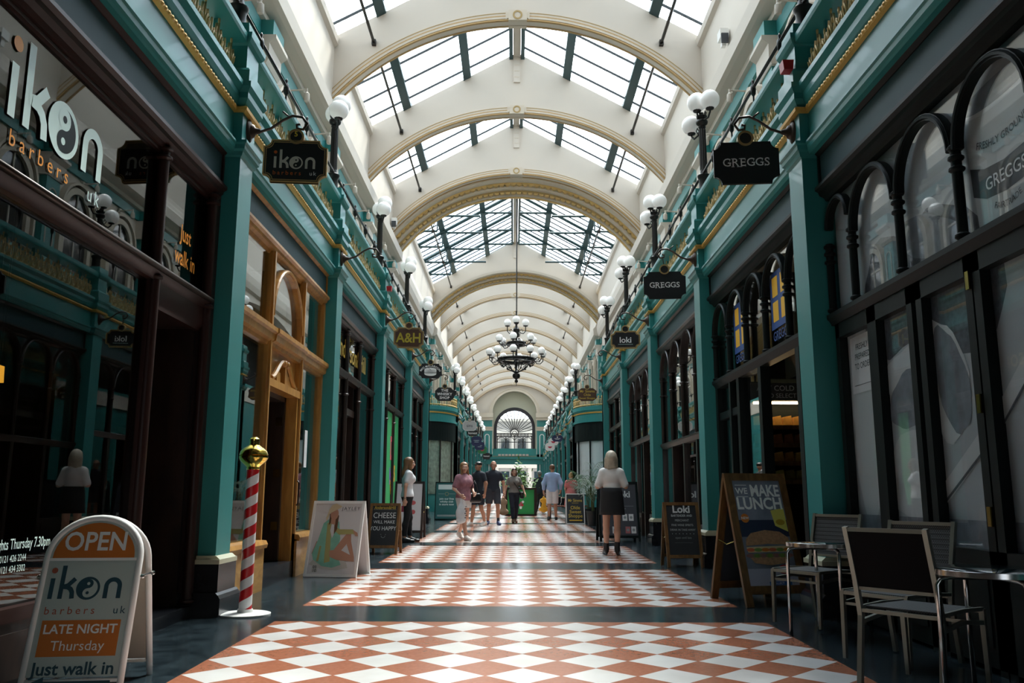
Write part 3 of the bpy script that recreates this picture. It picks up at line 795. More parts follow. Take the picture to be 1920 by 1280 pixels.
class Shop:
    # near-to-far coordinate t along the bay; x outwards from the arcade axis
    def __init__(q, s, k, label, fascia='slate', y0=None):
        q.s, q.k = s, k
        q.yo = YK(k) + PH if s > 0 else YK(k) + PB - PH
        q.rz = wall_side(s)
        q.root = thing('shopfront', (0, q.yo, 0), q.rz, label, 'shopfront', 'shopfronts')
        q.fz = FZ(YK(k))
    def y(q, t): return t if q.s > 0 else LEN - t
    def Y(q, Yw): return q.y(Yw - YK(q.k) - PH)                  # world Y -> local y
    def box(q, mb, t0, t1, z0, z1, x0, x1, mi=0):
        a, b = q.y(t0), q.y(t1)
        mb.box(x0, x1, min(a, b), max(a, b), z0, z1, mi)
    def pr(q, mb, prof, t0, t1, mi=0):
        a, b = q.y(t0), q.y(t1)
        mb.prism(prof, min(a, b), max(a, b), 'y', mi)
    def fascia(q, board, mould, z0=3.99):
        f = MB(); q.box(f, .02, LEN - .02, z0, 4.40, 2.86, 2.94)
        f.build('fascia_board', board, q.root)
        m = MB()
        q.pr(m, [(2.97, z0 - .10), (2.90, z0 - .10), (2.88, z0 - .07), (2.84, z0 - .05), (2.83, z0 - .02), (2.80, z0), (2.80, z0 + .03), (2.86, z0 + .045), (2.97, z0 + .045)], .02, LEN - .02)
        q.pr(m, [(2.85, 4.33), (2.83, 4.35), (2.81, 4.37), (2.97, 4.37), (2.97, 4.33)], .02, LEN - .02)
        for t in (.02, LEN - .05): q.box(m, t, t + .03, z0, 4.36, 2.84, 2.96)
        m.build('fascia_moulding', mould, q.root)
    def pane(q, t0, t1, z0, z1, x=2.95, m='glass', name='glass_pane'):
        g = MB(); q.box(g, t0, t1, z0, z1, x, x + .006)
        return g.build(name, M[m], q.root)
    def plane(q, x): return Plane((x, 0, 0), (0, -1, 0), (0, 0, 1))     # u = -local y, v = z, facing the aisle
    def u(q, Yw): return -q.Y(Yw)
    def column(q, mb, t, z0, z1, r=.035, x=2.90):
        mb.tube([(x, q.y(t), z0), (x, q.y(t), z1)], r, 10)
        for z in (z0, z1 - .12, z1 - .05, (z0 * .3 + z1 * .7)):
            mb.lathe([(r, z), (r * 1.5, z + .015), (r * 1.5, z + .03), (r, z + .045)], 10, (x, q.y(t), 0))
    def arch(q, mb, t0, t1, zs, r=.04, x=2.90, d=.06):
        a, b = q.y(t0), q.y(t1)
        c, hw = (a + b) / 2, abs(b - a) / 2
        mb.strip(arc(c, zs, hw - r, 0, PI, 18), arc(c, zs, hw, 0, PI, 18), x - d / 2, x + d / 2, 'x')
        mb.tube([(x - d / 2, p[0], p[1]) for p in arc(c, zs, hw - r * .5, 0, PI, 18)], r * .35, 6)

def yinyang(pl, mb, u, v, r, lm, dm, d=0.003):
    pl.disc(mb, u, v, r, d, lm, 32)
    R2 = r * .80
    pts = [(u + R2 * math.cos(a), v + R2 * math.sin(a)) for a in [-PI / 2 + PI * i / 20 for i in range(21)]]      # right half
    pts += [(u + R2 / 2 * math.cos(a), v + R2 / 2 + R2 / 2 * math.sin(a)) for a in [PI / 2 - PI * i / 12 for i in range(1, 12)]][::1]
    pts2 = [(u + R2 * math.cos(a), v + R2 * math.sin(a)) for a in [-PI / 2 + PI * i / 20 for i in range(21)]]
    s1 = [(u - R2 / 2 * math.sin(PI * i / 12), v + R2 / 2 + R2 / 2 * math.cos(PI * i / 12)) for i in range(1, 12)]
    s2 = [(u + R2 / 2 * math.sin(PI * i / 12), v - R2 / 2 + R2 / 2 * math.cos(PI * i / 12)) for i in range(1, 12)]
    # dark lower-right comma: right half, lower lobe added on the left, upper lobe cut out
    pl.poly(mb, pts2, d + .0008, dm)
    pl.disc(mb, u, v - R2 / 2, R2 / 2, d + .0012, dm, 20)
    pl.disc(mb, u, v + R2 / 2, R2 / 2, d + .0012, lm, 20)
    pl.disc(mb, u, v + R2 / 2, R2 * .17, d + .0018, dm, 14)
    pl.disc(mb, u, v - R2 / 2, R2 * .17, d + .0018, lm, 14)

def ikon_word(pl, mb, u0, v0, h, lm, om, dm, d=0.003):
    # "ikon" set by hand: bars, a two-tone disc for the o and a round-shouldered n; h = x-height
    w_ = h * .21
    pl.rect(mb, u0, u0 + w_, v0, v0 + h, d, lm)
    pl.disc(mb, u0 + w_ * .55, v0 + h * 1.38, w_ * .68, d, om, 18)
    k0 = u0 + h * .46
    pl.rect(mb, k0, k0 + w_, v0, v0 + h * 1.62, d, lm)
    pl.line(mb, [(k0 + w_ * .6, v0 + h * .57), (k0 + h * .40, v0 + h * .64), (k0 + h * .70, v0 + h * .97)], w_, d + .0004, lm)
    pl.line(mb, [(k0 + h * .22, v0 + h * .57), (k0 + h * .42, v0 + h * .55), (k0 + h * .56, v0 + h * .46), (k0 + h * .65, v0 + h * .30), (k0 + h * .68, v0)], w_, d + .0022, lm)
    yinyang(pl, mb, u0 + h * 1.82, v0 + h * .50, h * .56, lm, dm, d)
    n0 = u0 + h * 2.56
    pl.rect(mb, n0, n0 + w_, v0, v0 + h * .62, d, lm); pl.rect(mb, n0 + h * .84 - w_, n0 + h * .84, v0, v0 + h * .62, d, lm)
    pl.ring(mb, n0 + h * .42, v0 + h * .60, h * .42 - w_, h * .42, d + .0005, lm, 20, 0, PI)
    return n0 + h * .84

# ---- left, first: the barber's dark window
q = Shop(-1, 0, "dark oxblood barber's shopfront with mint and orange window lettering, nearest on the left")
q.fascia(M['slate'], M['brownpaint'])
fr = MB()
tM = 6.56 - YK(0) - PH + PB - PB
tM = 6.56 - (Y0 - PB) - PH
q.k = -1; q.yo = YK(-1) + PB - PH; q.root.location = (0, q.yo, 0)
q.box(fr, .0, .08, -.1, 3.95, 2.86, 2.98); q.box(fr, LEN - .08, LEN, -.1, 3.95, 2.86, 2.98)
q.column(fr, tM, .2, 3.92, .045, 2.91); q.column(fr, LEN - .12, .2, 3.92, .045, 2.89)
q.box(fr, tM - .05, tM + .05, -.1, 2.85, 2.92, 3.0)
q.pr(fr, [(2.98, 2.80), (2.90, 2.80), (2.88, 2.84), (2.85, 2.86), (2.85, 2.90), (2.90, 2.93), (2.98, 2.93)], .05, LEN - .1)
q.pr(fr, [(2.98, 2.60), (2.93, 2.60), (2.90, 2.64), (2.90, 2.80), (2.98, 2.82)], tM, LEN - .1)
q.box(fr, .05, tM, .42, .50, 2.88, 3.0)
q.box(fr, .3, LEN - .1, 3.86, 3.92, 2.92, 2.98)
fr.build('window_frame', M['brownpaint'], q.root, math.radians(40))
rl = MB(); rl.tube([(2.845, q.y(.05), 2.89), (2.845, q.y(LEN - .1), 2.89)], .022, 8)
rl.build('rail', M['bronze'], q.root, True)
rs = MB(); q.box(rs, .05, tM, -.2, .42, 2.90, 3.0)
for i in range(3): q.box(rs, .25 + i * .95, 1.05 + i * .95, .10, .36, 2.885, 2.90)
rs.build('stall_riser', M['darkwood'], q.root)
q.pane(.05, tM, .5, 2.82, m='mirrorglass'); q.pane(.05, tM, 2.92, 3.88, m='mirrorglass'); q.pane(tM, LEN - .1, 2.92, 3.88, m='mirrorglass')
dr = MB()
q.box(dr, tM + .02, LEN - .08, 0, 2.62, 3.62, 3.68)
for a, b in ((.12, .52), (.58, .98)):
    for c, d in ((.25, .95), (1.1, 2.4)): q.box(dr, tM + a, tM + b, c, d, 3.60, 3.62)
q.box(dr, tM + .02, tM + .06, -.1, 2.62, 2.98, 3.62); q.box(dr, LEN - .12, LEN - .06, -.1, 2.62, 2.98, 3.62)
q.box(dr, tM, LEN - .06, 2.62, 2.68, 2.98, 3.66)
d_ = dr.build('door', M['darkwood'], q.root)
dp = MB(); q.box(dp, tM + .56, tM + .60, 1.0, 1.25, 3.57, 3.60); dp.build('door_handle', M['brass'], d_)
sp_ = MB(); q.box(sp_, tM, LEN, -.2, .18, 2.86, 3.62); sp_.build('door_step', M['marble'], q.root)
tx = MB()
P_ = q.plane(2.944)
e = ikon_word(P_, tx, q.u(4.53), 3.255, .326, 0, 1, 2)
P_.text(tx, 'barbers', q.u(4.90), 3.135, .14, .003, 1, spacing=1.55)
P_.text(tx, 'uk', q.u(5.56), 3.125, .14, .003, 0, spacing=1.4)
P_.text(tx, 'Just', q.u(7.20), 3.36, .20, .003, 1, bold=.012, xs=.8)
P_.text(tx, 'walk in', q.u(7.22), 3.145, .20, .003, 1, bold=.012, xs=.8)
P_.text(tx, 'Late nights Thursday 7.30pm', q.u(5.08), .845, .085, .003, 0, bold=.008, xs=.72)
P_.text(tx, '0121 426 2244', q.u(5.05), .765, .055, .003, 0, xs=.8); P_.text(tx, '0121 434 3302', q.u(5.05), .705, .055, .003, 0, xs=.8)
tx.build('window_lettering', [M['letter_pale'], M['letter_orange'], M['black']], q.root)
pend = MB(); pend.lathe([(.0, 0), (.035, .0), (.03, .12), (.0, .13)], 8)
pme = pend.mesh('pendant_lamp', M['amber'])
cord = MB(); cord.tube([(0, 0, .13), (0, 0, 2.55)], .004, 4); cme = cord.mesh('cord', M['black'])
for i, (x, y, z) in enumerate(((-3.9, 6.3, 1.95), (-4.2, 6.35, 1.78), (-4.4, 7.0, 1.85), (-4.1, 6.6, 1.62))):
    o = inst('pendant_lamp', pme, None, (x, y, z)); inst('cord', cme, o)
    tag(o, "amber pendant bulb inside the barber's dark window, %s from the street" % ORD[i], 'pendant lamp', "pendant bulbs in the barber's")

# ---- left, second: ochre oak front with pedimented door
q = Shop(-1, 0, 'ochre oak shopfront with central arched light and pedimented doorway, on the left')
q.fascia(M['slate'], M['ochre'])
ta, tb = 9.60 - YK(0) - PH, 11.07 - YK(0) - PH
fr = MB()
for t in (0.04, LEN - .04): q.box(fr, t - .05, t + .05, .1, 3.92, 2.86, 3.0)
for t in (ta, tb):
    q.box(fr, t - .04, t + .04, .1, 3.92, 2.86, 2.95)
    q.box(fr, t - .02, t + .02, .1, 3.92, 2.83, 2.87)
for a, b, o in ((0, ta + .06, 0), (ta + .06, tb - .06, -.02), (tb - .06, LEN, .0)):
    q.pr(fr, [(3.0, 2.82), (2.87 + o, 2.82), (2.86 + o, 2.86), (2.82 + o, 2.88), (2.81 + o, 2.95), (2.78 + o, 2.97), (2.78 + o, 3.02), (2.86 + o, 3.04), (3.0, 3.04)], a, b)
q.arch(fr, ta + .04, tb - .04, 3.18, .06, 2.885, .07)
for t in (ta + .07, tb - .07): q.box(fr, t - .03, t + .03, 3.02, 3.2, 2.85, 2.93)
fr.build('window_frame', M['ochre'], q.root)
for a, b in ((.08, ta - .04), (ta + .04, tb - .04), (tb + .04, LEN - .08)): q.pane(a, b, 3.04, 3.9, x=2.905)
for a, b in ((.08, ta - .04), (tb + .04, LEN - .08)): q.pane(a, b, .66, 2.83, x=2.905)
for a, b, t, o in ((0, ta + .02, ta, 1), (tb - .02, LEN, tb, -1)):
    rs = MB()
    q.box(rs, a, b, -.05, .58, 2.80, 3.0)
    q.pr(rs, [(3.0, .56), (2.77, .56), (2.76, .60), (2.78, .64), (3.0, .66)], a, b, 1)
    q.box(rs, min(t, t + o * .03), max(t, t + o * .03), -.05, .60, 2.9, 3.5)
    rs.build('stall_riser', [M['veneer'], M['ochre']], q.root)
dr = MB()
q.box(dr, ta + .02, tb - .02, 2.44, 2.82, 2.92, 2.98)
tm = (ta + tb) / 2
q.box(dr, ta + .02, tb - .02, 2.36, 2.45, 2.84, 3.0)
for o in (-1, 1):                                   # swan-neck pediment
    pts = [(2.87, q.y(tm + o * (.56 - .5 * i / 8)), 2.47 + .25 * (math.sin(PI * (i / 8 - .5)) * .5 + .5)) for i in range(9)]
    dr.tube(pts, .03, 6); dr.ball((2.86, pts[-1][1], pts[-1][2] - .02), .045, 8, 6)
q.box(dr, tm - .03, tm + .03, 2.45, 2.66, 2.85, 2.93); q.box(dr, tm - .28, tm - .12, 2.45, 2.58, 2.88, 2.93); q.box(dr, tm + .12, tm + .28, 2.45, 2.58, 2.88, 2.93)
q.box(dr, tb - .10, tb - .02, .2, 2.4, 2.86, 3.0); q.box(dr, ta + .02, ta + .10, .2, 2.4, 2.86, 3.0)
dr.build('pediment', M['ochre'], q.root)
lf = MB()
q.box(lf, tb - .16, tb - .10, .33, 2.36, 3.0, 3.85); q.box(lf, ta + .10, ta + .16, .33, 2.36, 3.0, 3.85)
q.box(lf, ta + .1, tb - .1, 2.3, 2.36, 3.0, 3.85)
d_ = lf.build('door', M['darkwood'], q.root)
for z in (.7, 1.35, 2.0):
    hg = MB(); q.box(hg, tb - .175, tb - .155, z, z + .1, 3.02, 3.10); hg.build('hinge', M['brass'], d_)
hn = MB(); hn.tube([(2.82, q.y(tb - .045), 1.0), (2.80, q.y(tb - .045), 1.03), (2.80, q.y(tb - .045), 1.28), (2.82, q.y(tb - .045), 1.31)], .012, 6); hn.build('pull_handle', M['iron'], q.root, True)
sp_ = MB(); q.box(sp_, ta, tb, -.1, .32, 2.84, 3.9); sp_.build('door_step', M['marble'], q.root)
dq = MB()
for a, b in ((.1, ta - .06), (tb + .06, LEN - .1)):
    q.box(dq, a, b, .2, 3.9, 3.42, 3.44)
q.box(dq, ta - .05, tb + .05, 2.9, 3.9, 3.7, 3.72)
dq.build('display_back', M['display'], q.root)
sh_ = MB()
for z in (1.05, 1.5, 1.95): q.box(sh_, tb + .06, LEN - .1, z, z + .02, 3.05, 3.40)
sh_.build('display_shelf', M['ink'], q.root)
for a, b, z0, z1 in ((.22, .42, 1.25, 1.85), (tb + .55, tb + .70, 1.5, 2.0)):
    n_ = MB(); q.box(n_, a, b, z0, z1, 2.897, 2.900)
    o = n_.build('paper_notice', M['paper'], q.root)
prod = [M['letter_white'], mat('peach_goods', (0.55, 0.30, 0.16), 0.6), mat('sage_goods', (0.22, 0.28, 0.22), 0.6), mat('cream_goods', (0.5, 0.43, 0.3), 0.6), M['amber'] and mat('caramel_goods', (0.35, 0.16, 0.05), 0.5)]
gi = 0
for z in (1.07, 1.52, 1.97):
    for j in range(5):
        gi += 1
        b = MB(); wv = rnd.uniform(.08, .13); hv = rnd.uniform(.16, .28)
        b.lathe([(wv * .45, 0), (wv * .5, .02), (wv * .5, hv * .6), (wv * .3, hv * .75), (wv * .25, hv * .95), (wv * .3, hv)], 10)
        yl = q.y(tb + .2 + j * .2)
        o = b.build('jar', prod[(j + int(z * 9)) % 5], None, True, (-3.22, q.yo - yl, z))
        tag(o, 'jar on the %s shelf of the ochre shop window, %s along' % ({1.07: 'bottom', 1.52: 'middle', 1.97: 'top'}[z], ORD[j]), 'jar', 'jars in the ochre shop window')

# ---- generic fronts ---------------------------------------------------
def framed(s, k, label, fm, transom=3.10, doors=True, arched=0, gl='glass', board='slate', spring=3.36, mould=None, riser=.55, display='mid', tdoor=(.36, .64), near_door=False):
    q = Shop(s, k, label)
    if s < 0: pass
    q.fascia(M[board], mould or fm)
    fr = MB()
    nseg = arched or 3
    edges = [LEN * i / nseg for i in range(nseg + 1)]
    if not arched: edges = [0, LEN * tdoor[0], LEN * tdoor[1], LEN]
    for i, t in enumerate(edges):
        t = min(max(t, .05), LEN - .05)
        if arched: q.column(fr, t, transom, spring + .05, .035)
        else: q.column(fr, t, .1, 3.92, .04)
    q.pr(fr, [(3.0, transom - .07), (2.88, transom - .07), (2.86, transom - .03), (2.84, transom), (2.84, transom + .03), (2.90, transom + .05), (3.0, transom + .05)], .02, LEN - .02)
    if arched:
        for a, b in zip(edges, edges[1:]): q.arch(fr, max(a, .03), min(b, LEN - .03), spring, .045)
        for t in edges: q.box(fr, max(t - .05, 0), min(t + .05, LEN), .0, transom, 2.88, 2.98)
    fr.build('window_frame', fm, q.root, math.radians(40))
    z0 = transom + .04
    if arched: q.pane(.03, LEN - .03, z0, 3.9, 2.93, m=gl)
    else:
        for a, b in zip(edges, edges[1:]): q.pane(a + .03, b - .03, z0, 3.9, 2.93, m=gl)
    d0, d1 = LEN * tdoor[0], LEN * tdoor[1]
    for a, b in ((0.04, d0), (d1, LEN - .04)):
        rs = MB()
        q.box(rs, a, b, -.1, riser + q.fz, 2.89, 3.0)
        q.box(rs, a + .12, b - .12, .12 + q.fz, riser - .1 + q.fz, 2.875, 2.89)
        rs.build('stall_riser', fm, q.root)
        q.pane(a, b, riser + q.fz, transom - .06, 2.93, m=gl)
    dr = MB()
    q.box(dr, d0, d0 + .05, 0, transom, 2.98, 3.6); q.box(dr, d1 - .05, d1, 0, transom, 2.98, 3.6)
    q.box(dr, d0 + .05, d1 - .05, .02, 2.5, 3.58, 3.63)
    q.box(dr, d0, d1, 2.5, 2.62, 2.96, 3.6)
    for c, d in ((.3, .95), (1.1, 2.3)): q.box(dr, d0 + .2, d1 - .2, c + q.fz, d, 3.565, 3.58)
    do = dr.build('door', fm, q.root)
    h = MB(); q.box(h, d0 + .12, d0 + .16, 1.05 + q.fz, 1.3 + q.fz, 3.53, 3.58); h.build('door_handle', M['brass'], do)
    for a, b in ((.06, d0 - .02), (d1 + .02, LEN - .06)):
        bk = MB(); q.box(bk, a, b, .1, transom, 3.85, 3.88)
        bk.build('display_back', M[display], q.root)
    return q

qL2 = framed(-1, 2 - 1, 'dark brown deli shopfront with gilt window letters, behind the cheese chalkboard', M['darkwood'], transom=3.12, gl='mirrorglass')
tx = MB(); P_ = qL2.plane(2.924)
M['goldleaf'] = mat('gold_leaf_lettering', (0.55, 0.38, 0.06), 0.4, metal=0.3)
P_.text(tx, 'Anderson&Hill', qL2.u(14.9), 3.55, .46, .003, 0, bold=.01)
tx.build('window_lettering', [M['goldleaf']], qL2.root)

qL3 = framed(-1, 2, 'macaroon shopfront with a green alphabet poster in its window, on the left', M['darkwood'], transom=3.12, gl='glass')
po_ = MB(); P_ = qL3.plane(2.920)
M['postergreen'] = mat('green_poster', (0.02, 0.30, 0.09), 0.5)
M['posterpink'] = mat('pink_print', (0.62, 0.10, 0.14), 0.5); M['posterpurple'] = mat('purple_print', (0.22, 0.10, 0.42), 0.5)
u1, u0 = qL3.u(21.15), qL3.u(19.25)
P_.rect(po_, min(u0, u1), max(u0, u1), .95, 3.02, 0, 0, .006)
uc = (u0 + u1) / 2
P_.text(po_, 'I', uc - .1, 2.72, .62, .004, 1, bold=.05); P_.text(po_, 'D', uc - .1, 2.18, .72, .004, 1, bold=.04)
P_.text(po_, 'N', uc - .2, 1.55, .50, .004, 2, bold=.05); P_.text(po_, 'S', uc + .4, 1.62, .50, .004, 3, bold=.05); P_.text(po_, 'W', uc - .05, 1.3, .42, .004, 3, bold=.05); P_.text(po_, 'E', uc - .1, 1.02, .2, .004, 4)
po_.build('window_poster', [M['postergreen'], M['posterpink'], M['posterpurple'], M['logo_yellow'], M['cream']], qL3.root)

# right, first: closed café front covered with grey food pictures
q = Shop(1, -1, 'black arched bakery front papered with grey food pictures, nearest on the right')
q.fascia(M['slate'], M['black'])
cols = [7.74, 7.20, 6.30, 5.42, 4.52, 3.60]
fr = MB()
q2 = lambda Yw: Yw - YK(-1) - PH
for yv in cols: q.column(fr, q2(yv), 2.80, 3.46, .035)
for a, b in zip(cols, cols[1:]): q.arch(fr, q2(b) + .01, q2(a) - .01, 3.86 - (a - b) / 2, .05)
q.pr(fr, [(3.0, 2.68), (2.88, 2.68), (2.86, 2.72), (2.84, 2.74), (2.84, 2.78), (2.90, 2.81), (3.0, 2.81)], .02, LEN - .02)
doors_ = [(7.70, 6.92), (6.92, 6.20), (6.13, 5.36), (5.34, 4.52), (4.50, 3.60)]
for a, b in doors_:
    A, B = q2(a), q2(b)
    q.box(fr, B, B + .085, .05, 2.70, 2.89, 2.97); q.box(fr, A - .085, A, .05, 2.70, 2.89, 2.97)
    q.box(fr, B, A, 2.55, 2.70, 2.89, 2.97); q.box(fr, B, A, .10, .80, 2.89, 2.97)
    q.box(fr, B + .12, A - .12, .22, .70, 2.88, 2.89)
fr.build('window_frame', M['black'], q.root, math.radians(40))
for z in (.95, 1.65, 2.45):
    hg = MB(); q.box(hg, q2(5.38) - .02, q2(5.38) + .02, z, z + .12, 2.872, 2.89); hg.build('hinge', M['brass'], q.root)
q.pane(.03, LEN - .03, 2.80, 3.9, m='clearglass')
for a, b in doors_: q.pane(q2(b) + .08, q2(a) - .08, .8, 2.56, m='clearglass')
vy = MB(); P_ = q.plane(2.962)
uu = q.u
P_.rect(vy, uu(7.72), uu(3.55), .7, 3.92, 0, 0, .004)
def blob(cu, cv, ru, rv, mi, d, rot=0, n=26, wob=.06):
    pts = []
    for i in range(n):
        a = 2 * PI * i / n
        rr = 1 + wob * math.sin(3 * a + cu * 7) + wob * .6 * math.sin(7 * a + cv * 5)
        x, y = ru * rr * math.cos(a), rv * rr * math.sin(a)
        pts.append((cu + x * math.cos(rot) - y * math.sin(rot), cv + x * math.sin(rot) + y * math.cos(rot)))
    P_.poly(vy, pts, d, mi)
blob(uu(6.72), 2.70, .50, .50, 2, .001); blob(uu(5.85), 2.60, .75, .55, 2, .0015, -.25); blob(uu(6.0), 3.0, .5, .16, 3, .002, -.3)
blob(uu(6.4), 2.08, .55, .20, 1, .002, .1); blob(uu(6.5), 1.86, .34, .22, 3, .0025, .2); blob(uu(5.95), 1.95, .30, .46, 1, .003, .35); blob(uu(5.85), 1.93, .2, .40, 3, .0035, .35)
blob(uu(6.55), 1.28, .42, .34, 1, .002, 0); P_.line(vy, [(uu(6.15), 1.10), (uu(5.3), 1.62), (uu(4.4), 2.35)], .13, .004, 1); P_.line(vy, [(uu(6.15), 1.05), (uu(5.3), 1.55), (uu(4.4), 2.28)], .02, .0045, 2)
blob(uu(7.35), 1.75, .26, .85, 1, .001, 0, 26, .03)
P_.rect(vy, uu(7.7), uu(4.6), .7, .98, .003, 3)
# takeaway cup picture in the big arch
cu = uu(4.98)
P_.poly(vy, [(cu - .42, 3.66), (cu + .42, 3.66), (cu + .34, 2.82), (cu - .34, 2.82)], .004, 1)
P_.disc(vy, cu, 3.66, .43, .005, 3, 28, .08); P_.disc(vy, cu, 3.64, .43, .0045, 4, 28, .09)
P_.poly(vy, [(cu - .385, 3.26), (cu - .22, 3.20), (cu, 3.18), (cu + .22, 3.20), (cu + .385, 3.26), (cu + .37, 3.06), (cu + .22, 3.0), (cu, 2.98), (cu - .22, 3.0), (cu - .37, 3.06)], .006, 5)
P_.text(vy, 'GREGGS', cu, 3.085, .118, .008, 4, bold=.006)
P_.text(vy, 'FRESHLY GROUND', cu, 3.33, .068, .008, 5, bold=.006, bend=-.9)
P_.text(vy, 'FAIRTRADE', cu, 2.90, .058, .008, 5, bold=.006, bend=-.35)
# notice on the first pane
P_.poly(vy, [(uu(7.55), 2.02), (uu(7.09), 2.02), (uu(7.05), 2.06), (uu(7.05), 2.52), (uu(7.55), 2.52)], .006, 4)
for i, s_ in enumerate(('FRESHLY', 'PREPARED', 'TO ORDER')): P_.text(vy, s_, uu(7.30), 2.42 - i * .085, .075, .008, 5, bold=.004, xs=.9)
P_.rect(vy, uu(7.5), uu(7.12), 2.085, 2.09, .008, 5)
vy.build('window_picture', [M['vinyl'], M['vinyl_l'], M['vinyl_d'], M['vinyl_m'], mat('white_vinyl_print', (0.70, 0.72, 0.74), 0.5), M['ink']], q.root)
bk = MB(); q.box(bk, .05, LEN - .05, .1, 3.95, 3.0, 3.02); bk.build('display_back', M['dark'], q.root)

# right, second: open bakery with blue and yellow window logos
q = Shop(1, 0, 'black arched bakery front with blue and yellow window logos')
q.fascia(M['slate'], M['black'])
fr = MB()
ed = [LEN * i / 5 for i in range(6)]
for t in ed: q.column(fr, min(max(t, .04), LEN - .04), 2.78, 3.46, .04)
for a, b in zip(ed, ed[1:]): q.arch(fr, a + .015, b - .015, 3.44, .055)
q.pr(fr, [(3.0, 2.66), (2.88, 2.66), (2.86, 2.70), (2.83, 2.73), (2.83, 2.77), (2.90, 2.80), (3.0, 2.80)], .02, LEN - .02)
for t0, t1 in ((0, .12), (.55, .67), (1.95, 2.07), (2.95, 3.07), (3.4, 3.48), (LEN - .12, LEN)): q.box(fr, t0, t1, -.1, 2.68, 2.88, 3.0)
for t0, t1 in ((.12, .55), (3.07, 3.4), (3.48, LEN - .12)):
    q.box(fr, t0, t1, -.1, .62, 2.90, 2.98); q.box(fr, t0, t1, 2.2, 2.3, 2.90, 2.98)
fr.build('window_frame', M['black'], q.root, math.radians(40))
q.pane(.03, LEN - .03, 2.79, 3.9)
for t0, t1 in ((.12, .55), (2.07, 2.95), (3.07, 3.4), (3.48, LEN - .12)): q.pane(t0, t1, .62 if t0 > 3 or t0 < 1 else .3, 2.66)
P_ = q.plane(2.944)
for i in (1, 3):
    lg = MB()
    c = -(ed[i] + ed[i + 1]) / 2
    P_.poly(lg, [(c - .33, 3.02), (c + .33, 3.02), (c + .33, 3.55), (c + .26, 3.68), (c - .26, 3.68), (c - .33, 3.55)], .002, 0)
    for a in (-1, 1):
        for b in (0, 1): P_.rect(lg, c + a * .15 - .10, c + a * .15 + .10, 3.10 + b * .29, 3.33 + b * .29, .004, 1)
    P_.text(lg, 'GREGGS', c, 2.93, .15, .004, 0, bold=.012)
    lg.build('window_logo', [M['logo_blue'], M['logo_yellow']], q.root)
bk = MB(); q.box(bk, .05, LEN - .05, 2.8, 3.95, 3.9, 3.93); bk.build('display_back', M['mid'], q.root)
# sandwich shelves inside
sh_ = thing('display_shelves', (3.62, 11.75, FZ(11.7)), PI / 2, 'black open shelves of wrapped sandwiches inside the bakery doorway', 'shelves')
b = MB(); b.box(.0, .05, -.5, .5, 0, 2.6); b.box(-.33, .05, -.52, -.48, 0, 2.6); b.box(-.33, .05, .48, .52, 0, 2.6)
b.build('carcass', M['black'], sh_)
zs = [1.18, 1.42, 1.66, 1.90]
for z in zs:
    b = MB(); b.box(-.32, .05, -.48, .48, z, z + .02); b.box(-.335, -.32, -.48, .48, z - .02, z + .035, 1)
    b.build('shelf', [M['mid'], M['aboard']], sh_)
sg_ = MB(); P_ = Plane((-.345, 0, 2.38), (0, -1, 0), (0, 0, 1))
P_.rect(sg_, -.5, .5, -.12, .12, 0, 0, .02); P_.text(sg_, 'ANY COLD DRINK', 0, .045, .10, .003, 1, bold=.008); P_.text(sg_, 'AND SELECT FOOD', 0, -.055, .085, .003, 1, bold=.006)
sg_.build('header_sign', [mat('grey_header', (.10, .10, .10), .5), M['letter_white']], sh_)
b = MB(); b.box(-.33, -.29, -.46, .46, 2.22, 2.25); b.build('added_strip_light', mat('added_warm_strip', (1.0, .72, .38), .5, emit=14.0), sh_)  # glowing strip added to brighten the shelves
M['wrap'] = mat('golden_wrapper', (0.62, 0.33, 0.08), 0.35, var=0.4, vscale=12); M['wrap2'] = mat('brown_sandwich', (0.34, 0.14, 0.055), 0.5, var=0.5, vscale=14); M['wrap3'] = mat('salad_sandwich', (0.30, 0.27, 0.07), 0.5, var=0.7, vscale=16)
spm = []
for mt in ('wrap', 'wrap2', 'wrap3'):
    b = MB(); b.prism([(-.07, 0), (.07, 0), (.05, .13), (-.05, .15)], -.055, .055, 'x'); spm.append(b.mesh('sandwich', M[mt]))
for i, z in enumerate(zs):
    for j in range(7):
        o = inst('sandwich', spm[(2, 0, 1, 0)[i]], None, (3.62 - .42 + j * .14, 11.54, FZ(11.7) + z + .02), PI / 2)
        tag(o, 'wrapped sandwich on the %s shelf inside the bakery doorway, %s along' % (('bottom', 'second lowest', 'second highest', 'top')[i], ORD[j]), 'sandwich', 'sandwiches on the bakery shelves')

qR2 = framed(1, 1, 'dark brown arched boutique front beside the small chalkboard', M['darkwood'], transom=2.1, arched=4, spring=3.42, gl='glass', tdoor=(.5, .75))
qR3 = framed(1, 2, 'dark brown arched shopfront with low transom, third from the front on the right', M['darkwood'], transom=2.4, arched=4, spring=3.42, gl='glass')
tx = MB(); P_ = qR2.plane(2.924)
P_.text(tx, 'loki', -1.0, 3.75, .26, .004, 0, bold=.02)
tx.build('window_lettering', [M['letter_white']], qR2.root)
NAMES = {(-1, 3): 'dark framed whisky shop front at the near corner of the crossing on the left', (1, 3): 'dark framed sweet shop front at the near corner of the crossing on the right'}
for s in (-1, 1):
    framed(s, 3, NAMES[(s, 3)], M['darkwood'], transom=3.1, gl='mirrorglass')
protoL = framed(-1, 7, 'dark shopfront on the left past the crossing, first beyond it', M['darkwood'], transom=3.1, gl='mirrorglass')
protoR = framed(1, 7, 'dark shopfront on the right past the crossing, first beyond it', M['darkwood'], transom=3.1, gl='mirrorglass')
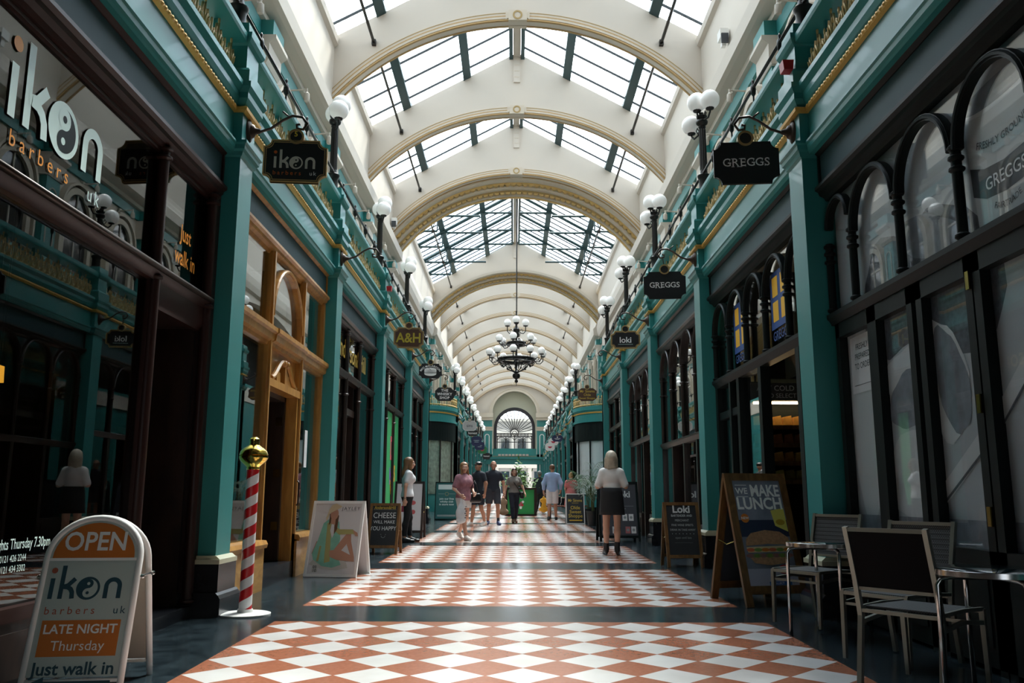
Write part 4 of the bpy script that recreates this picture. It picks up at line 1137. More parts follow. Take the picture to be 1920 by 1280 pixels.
for j, k in enumerate(range(8, KLAST - 1)):
    dup(protoL.root, (0, YK(k) + PB - PH, 0), None, 'dark shopfront on the left past the crossing, %s beyond it' % ORD[j + 1])
    dup(protoR.root, (0, YK(k) + PH, 0), None, 'dark shopfront on the right past the crossing, %s beyond it' % ORD[j + 1])
# ---------------------------------------------------------------- the crossing: recessed sides and bowed corners
def bow_pts(off, n=14):
    # quarter curve from the recessed side to the aisle, off = outward offset
    return [(4.0 - (1.22 + off) * math.sin(PI / 2 * i / n), CROSS1 - .12 - (2.05 + off) * math.cos(PI / 2 * i / n)) for i in range(n + 1)]
M['blind'] = mat('pale_window_blind', (0.80, 0.82, 0.84), 0.6)
for s in (-1, 1):
    sd_ = SIDE[s]
    r = thing('bow_shopfront', (0, 0, 0), 0, 'bowed teal shopfront at the far %s corner of the crossing' % sd_, 'shopfront', 'bowed corner shopfronts')
    def bow(mb, off, z0, z1, mi=0, back=.12):
        a, b = bow_pts(off), bow_pts(off - back)
        mb.strip([(s * p[0], p[1]) for p in a], [(s * p[0], p[1]) for p in b], z0, z1, 'z', mi)
    f = MB()
    bow(f, .0, 4.42, 4.80); bow(f, .05, 4.40, 4.50); bow(f, .05, 4.86, 4.93); bow(f, .09, 4.93, 5.10);
    f.build('bow_frieze', M['teal'], r)
    f = MB(); bow(f, .02, .0, .75 + .44); f.build('stall_riser', M['teal'], r)
    g = MB(); bow(g, .035, 4.79, 4.85); g.build('gilt_moulding', M['gold'], r)
    b = MB(); bow(b, .0, 3.55, 4.40); b.build('fascia_board', M['black'], r)
    w_ = MB(); bow(w_, -.03, 1.15, 3.55, 0, .02); w_.build('bow_pane', M['clearglass'], r)
    fr = MB()
    for i in (0, 5, 10, 14):
        p = bow_pts(-.01)[i]; fr.tube([(s * p[0], p[1], 1.1), (s * p[0], p[1], 3.6)], .035, 8)
    bow(fr, .02, 1.12, 1.2, 0, .1)
    fr.build('window_frame', M['darkwood'] if s < 0 else M['black'], r)
    bk = MB(); bow(bk, -.08, 1.1, 3.6, 0, .02); bk.build('window_blind', mat('sage_display', (.36, .40, .32), .7, var=.7, vscale=7) if s < 0 else M['blind'], r)  # left: pale sage put in for a lit bottle display; right: a blind
    o = MB()
    for i in range(26):
        t = (i + .5) / 26
        p = (4.0 - 1.25 * math.sin(PI / 2 * t), CROSS1 - .12 - 2.08 * math.cos(PI / 2 * t))
        h = .42 if i % 2 else .30
        o.tube([(s * p[0], p[1], 5.1), (s * p[0], p[1], 5.1 + h)], .016, 5); o.ball((s * p[0], p[1], 5.1 + h), (.035, .035, .05), 6, 5); o.ball((s * p[0], p[1], 5.17), (.05, .05, .04), 6, 5)
    o.build('gilt_cresting', M['gold2'], r, True)
    hb_ = MB(); bow(hb_, .02, 5.52, 5.66, 0, .2); hb_.build('hand_beam', M['teal'], r)
    # recessed flank between the near pilaster and the bow
    fl = MB()
    x0, x1 = (s * 3.98, s * 4.2) if s > 0 else (s * 4.2, s * 3.98)
    fl.box(x0, x1, CROSS0 + .1, CROSS1 - 2.0, -.2, 5.1)
    fl.box(min(s * 2.7, s * 4.1), max(s * 2.7, s * 4.1), CROSS0 - .10, CROSS0 + .19, -.2, 5.1)
    fl.box(min(s * 2.7, s * 4.1), max(s * 2.7, s * 4.1), CROSS1 - .19, CROSS1 + .1, -.2, 5.1)
    tag(fl.build('crossing_flank', M['teal']), 'teal recessed flank wall of the crossing on the %s' % sd_, 'wall', kind='structure')

# ---------------------------------------------------------------- end wall with the fan window
E0 = YEND
ew = thing('wall_back', (0, E0, 0), 0, 'cream end wall with deep arched recess and fan window', 'wall', None, 'structure')
def poly_arch(r, zc, z0, n=32): return [(-r, z0)] + [(-r * math.cos(PI * i / n), zc + r * math.sin(PI * i / n)) for i in range(n + 1)] + [(r, z0)]
b = MB()
inn = poly_arch(2.12, 8.95, 4.75)
m_ = len(inn)
# wall face: outline opened to the room's outer rectangle
outl = [(-4.4, 4.75)] + [(-4.4 + 8.8 * i / (m_ - 3), 13.4 if 0 < i < m_ - 3 else 13.4) for i in range(m_ - 2)] + [(4.4, 4.75)]
b.strip(inn, outl, 0, .3)
b.build('end_face', M['cream'], ew)
b = MB()
b.strip(poly_arch(2.12, 8.95, 8.95), poly_arch(2.38, 8.95, 8.95), -.12, .0); b.strip(poly_arch(2.36, 8.95, 8.95), poly_arch(2.46, 8.95, 8.95), -.18, .0)
for s in (-1, 1):
    x0, x1 = sorted((s * 2.05, s * 4.2))
    b.box(x0, x1, -.30, .0, 8.25, 8.95); b.box(x0, x1, -.38, .0, 8.5, 8.95); b.box(x0, x1, -.25, .0, 7.25, 7.62); b.box(x0, x1, -.30, .0, 7.52, 7.62)
b.build('end_moulding', M['cream2'], ew)
b = MB()
for s in (-1, 1):
    x0, x1 = sorted((s * 2.15, s * 4.2))
    b.box(x0, x1, -.15, .0, 7.62, 8.25)
    x0, x1 = sorted((s * 2.15, s * 3.15))
    b.box(x0, x1, -.2, .0, .7, 7.25)
b.box(-2.12, 2.12, 1.0, 1.2, 5.05, 5.62)
b.box(-2.9, 2.9, -.35, -.05, 4.05, 4.72); b.box(-2.9, 2.9, -.45, -.05, 4.55, 4.75); b.box(-2.9, 2.9, -.2, .3, 4.72, 5.0)
b.build('end_teal', M['teal'], ew)
b = MB()
for s in (-1, 1):
    for dx in (-.20, .20): b.box(s * 2.62 + dx - .035, s * 2.62 + dx + .035, -.23, -.2, 1.2, 6.7)
    b.strip(arc(s * 2.62, 6.7, .165, 0, PI, 12), arc(s * 2.62, 6.7, .235, 0, PI, 12), -.23, -.2)
b.build('panel_outline', M['white'], ew)
b = MB(); b.strip(poly_arch(2.12, 8.95, 4.75), poly_arch(2.2, 8.95, 4.75), .3, 1.05)
b.build('recess_soffit', mat('grey_olive_soffit', (0.42, 0.42, 0.33), 0.7), ew)
b = MB()
OL_ = MB(); OL_.strip(poly_arch(1.95, 7.60, 5.6), poly_arch(2.16, 8.95, 5.6), 1.0, 1.2); OL_.build('recess_back', mat('olive_plaster', (0.50, 0.50, 0.40), 0.7), ew)
b.strip(poly_arch(1.78, 7.55, 5.6), poly_arch(2.0, 7.60, 5.6), .95, 1.2); b.strip(poly_arch(1.72, 7.55, 5.6), poly_arch(1.95, 7.55, 5.6), 0.9, 1.1)
b.build('window_arch', mat('dark_plum_frame', (0.012, 0.010, 0.018), 0.5), ew)
b = MB()
t = .05
hub = 7.10
for i in range(1, 16):
    a = PI * i / 16
    d = (math.cos(a), math.sin(a))
    b.tube([(.38 * d[0], 1.05, hub + .38 * d[1]), (1.0 * d[0], 1.05, hub + 1.0 * d[1]), (2.1 * d[0], 1.05, hub + min(2.15 * d[1], 2.2))], t * .8, 5)
for rr in (.38, .22): b.strip(arc(0, hub, rr - .04, 0, 2 * PI, 24), arc(0, hub, rr + .02, 0, 2 * PI, 24), 1.02, 1.08)
for z in (7.06, 6.78): b.box(-1.8, 1.8, 1.01, 1.09, z - .04, z + .04)
for i in range(11):
    c = -1.65 + .33 * i
    b.strip(arc(c, 6.92, .07, 0, 2 * PI, 10), arc(c, 6.92, .12, 0, 2 * PI, 10), 1.03, 1.07)
for c in (-1.25, -.42, .42, 1.25): b.strip(arc(c, 6.28, .39, 0, PI, 12), arc(c, 6.28, .45, 0, PI, 12), 1.02, 1.08)
for c in (-1.66, -.83, 0, .83, 1.66): b.box(c - .045, c + .045, 1.01, 1.09, 5.6, 6.8)
b.box(-1.8, 1.8, 1.01, 1.09, 6.2, 6.27)
b.build('window_tracery', M['iron'], ew)
b = MB(); b.prism(poly_arch(1.8, 7.55, 5.6), 1.945, 1.053); b.build('window_pane', M['roofglass'], ew)
M['letterrow'] = mat('pale_letter_strip', (0.62, 0.52, 0.48), 0.5)
b = MB()
for i in range(9): b.box(-1.55 + i * .33, -1.55 + i * .33 + .25, -.30, -.2, 4.86, 5.02)
b.build('letter_row', M['letterrow'], ew)
b = MB()
for i in range(30): b.box(-2.05 + i * .14, -2.0 + i * .14, -.42, -.36, 4.75, 4.86)
b.build('gilt_cresting', M['goldline'], ew)
# way out to the street: reveals and street beyond
b = MB()
for s in (-1, 1):
    x0, x1 = sorted((s * 2.25, s * 3.0)); b.box(x0, x1, 0, 2.0, .5, 4.1)
b.box(-3.0, 3.0, 0, 2.0, 4.05, 4.6)
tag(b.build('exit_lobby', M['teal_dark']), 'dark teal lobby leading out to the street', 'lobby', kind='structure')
st_ = thing('street_facade', (0, 104, 0), 0, 'pale stone street building seen through the far exit', 'building', None, 'structure')
b = MB()
b.box(-14, 14, 0, 1, 0, 10.2)
b.build('facade_wall', mat('pale_stone', (0.30, 0.28, 0.25), 0.8, var=.1), st_)
b = MB()
for i in range(8):
    for z in (5.6, 1.4): b.box(-7.6 + i * 2, -6.6 + i * 2, -.06, .0, z, z + (2.3 if 3 < z < 8 else 1.6 if z > 8 else 2.6))
b.build('facade_window', M['winglass'], st_)
b = MB()
for i in range(9): b.box(-8.35 + i * 2, -7.9 + i * 2, -.25, 0, .5, 8.6)
b.box(-14, 14, -.4, 0, 4.4, 4.9); b.box(-14, 14, -.5, 0, 8.5, 9.0); b.box(-14, 14, -.5, 0, 10.0, 10.3)
b.build('facade_stone', mat('cream_stone_trim', (0.42, 0.38, 0.32), 0.8), st_)  # columns and bands in a creamier stone colour than the wall

# ---------------------------------------------------------------- hanging shop signs
def plate_outline(w, h, kind):
    a, b = w / 2, h / 2
    if kind == 'notch':
        r = .075
        pts = []
        for cx, cz, a0 in ((a, b, PI), (-a, b, 1.5 * PI), (-a, -b, 0), (a, -b, .5 * PI)):
            ps = [(cx + r * math.cos(a0 + PI / 2 * i / 6), cz + r * math.sin(a0 + PI / 2 * i / 6)) for i in range(7)]
            pts += ps[::-1] if False else ps[::-1]
        # order the corners anticlockwise starting top right
        return pts
    if kind == 'oct':
        c = .11
        return [(a, b - c), (a - c, b), (-a + c, b), (-a, b - c), (-a, -b + c), (-a + c, -b), (a - c, -b), (a, -b + c)]
    c = .09
    return [(a, b * .55), (a - .12, b), (-a + .12, b), (-a, b * .55), (-a * .94, 0), (-a, -b * .55), (-a + .12, -b), (a - .12, -b), (a, -b * .55), (a * .94, 0)]
M['signblack'] = mat('black_sign_board', (0.010, 0.011, 0.012), 0.4)
M['signnavy'] = mat('navy_sign_board', (0.012, 0.018, 0.075), 0.4)
M['signbrown'] = mat('brown_sign_board', (0.060, 0.026, 0.012), 0.45)
M['signgrey'] = mat('pale_grey_sign_board', (0.48, 0.46, 0.45), 0.5)
M['signwhite'] = mat('white_sign_board', (0.72, 0.70, 0.68), 0.5)
M['signgreen'] = mat('green_sign_board', (0.02, 0.16, 0.05), 0.5)
M['yolk'] = mat('mustard_lettering', (0.40, 0.32, 0.025), 0.5)
M['signred'] = mat('crimson_print', (0.45, 0.02, 0.05), 0.5)
def sign(s, k, z0, z1, w, label, board, border, draw, kind='notch', disc=True, xc=2.22, yaw=None, bracket=True):
    y = YK(k)
    r = thing('hanging_sign', (s * xc, y, (z0 + z1) / 2), 0, label, 'sign', 'hanging shop signs')
    h = z1 - z0
    yw = (.09 if s < 0 else -.09) if yaw is None else yaw
    rot = Matrix.Rotation(yw, 4, 'Z')
    o = plate_outline(w, h, kind)
    b = MB(); b.prism(o, -.018, .018, 'y', 0, rot)
    b.build('board', board, r)
    if border:
        b = MB()
        sc = lambda f, e: [(p[0] * (1 - 2 * e / w), p[1] * (1 - 2 * e / h)) for p in f]
        for e0, e1, d in ((0, .014, .022), (.024, .030, .021)):
            b.strip(sc(o, e0), sc(o, e1), -d, d, 'y', 0, True, rot)
        b.build('border', border, r)
    lt = MB()
    U, V = rot @ Vector((1, 0, 0)), Vector((0, 0, 1))
    mats = draw(Plane(rot @ Vector((0, -.0195, 0)), U, V), lt)
    lt.build('lettering', mats, r)
    if disc:
        b = MB(); b.lathe([(.0, -.022), (.058, -.022), (.07, -.03), (.072, 0), (.07, .03), (.058, .022), (.0, .022)], 18, (0, 0, h / 2 + .035), 0, rot, 'y')
        b.strip(arc(0, h / 2 + .035, .058, 0, 2 * PI, 24), arc(0, h / 2 + .035, .078, 0, 2 * PI, 24), -.034, .034, 'y', 1, False, rot)
        b.build('number_disc', [board, M['goldline']], r)
    if bracket:
        b = MB()
        wx = s * (XP - xc)                            # wall offset from the sign centre
        zt = 4.68 - (z0 + z1) / 2
        b.tube([(wx, 0, zt), (wx - s * .10, 0, zt - .01), (wx - s * .22, 0, zt + .03), (wx - s * .34, 0, zt + .12), (wx - s * .43, 0, zt + .165), (wx - s * .53, 0, zt + .15), (wx - s * .58, 0, zt + .08),
                (wx - s * .54, 0, zt + .02), (wx - s * .48, 0, zt + .03), (wx - s * .475, 0, zt + .07), (wx - s * .51, 0, zt + .075)], .014, 7)
        b.tube([(0, 0, h / 2 + .09), (wx - s * .50, 0, zt + .02)], .007, 5)
        b.tube([(wx - s * .40, 0, zt + .15), (wx - s * .33, 0, zt + .21)], .01, 5)
        b.build('bracket', M['bronze'], r, True)
        b = MB(); b.lathe([(.0, -.02), (.11, -.02), (.115, .0), (.10, .02), (.07, .03), (.06, .055), (.035, .07), (.02, .12), (.0, .12)], 16, (0, 0, 0))
        Mx = Matrix.Translation((wx, 0, zt)) @ Matrix.Rotation(-s * PI / 2, 4, 'Y')
        b.v = [tuple(Mx @ Vector((p[0] * .85, p[1] * .7, p[2]))) if False else tuple(Mx @ Vector((p[0] * 1.1, p[1] * .75, p[2]))) for p in b.v]
        b.build('bracket_rose', M['bronze'], r, math.radians(40))
    return r
def d_ikon(p, m):
    ikon_word(p, m, -.205, -.075, .118, 0, 1, 2, .002)
    p.text(m, 'barbers', -.075, -.125, .062, .002, 1, spacing=1.45, bold=.006); p.text(m, 'uk', .175, -.125, .058, .002, 3, spacing=1.3, bold=.006)
    p.text(m, '5', 0, .275, .075, .016, 4, bold=.015)
    return [mat('bone_lettering', (0.60, 0.60, 0.52), .5), mat('burnt_orange_lettering', (0.55, 0.12, 0.02), .5), M['signblack'], M['letter_white'], mat('gold_numeral', (0.75, 0.55, 0.05), .4)]
def serif(p, m, word, u, v, size, mi, w_tot):
    # roman capitals: the built-in letters with bracket serifs set at the stroke ends
    p.text(m, word, u, v, size, .002, mi, xs=1.0, bold=-.004)
    vs, fs = glyphs(word, size, bold=-.004)
def d_greggs(p, m):
    w = .46
    size = .118
    x = -w / 2
    h = size * .73
    def serifbar(a, b, z): p.rect(m, a, b, z - .003, z + .003, .0025, 0)
    adv = {'G': .083, 'R': .077, 'E': .071, 'S': .062}
    for ch in 'GREGGS':
        c = x + adv[ch] / 2
        p.text(m, ch, c, 0, size, .002, 0, bold=.004)
        zb, zt_ = -h / 2 + .002, h / 2 - .002
        if ch in 'RE':
            serifbar(c - .038, c - .008, zb); serifbar(c - .038, c - .012, zt_)
        if ch == 'R': serifbar(c + .016, c + .042, zb)
        if ch == 'E':
            p.rect(m, c + .022, c + .028, zb, zb + .022, .0025, 0); p.rect(m, c + .020, c + .026, zt_ - .02, zt_, .0025, 0)
        if ch == 'G': serifbar(c + .012, c + .042, -.002); p.rect(m, c + .024, c + .029, zt_ - .026, zt_, .0025, 0)
        if ch == 'S': p.rect(m, c + .016, c + .021, zt_ - .022, zt_, .0025, 0); p.rect(m, c - .024, c - .019, zb, zb + .024, .0025, 0)
        x += adv[ch]
    return [M['letter_white']]
def d_loki(p, m):
    p.text(m, 'loki', 0, -.01, .17, .002, 0, bold=.012)
    p.rect(m, -.15, .15, -.10, -.094, .002, 1)
    return [M['letter_white'], M['letter_pale']]
def d_ah(p, m):
    p.text(m, 'A&H', 0, -.01, .28, .002, 0, bold=.02, xs=.9)
    return [M['yolk']]
def d_mac(p, m):
    p.text(m, 'MISS MACAROON', 0, .13, .075, .002, 0, bold=.008, bend=.30)
    p.disc(m, 0, .03, .155, .002, 0, 28, .055); p.disc(m, 0, -.075, .155, .002, 0, 28, .055); p.rect(m, -.155, .155, -.075, .03, .002, 0)
    p.rect(m, -.16, .16, -.035, -.027, .003, 1); p.rect(m, -.16, .16, -.06, -.052, .003, 1); p.line(m, [(-.05, .07), (.02, .02)], .008, .003, 1); p.disc(m, 0, -.0, .15, .0025, 1, 28, .05, 0, PI, 1.0 * PI + .01)
    return [M['letter_white'], M['signblack']]
def d_whisky(p, m):
    for i, s_ in enumerate(('THE', 'WHISKY', 'SHOP')): p.text(m, s_, 0, .115 - i * .115, .115, .002, 0, bold=.02, spacing=1.1)
    return [M['letter_white']]
def d_simms(p, m):
    p.text(m, 'Mr Simms', 0, .10, .115, .002, 0, bold=.008); p.text(m, 'Olde', 0, -.01, .11, .002, 0, bold=.008); p.text(m, 'Sweet Shoppe', 0, -.115, .085, .002, 0, bold=.008)
    return [M['goldleaf']]
def d_sims(p, m):
    p.text(m, 'sims', 0, .0, .22, .002, 0, bold=.004, xs=.75); p.rect(m, -.2, .2, -.15, -.145, .002, 0)
    return [M['ink']]
def d_honest(p, m):
    p.text(m, 'honest', 0, 0, .17, .002, 0, bold=.006); return [M['letter_white']]
def d_lines(p, m):
    p.text(m, 'THE ARCADE' if False else '· · ·', 0, 0, .12, .002, 0); p.rect(m, -.16, .16, .03, .045, .002, 0); p.rect(m, -.12, .12, -.06, -.045, .002, 0); return [M['letter_pale']]
def d_red(p, m):
    p.disc(m, 0, .02, .12, .002, 0, 20, .10, 0, PI, 2 * PI); p.line(m, [(-.15, .02), (.15, .02)], .02, .002, 0); return [M['signred']]
def d_crest(p, m):
    p.disc(m, 0, .06, .03, .002, 0, 12); p.rect(m, -.15, .15, -.02, -.005, .002, 0); p.rect(m, -.1, .1, -.06, -.048, .002, 0); return [M['letter_white']]
GB = M['gold2']
sign(-1, 0, 4.14, 4.58, .62, "black gilt-edged barber's sign with two-tone disc and number 5", M['signblack'], GB, d_ikon)
sign(1, 0, 4.14, 4.57, .63, 'plain black bakery sign hung nearest on the right', M['signblack'], None, d_greggs)
sign(1, 1, 4.06, 4.48, .63, 'plain black bakery sign hung second from the front on the right', M['signblack'], None, d_greggs)
sign(1, 2, 4.09, 4.46, .60, 'black gilt-edged sign lettered loki in white', M['signblack'], GB, d_loki)
sign(-1, 2, 4.09, 4.52, .61, 'brown deli sign with mustard initials and ampersand', M['signbrown'], M['goldline'], d_ah)
sign(-1, 3, 4.10, 4.48, .59, 'black sign with a white macaroon drawing', M['signblack'], None, d_mac)
sign(-1, 4, 4.02, 4.44, .60, 'black eight-sided whisky shop sign with white capitals', M['signblack'], None, d_whisky, 'oct')
sign(1, 4, 4.03, 4.43, .60, 'dark brown sweet shop sign with gold lettering', M['signbrown'], None, d_simms, 'wave')
sign(-1, 7, 4.13, 4.60, .66, 'pale grey sign lettered sims beyond the crossing', M['signgrey'], M['signwhite'], d_sims, 'oct', True, 2.15)
sign(-1, 8, 4.20, 4.50, .60, 'small black sign lettered honest behind the pale grey sign', M['signblack'], None, d_honest, 'oct', False)
sign(-1, 9, 3.95, 4.5, .62, 'first navy sign beyond the honest sign on the left', M['signnavy'], None, d_lines, 'wave', False)
sign(-1, 10, 3.95, 4.45, .62, 'second navy sign beyond the honest sign on the left', M['signnavy'], None, d_lines, 'oct', False)
sign(-1, 11, 3.95, 4.45, .62, 'green and white sign far along on the left', M['signgreen'], None, d_red, 'oct', False)
sign(-1, 13, 3.95, 4.45, .62, 'small black sign farthest along on the left', M['signblack'], None, d_honest, 'oct', False)
sign(1, 8, 3.92, 4.26, .58, 'navy eight-sided crest sign beyond the crossing on the right', M['signnavy'], None, d_crest, 'oct', True)
sign(1, 9, 4.0, 4.4, .58, 'nearer white sign with a crimson half-disc on the right', M['signwhite'], None, d_red, 'oct', False)
sign(1, 10, 3.92, 4.4, .60, 'farther white sign with a crimson half-disc on the right', M['signwhite'], None, d_red, 'oct', False)
# bare brackets
for s, k in ((-1, 1), (1, 3)):
    r = thing('sign_bracket', (s * XP, YK(k), 4.68), 0, 'empty scrolled sign bracket on the %s pilaster, %s from the front' % (SIDE[s], ORD[k + 1]), 'bracket')
    b = MB()
    q_ = [(0, 0), (.1, -.01), (.22, .03), (.34, .12), (.43, .165), (.53, .15), (.58, .08), (.54, .02), (.48, .03), (.475, .07), (.51, .075)]
    b.tube([(-s * a, 0, z) for a, z in q_], .014, 7)
    b.build('scroll', M['bronze'], r, True)
    b = MB(); b.lathe([(.0, -.02), (.11, -.02), (.115, .0), (.10, .02), (.07, .03), (.06, .055), (.035, .07), (.02, .12), (.0, .12)], 16)
    Mx = Matrix.Rotation(-s * PI / 2, 4, 'Y')
    b.v = [tuple(Mx @ Vector((p[0] * 1.1, p[1] * .75, p[2]))) for p in b.v]
    b.build('rose', M['bronze'], r, math.radians(40))

# alarm boxes and cameras
M['alarmred'] = mat('alarm_red', (0.40, 0.01, 0.02), 0.4)
for s, k, z in ((1, 0, 5.30), (-1, 2, 5.3)):
    b = MB(); b.prism([(-.045, -.05), (.045, -.05), (.055, .05), (-.055, .05)], -.06, .06)
    o = b.build('alarm_beacon', M['alarmred'], None, False, (s * (XP - .03 - .045), YK(k) - .14, z))
    tag(o, 'red alarm beacon on the %s pedestal above the %s sign' % (SIDE[s], 'nearest bakery' if s > 0 else 'brown deli'), 'alarm')
for s, y in ((1, 14.85), (-1, 26.0)):
    r = thing('security_camera', (s * 3.955, y, 9.62), 0, 'white boxy camera fixed above the %s cornice' % SIDE[s], 'camera')
    b = MB(); b.box(min(0, -s * .16), max(0, -s * .16), -.12, .12, -.02, .16); b.box(min(-s * .04, -s * .12), max(-s * .04, -s * .12), -.05, .05, -.16, 0); b.build('housing', M['white'], r)
    b = MB(); b.box(min(-s * .02, -s * .15), max(-s * .02, -s * .15), -.16, -.121, -.15, .04); b.build('lens', M['ink'], r)

# ---------------------------------------------------------------- chandelier over the crossing
CY = 33.4
ch = thing('chandelier', (.03, CY, 0), 0, 'three-tier black iron chandelier with white globes hung over the crossing', 'chandelier')
b = MB()
b.tube([(0, 0, 8.35), (0, 0, 13.3)], .018, 6); b.tube([(.03, 0, 8.35), (.02, 0, 13.25)], .008, 5)
b.build('suspension_chain', M['iron'], ch)
b = MB()
b.lathe([(0, 5.38), (.012, 5.4), (.015, 5.5), (.06, 5.53), (.07, 5.58), (.05, 5.62), (.03, 5.64), (.06, 5.66), (.13, 5.70), (.155, 5.78), (.13, 5.86), (.06, 5.9), (.10, 5.95), (.05, 6.0), (.035, 6.1), (.05, 6.3), (.09, 6.33), (.05, 6.38), (.04, 6.8),
         (.06, 6.95), (.1, 7.02), (.05, 7.08), (.04, 7.35), (.09, 7.4), (.11, 7.55), (.13, 7.65), (.09, 7.72), (.05, 7.76), (.04, 7.85), (.10, 7.9), (.11, 7.95), (.05, 8.0), (.03, 8.1), (.035, 8.4), (.0, 8.42)], 14)
for a in range(8):
    t = PI / 4 * a
    c, s_ = math.cos(t), math.sin(t)
    for z, r in ((7.25, .14), (7.45, .12)):
        b.tube([(c * .04, s_ * .04, z - .12), (c * r, s_ * r, z - .08), (c * r * 1.2, s_ * r * 1.2, z), (c * r * .9, s_ * r * .9, z + .04), (c * r * .8, s_ * r * .8, z)], .016, 5)
b.build('central_stem', M['iron'], ch, math.radians(40))
globe_c = MB(); globe_c.ball((0, 0, 0), .145, 16, 10); gcm = globe_c.mesh('globe', M['globe'], True)
def tier(name, zr, rr, ra, zg, n, ph):
    b = MB()
    if rr > 0:
        b.strip([(rr * .80 * math.cos(2 * PI * i / 36), rr * .80 * math.sin(2 * PI * i / 36)) for i in range(36)],
                [(rr * math.cos(2 * PI * i / 36), rr * math.sin(2 * PI * i / 36)) for i in range(36)], zr - .05, zr + .06, 'z', 0, True)
        b.tube([(rr * 1.02 * math.cos(2 * PI * i / 36), rr * 1.02 * math.sin(2 * PI * i / 36), zr + .05) for i in range(36)], .03, 6, 0, None, True)
        b.tube([(rr * 1.02 * math.cos(2 * PI * i / 36), rr * 1.02 * math.sin(2 * PI * i / 36), zr - .05) for i in range(36)], .022, 6, 0, None, True)
        for a in range(4):
            t = PI / 2 * a + .3
            b.tube([(0, 0, zr + .02), (rr * .9 * math.cos(t), rr * .9 * math.sin(t), zr)], .02, 5)
    for i in range(n):
        t = 2 * PI * i / n + ph
        c, s_ = math.cos(t), math.sin(t)
        r0 = max(rr, .08)
        P = lambda r, z: (c * r, s_ * r, z)
        b.tube([P(r0, zr + .02), P(r0 + (ra - r0) * .3, zr - .10), P(r0 + (ra - r0) * .7, zr - .11), P(ra, zr - .0), P(ra, zg - .16)], .02, 6)
        b.tube([P(r0 + (ra - r0) * .15, zr - .02), P(r0 + (ra - r0) * .45, zr + .06), P(r0 + (ra - r0) * .7, zr + .02), P(r0 + (ra - r0) * .6, zr - .04)], .014, 5)
        b.lathe([(.03, zg - .17), (.09, zg - .155), (.10, zg - .13), (.04, zg - .12)], 10, P(ra, 0))
        if rr > .5:
            b.tube([P(rr * .95, zr - .05), P(rr * .9, zr - .2), P(rr * .75, zr - .24), P(rr * .72, zr - .14), P(rr * .6, zr - .2), P(rr * .45, zr - .36), P(rr * .2, zr - .44), P(.05, zr - .5)], .018, 5)
            b.ball(P(rr * .78, zr - .22), .04, 6, 5); b.ball(P(rr * .5, zr - .34), .04, 6, 5)
    t_ = b.build(name, M['iron'], ch, math.radians(40))
    for i in range(n):
        t = 2 * PI * i / n + ph
        inst('globe', gcm, t_, (ra * math.cos(t), ra * math.sin(t), zg))
tier('upper_tier', 7.62, 0, .42, 7.97, 3, .5)
tier('middle_tier', 7.06, .36, .72, 7.27, 6, .35)
tier('lower_tier', 6.40, .72, 1.08, 6.72, 10, .2)
# ---------------------------------------------------------------- pavement boards
CXO = 0.06                                            # camera-frame to axis offset
def aboard(x, y, yaw, w, h, spread, label, frame, panel, draw, th=.035, fw_=.05, legs=.10, name='sandwich_board', arch=False, chain=True):
    # front foot line centred on (x, y); yaw turns the board about the vertical; leans back from the foot line
    z = FZ(y)
    r = thing(name, (x, y, z), yaw, label, 'sign')
    L = math.hypot(h, spread / 2)
    a = math.atan2(spread / 2, h)
    for nm, sg in (('front_panel', 1), ('rear_panel', -1)):
        O = Vector((0, 0 if sg > 0 else spread, 0))
        V = Vector((0, sg * math.sin(a), math.cos(a)))
        U = Vector((sg, 0, 0))
        p = Plane(O, U, V)
        fr = MB()
        for u0, u1, v0, v1 in ((-w / 2, -w / 2 + fw_, 0, L), (w / 2 - fw_, w / 2, 0, L), (-w / 2 + fw_, w / 2 - fw_, L - fw_, L), (-w / 2 + fw_, w / 2 - fw_, legs, legs + fw_)):
            p.rect(fr, u0, u1, v0, v1, th / 2, 0, th)
        f = fr.build('frame', frame, r)
        pn = MB(); p.rect(pn, -w / 2 + fw_, w / 2 - fw_, legs + fw_, L - fw_, th * .2, 0, th * .5)
        pn.build(nm, panel, r)
        if sg > 0:
            mb = MB()
            p.O = O + V * legs
            mats = draw(p, mb, w - 2 * fw_, L - legs, th * .2 + .002)
            mb.build('printed_face', mats, r)
    if chain:
        for s in (-1, 1):
            c = MB(); c.tube([(s * (w / 2 - .01), spread * .27, h * .48), (s * (w / 2 - .01), spread * .5, h * .45), (s * (w / 2 - .01), spread * .73, h * .48)], .006, 5)
            c.build('stay_chain', M['brass'], r)
    return r
M['chalkboard'] = mat('chalkboard_black', (0.014, 0.016, 0.018), 0.6, var=.3, vscale=5)
M['chalk'] = mat('chalk_white', (0.62, 0.64, 0.63), 0.8)
M['chalkdim'] = mat('chalk_grey', (0.25, 0.27, 0.27), 0.8)
M['skin'] = mat('skin', (0.48, 0.25, 0.17), 0.5)
M['aqua'] = mat('aqua_print', (0.22, 0.50, 0.38), 0.5, var=.3, vscale=9)
M['straw'] = mat('straw_print', (0.62, 0.50, 0.32), 0.5)
M['olive_print'] = mat('olive_print', (0.40, 0.36, 0.14), 0.5)
M['posterwhite'] = mat('poster_white', (0.66, 0.64, 0.64), 0.4)
M['hairbrown'] = mat('brown_hair', (0.12, 0.055, 0.025), 0.5, var=.4, vscale=30)

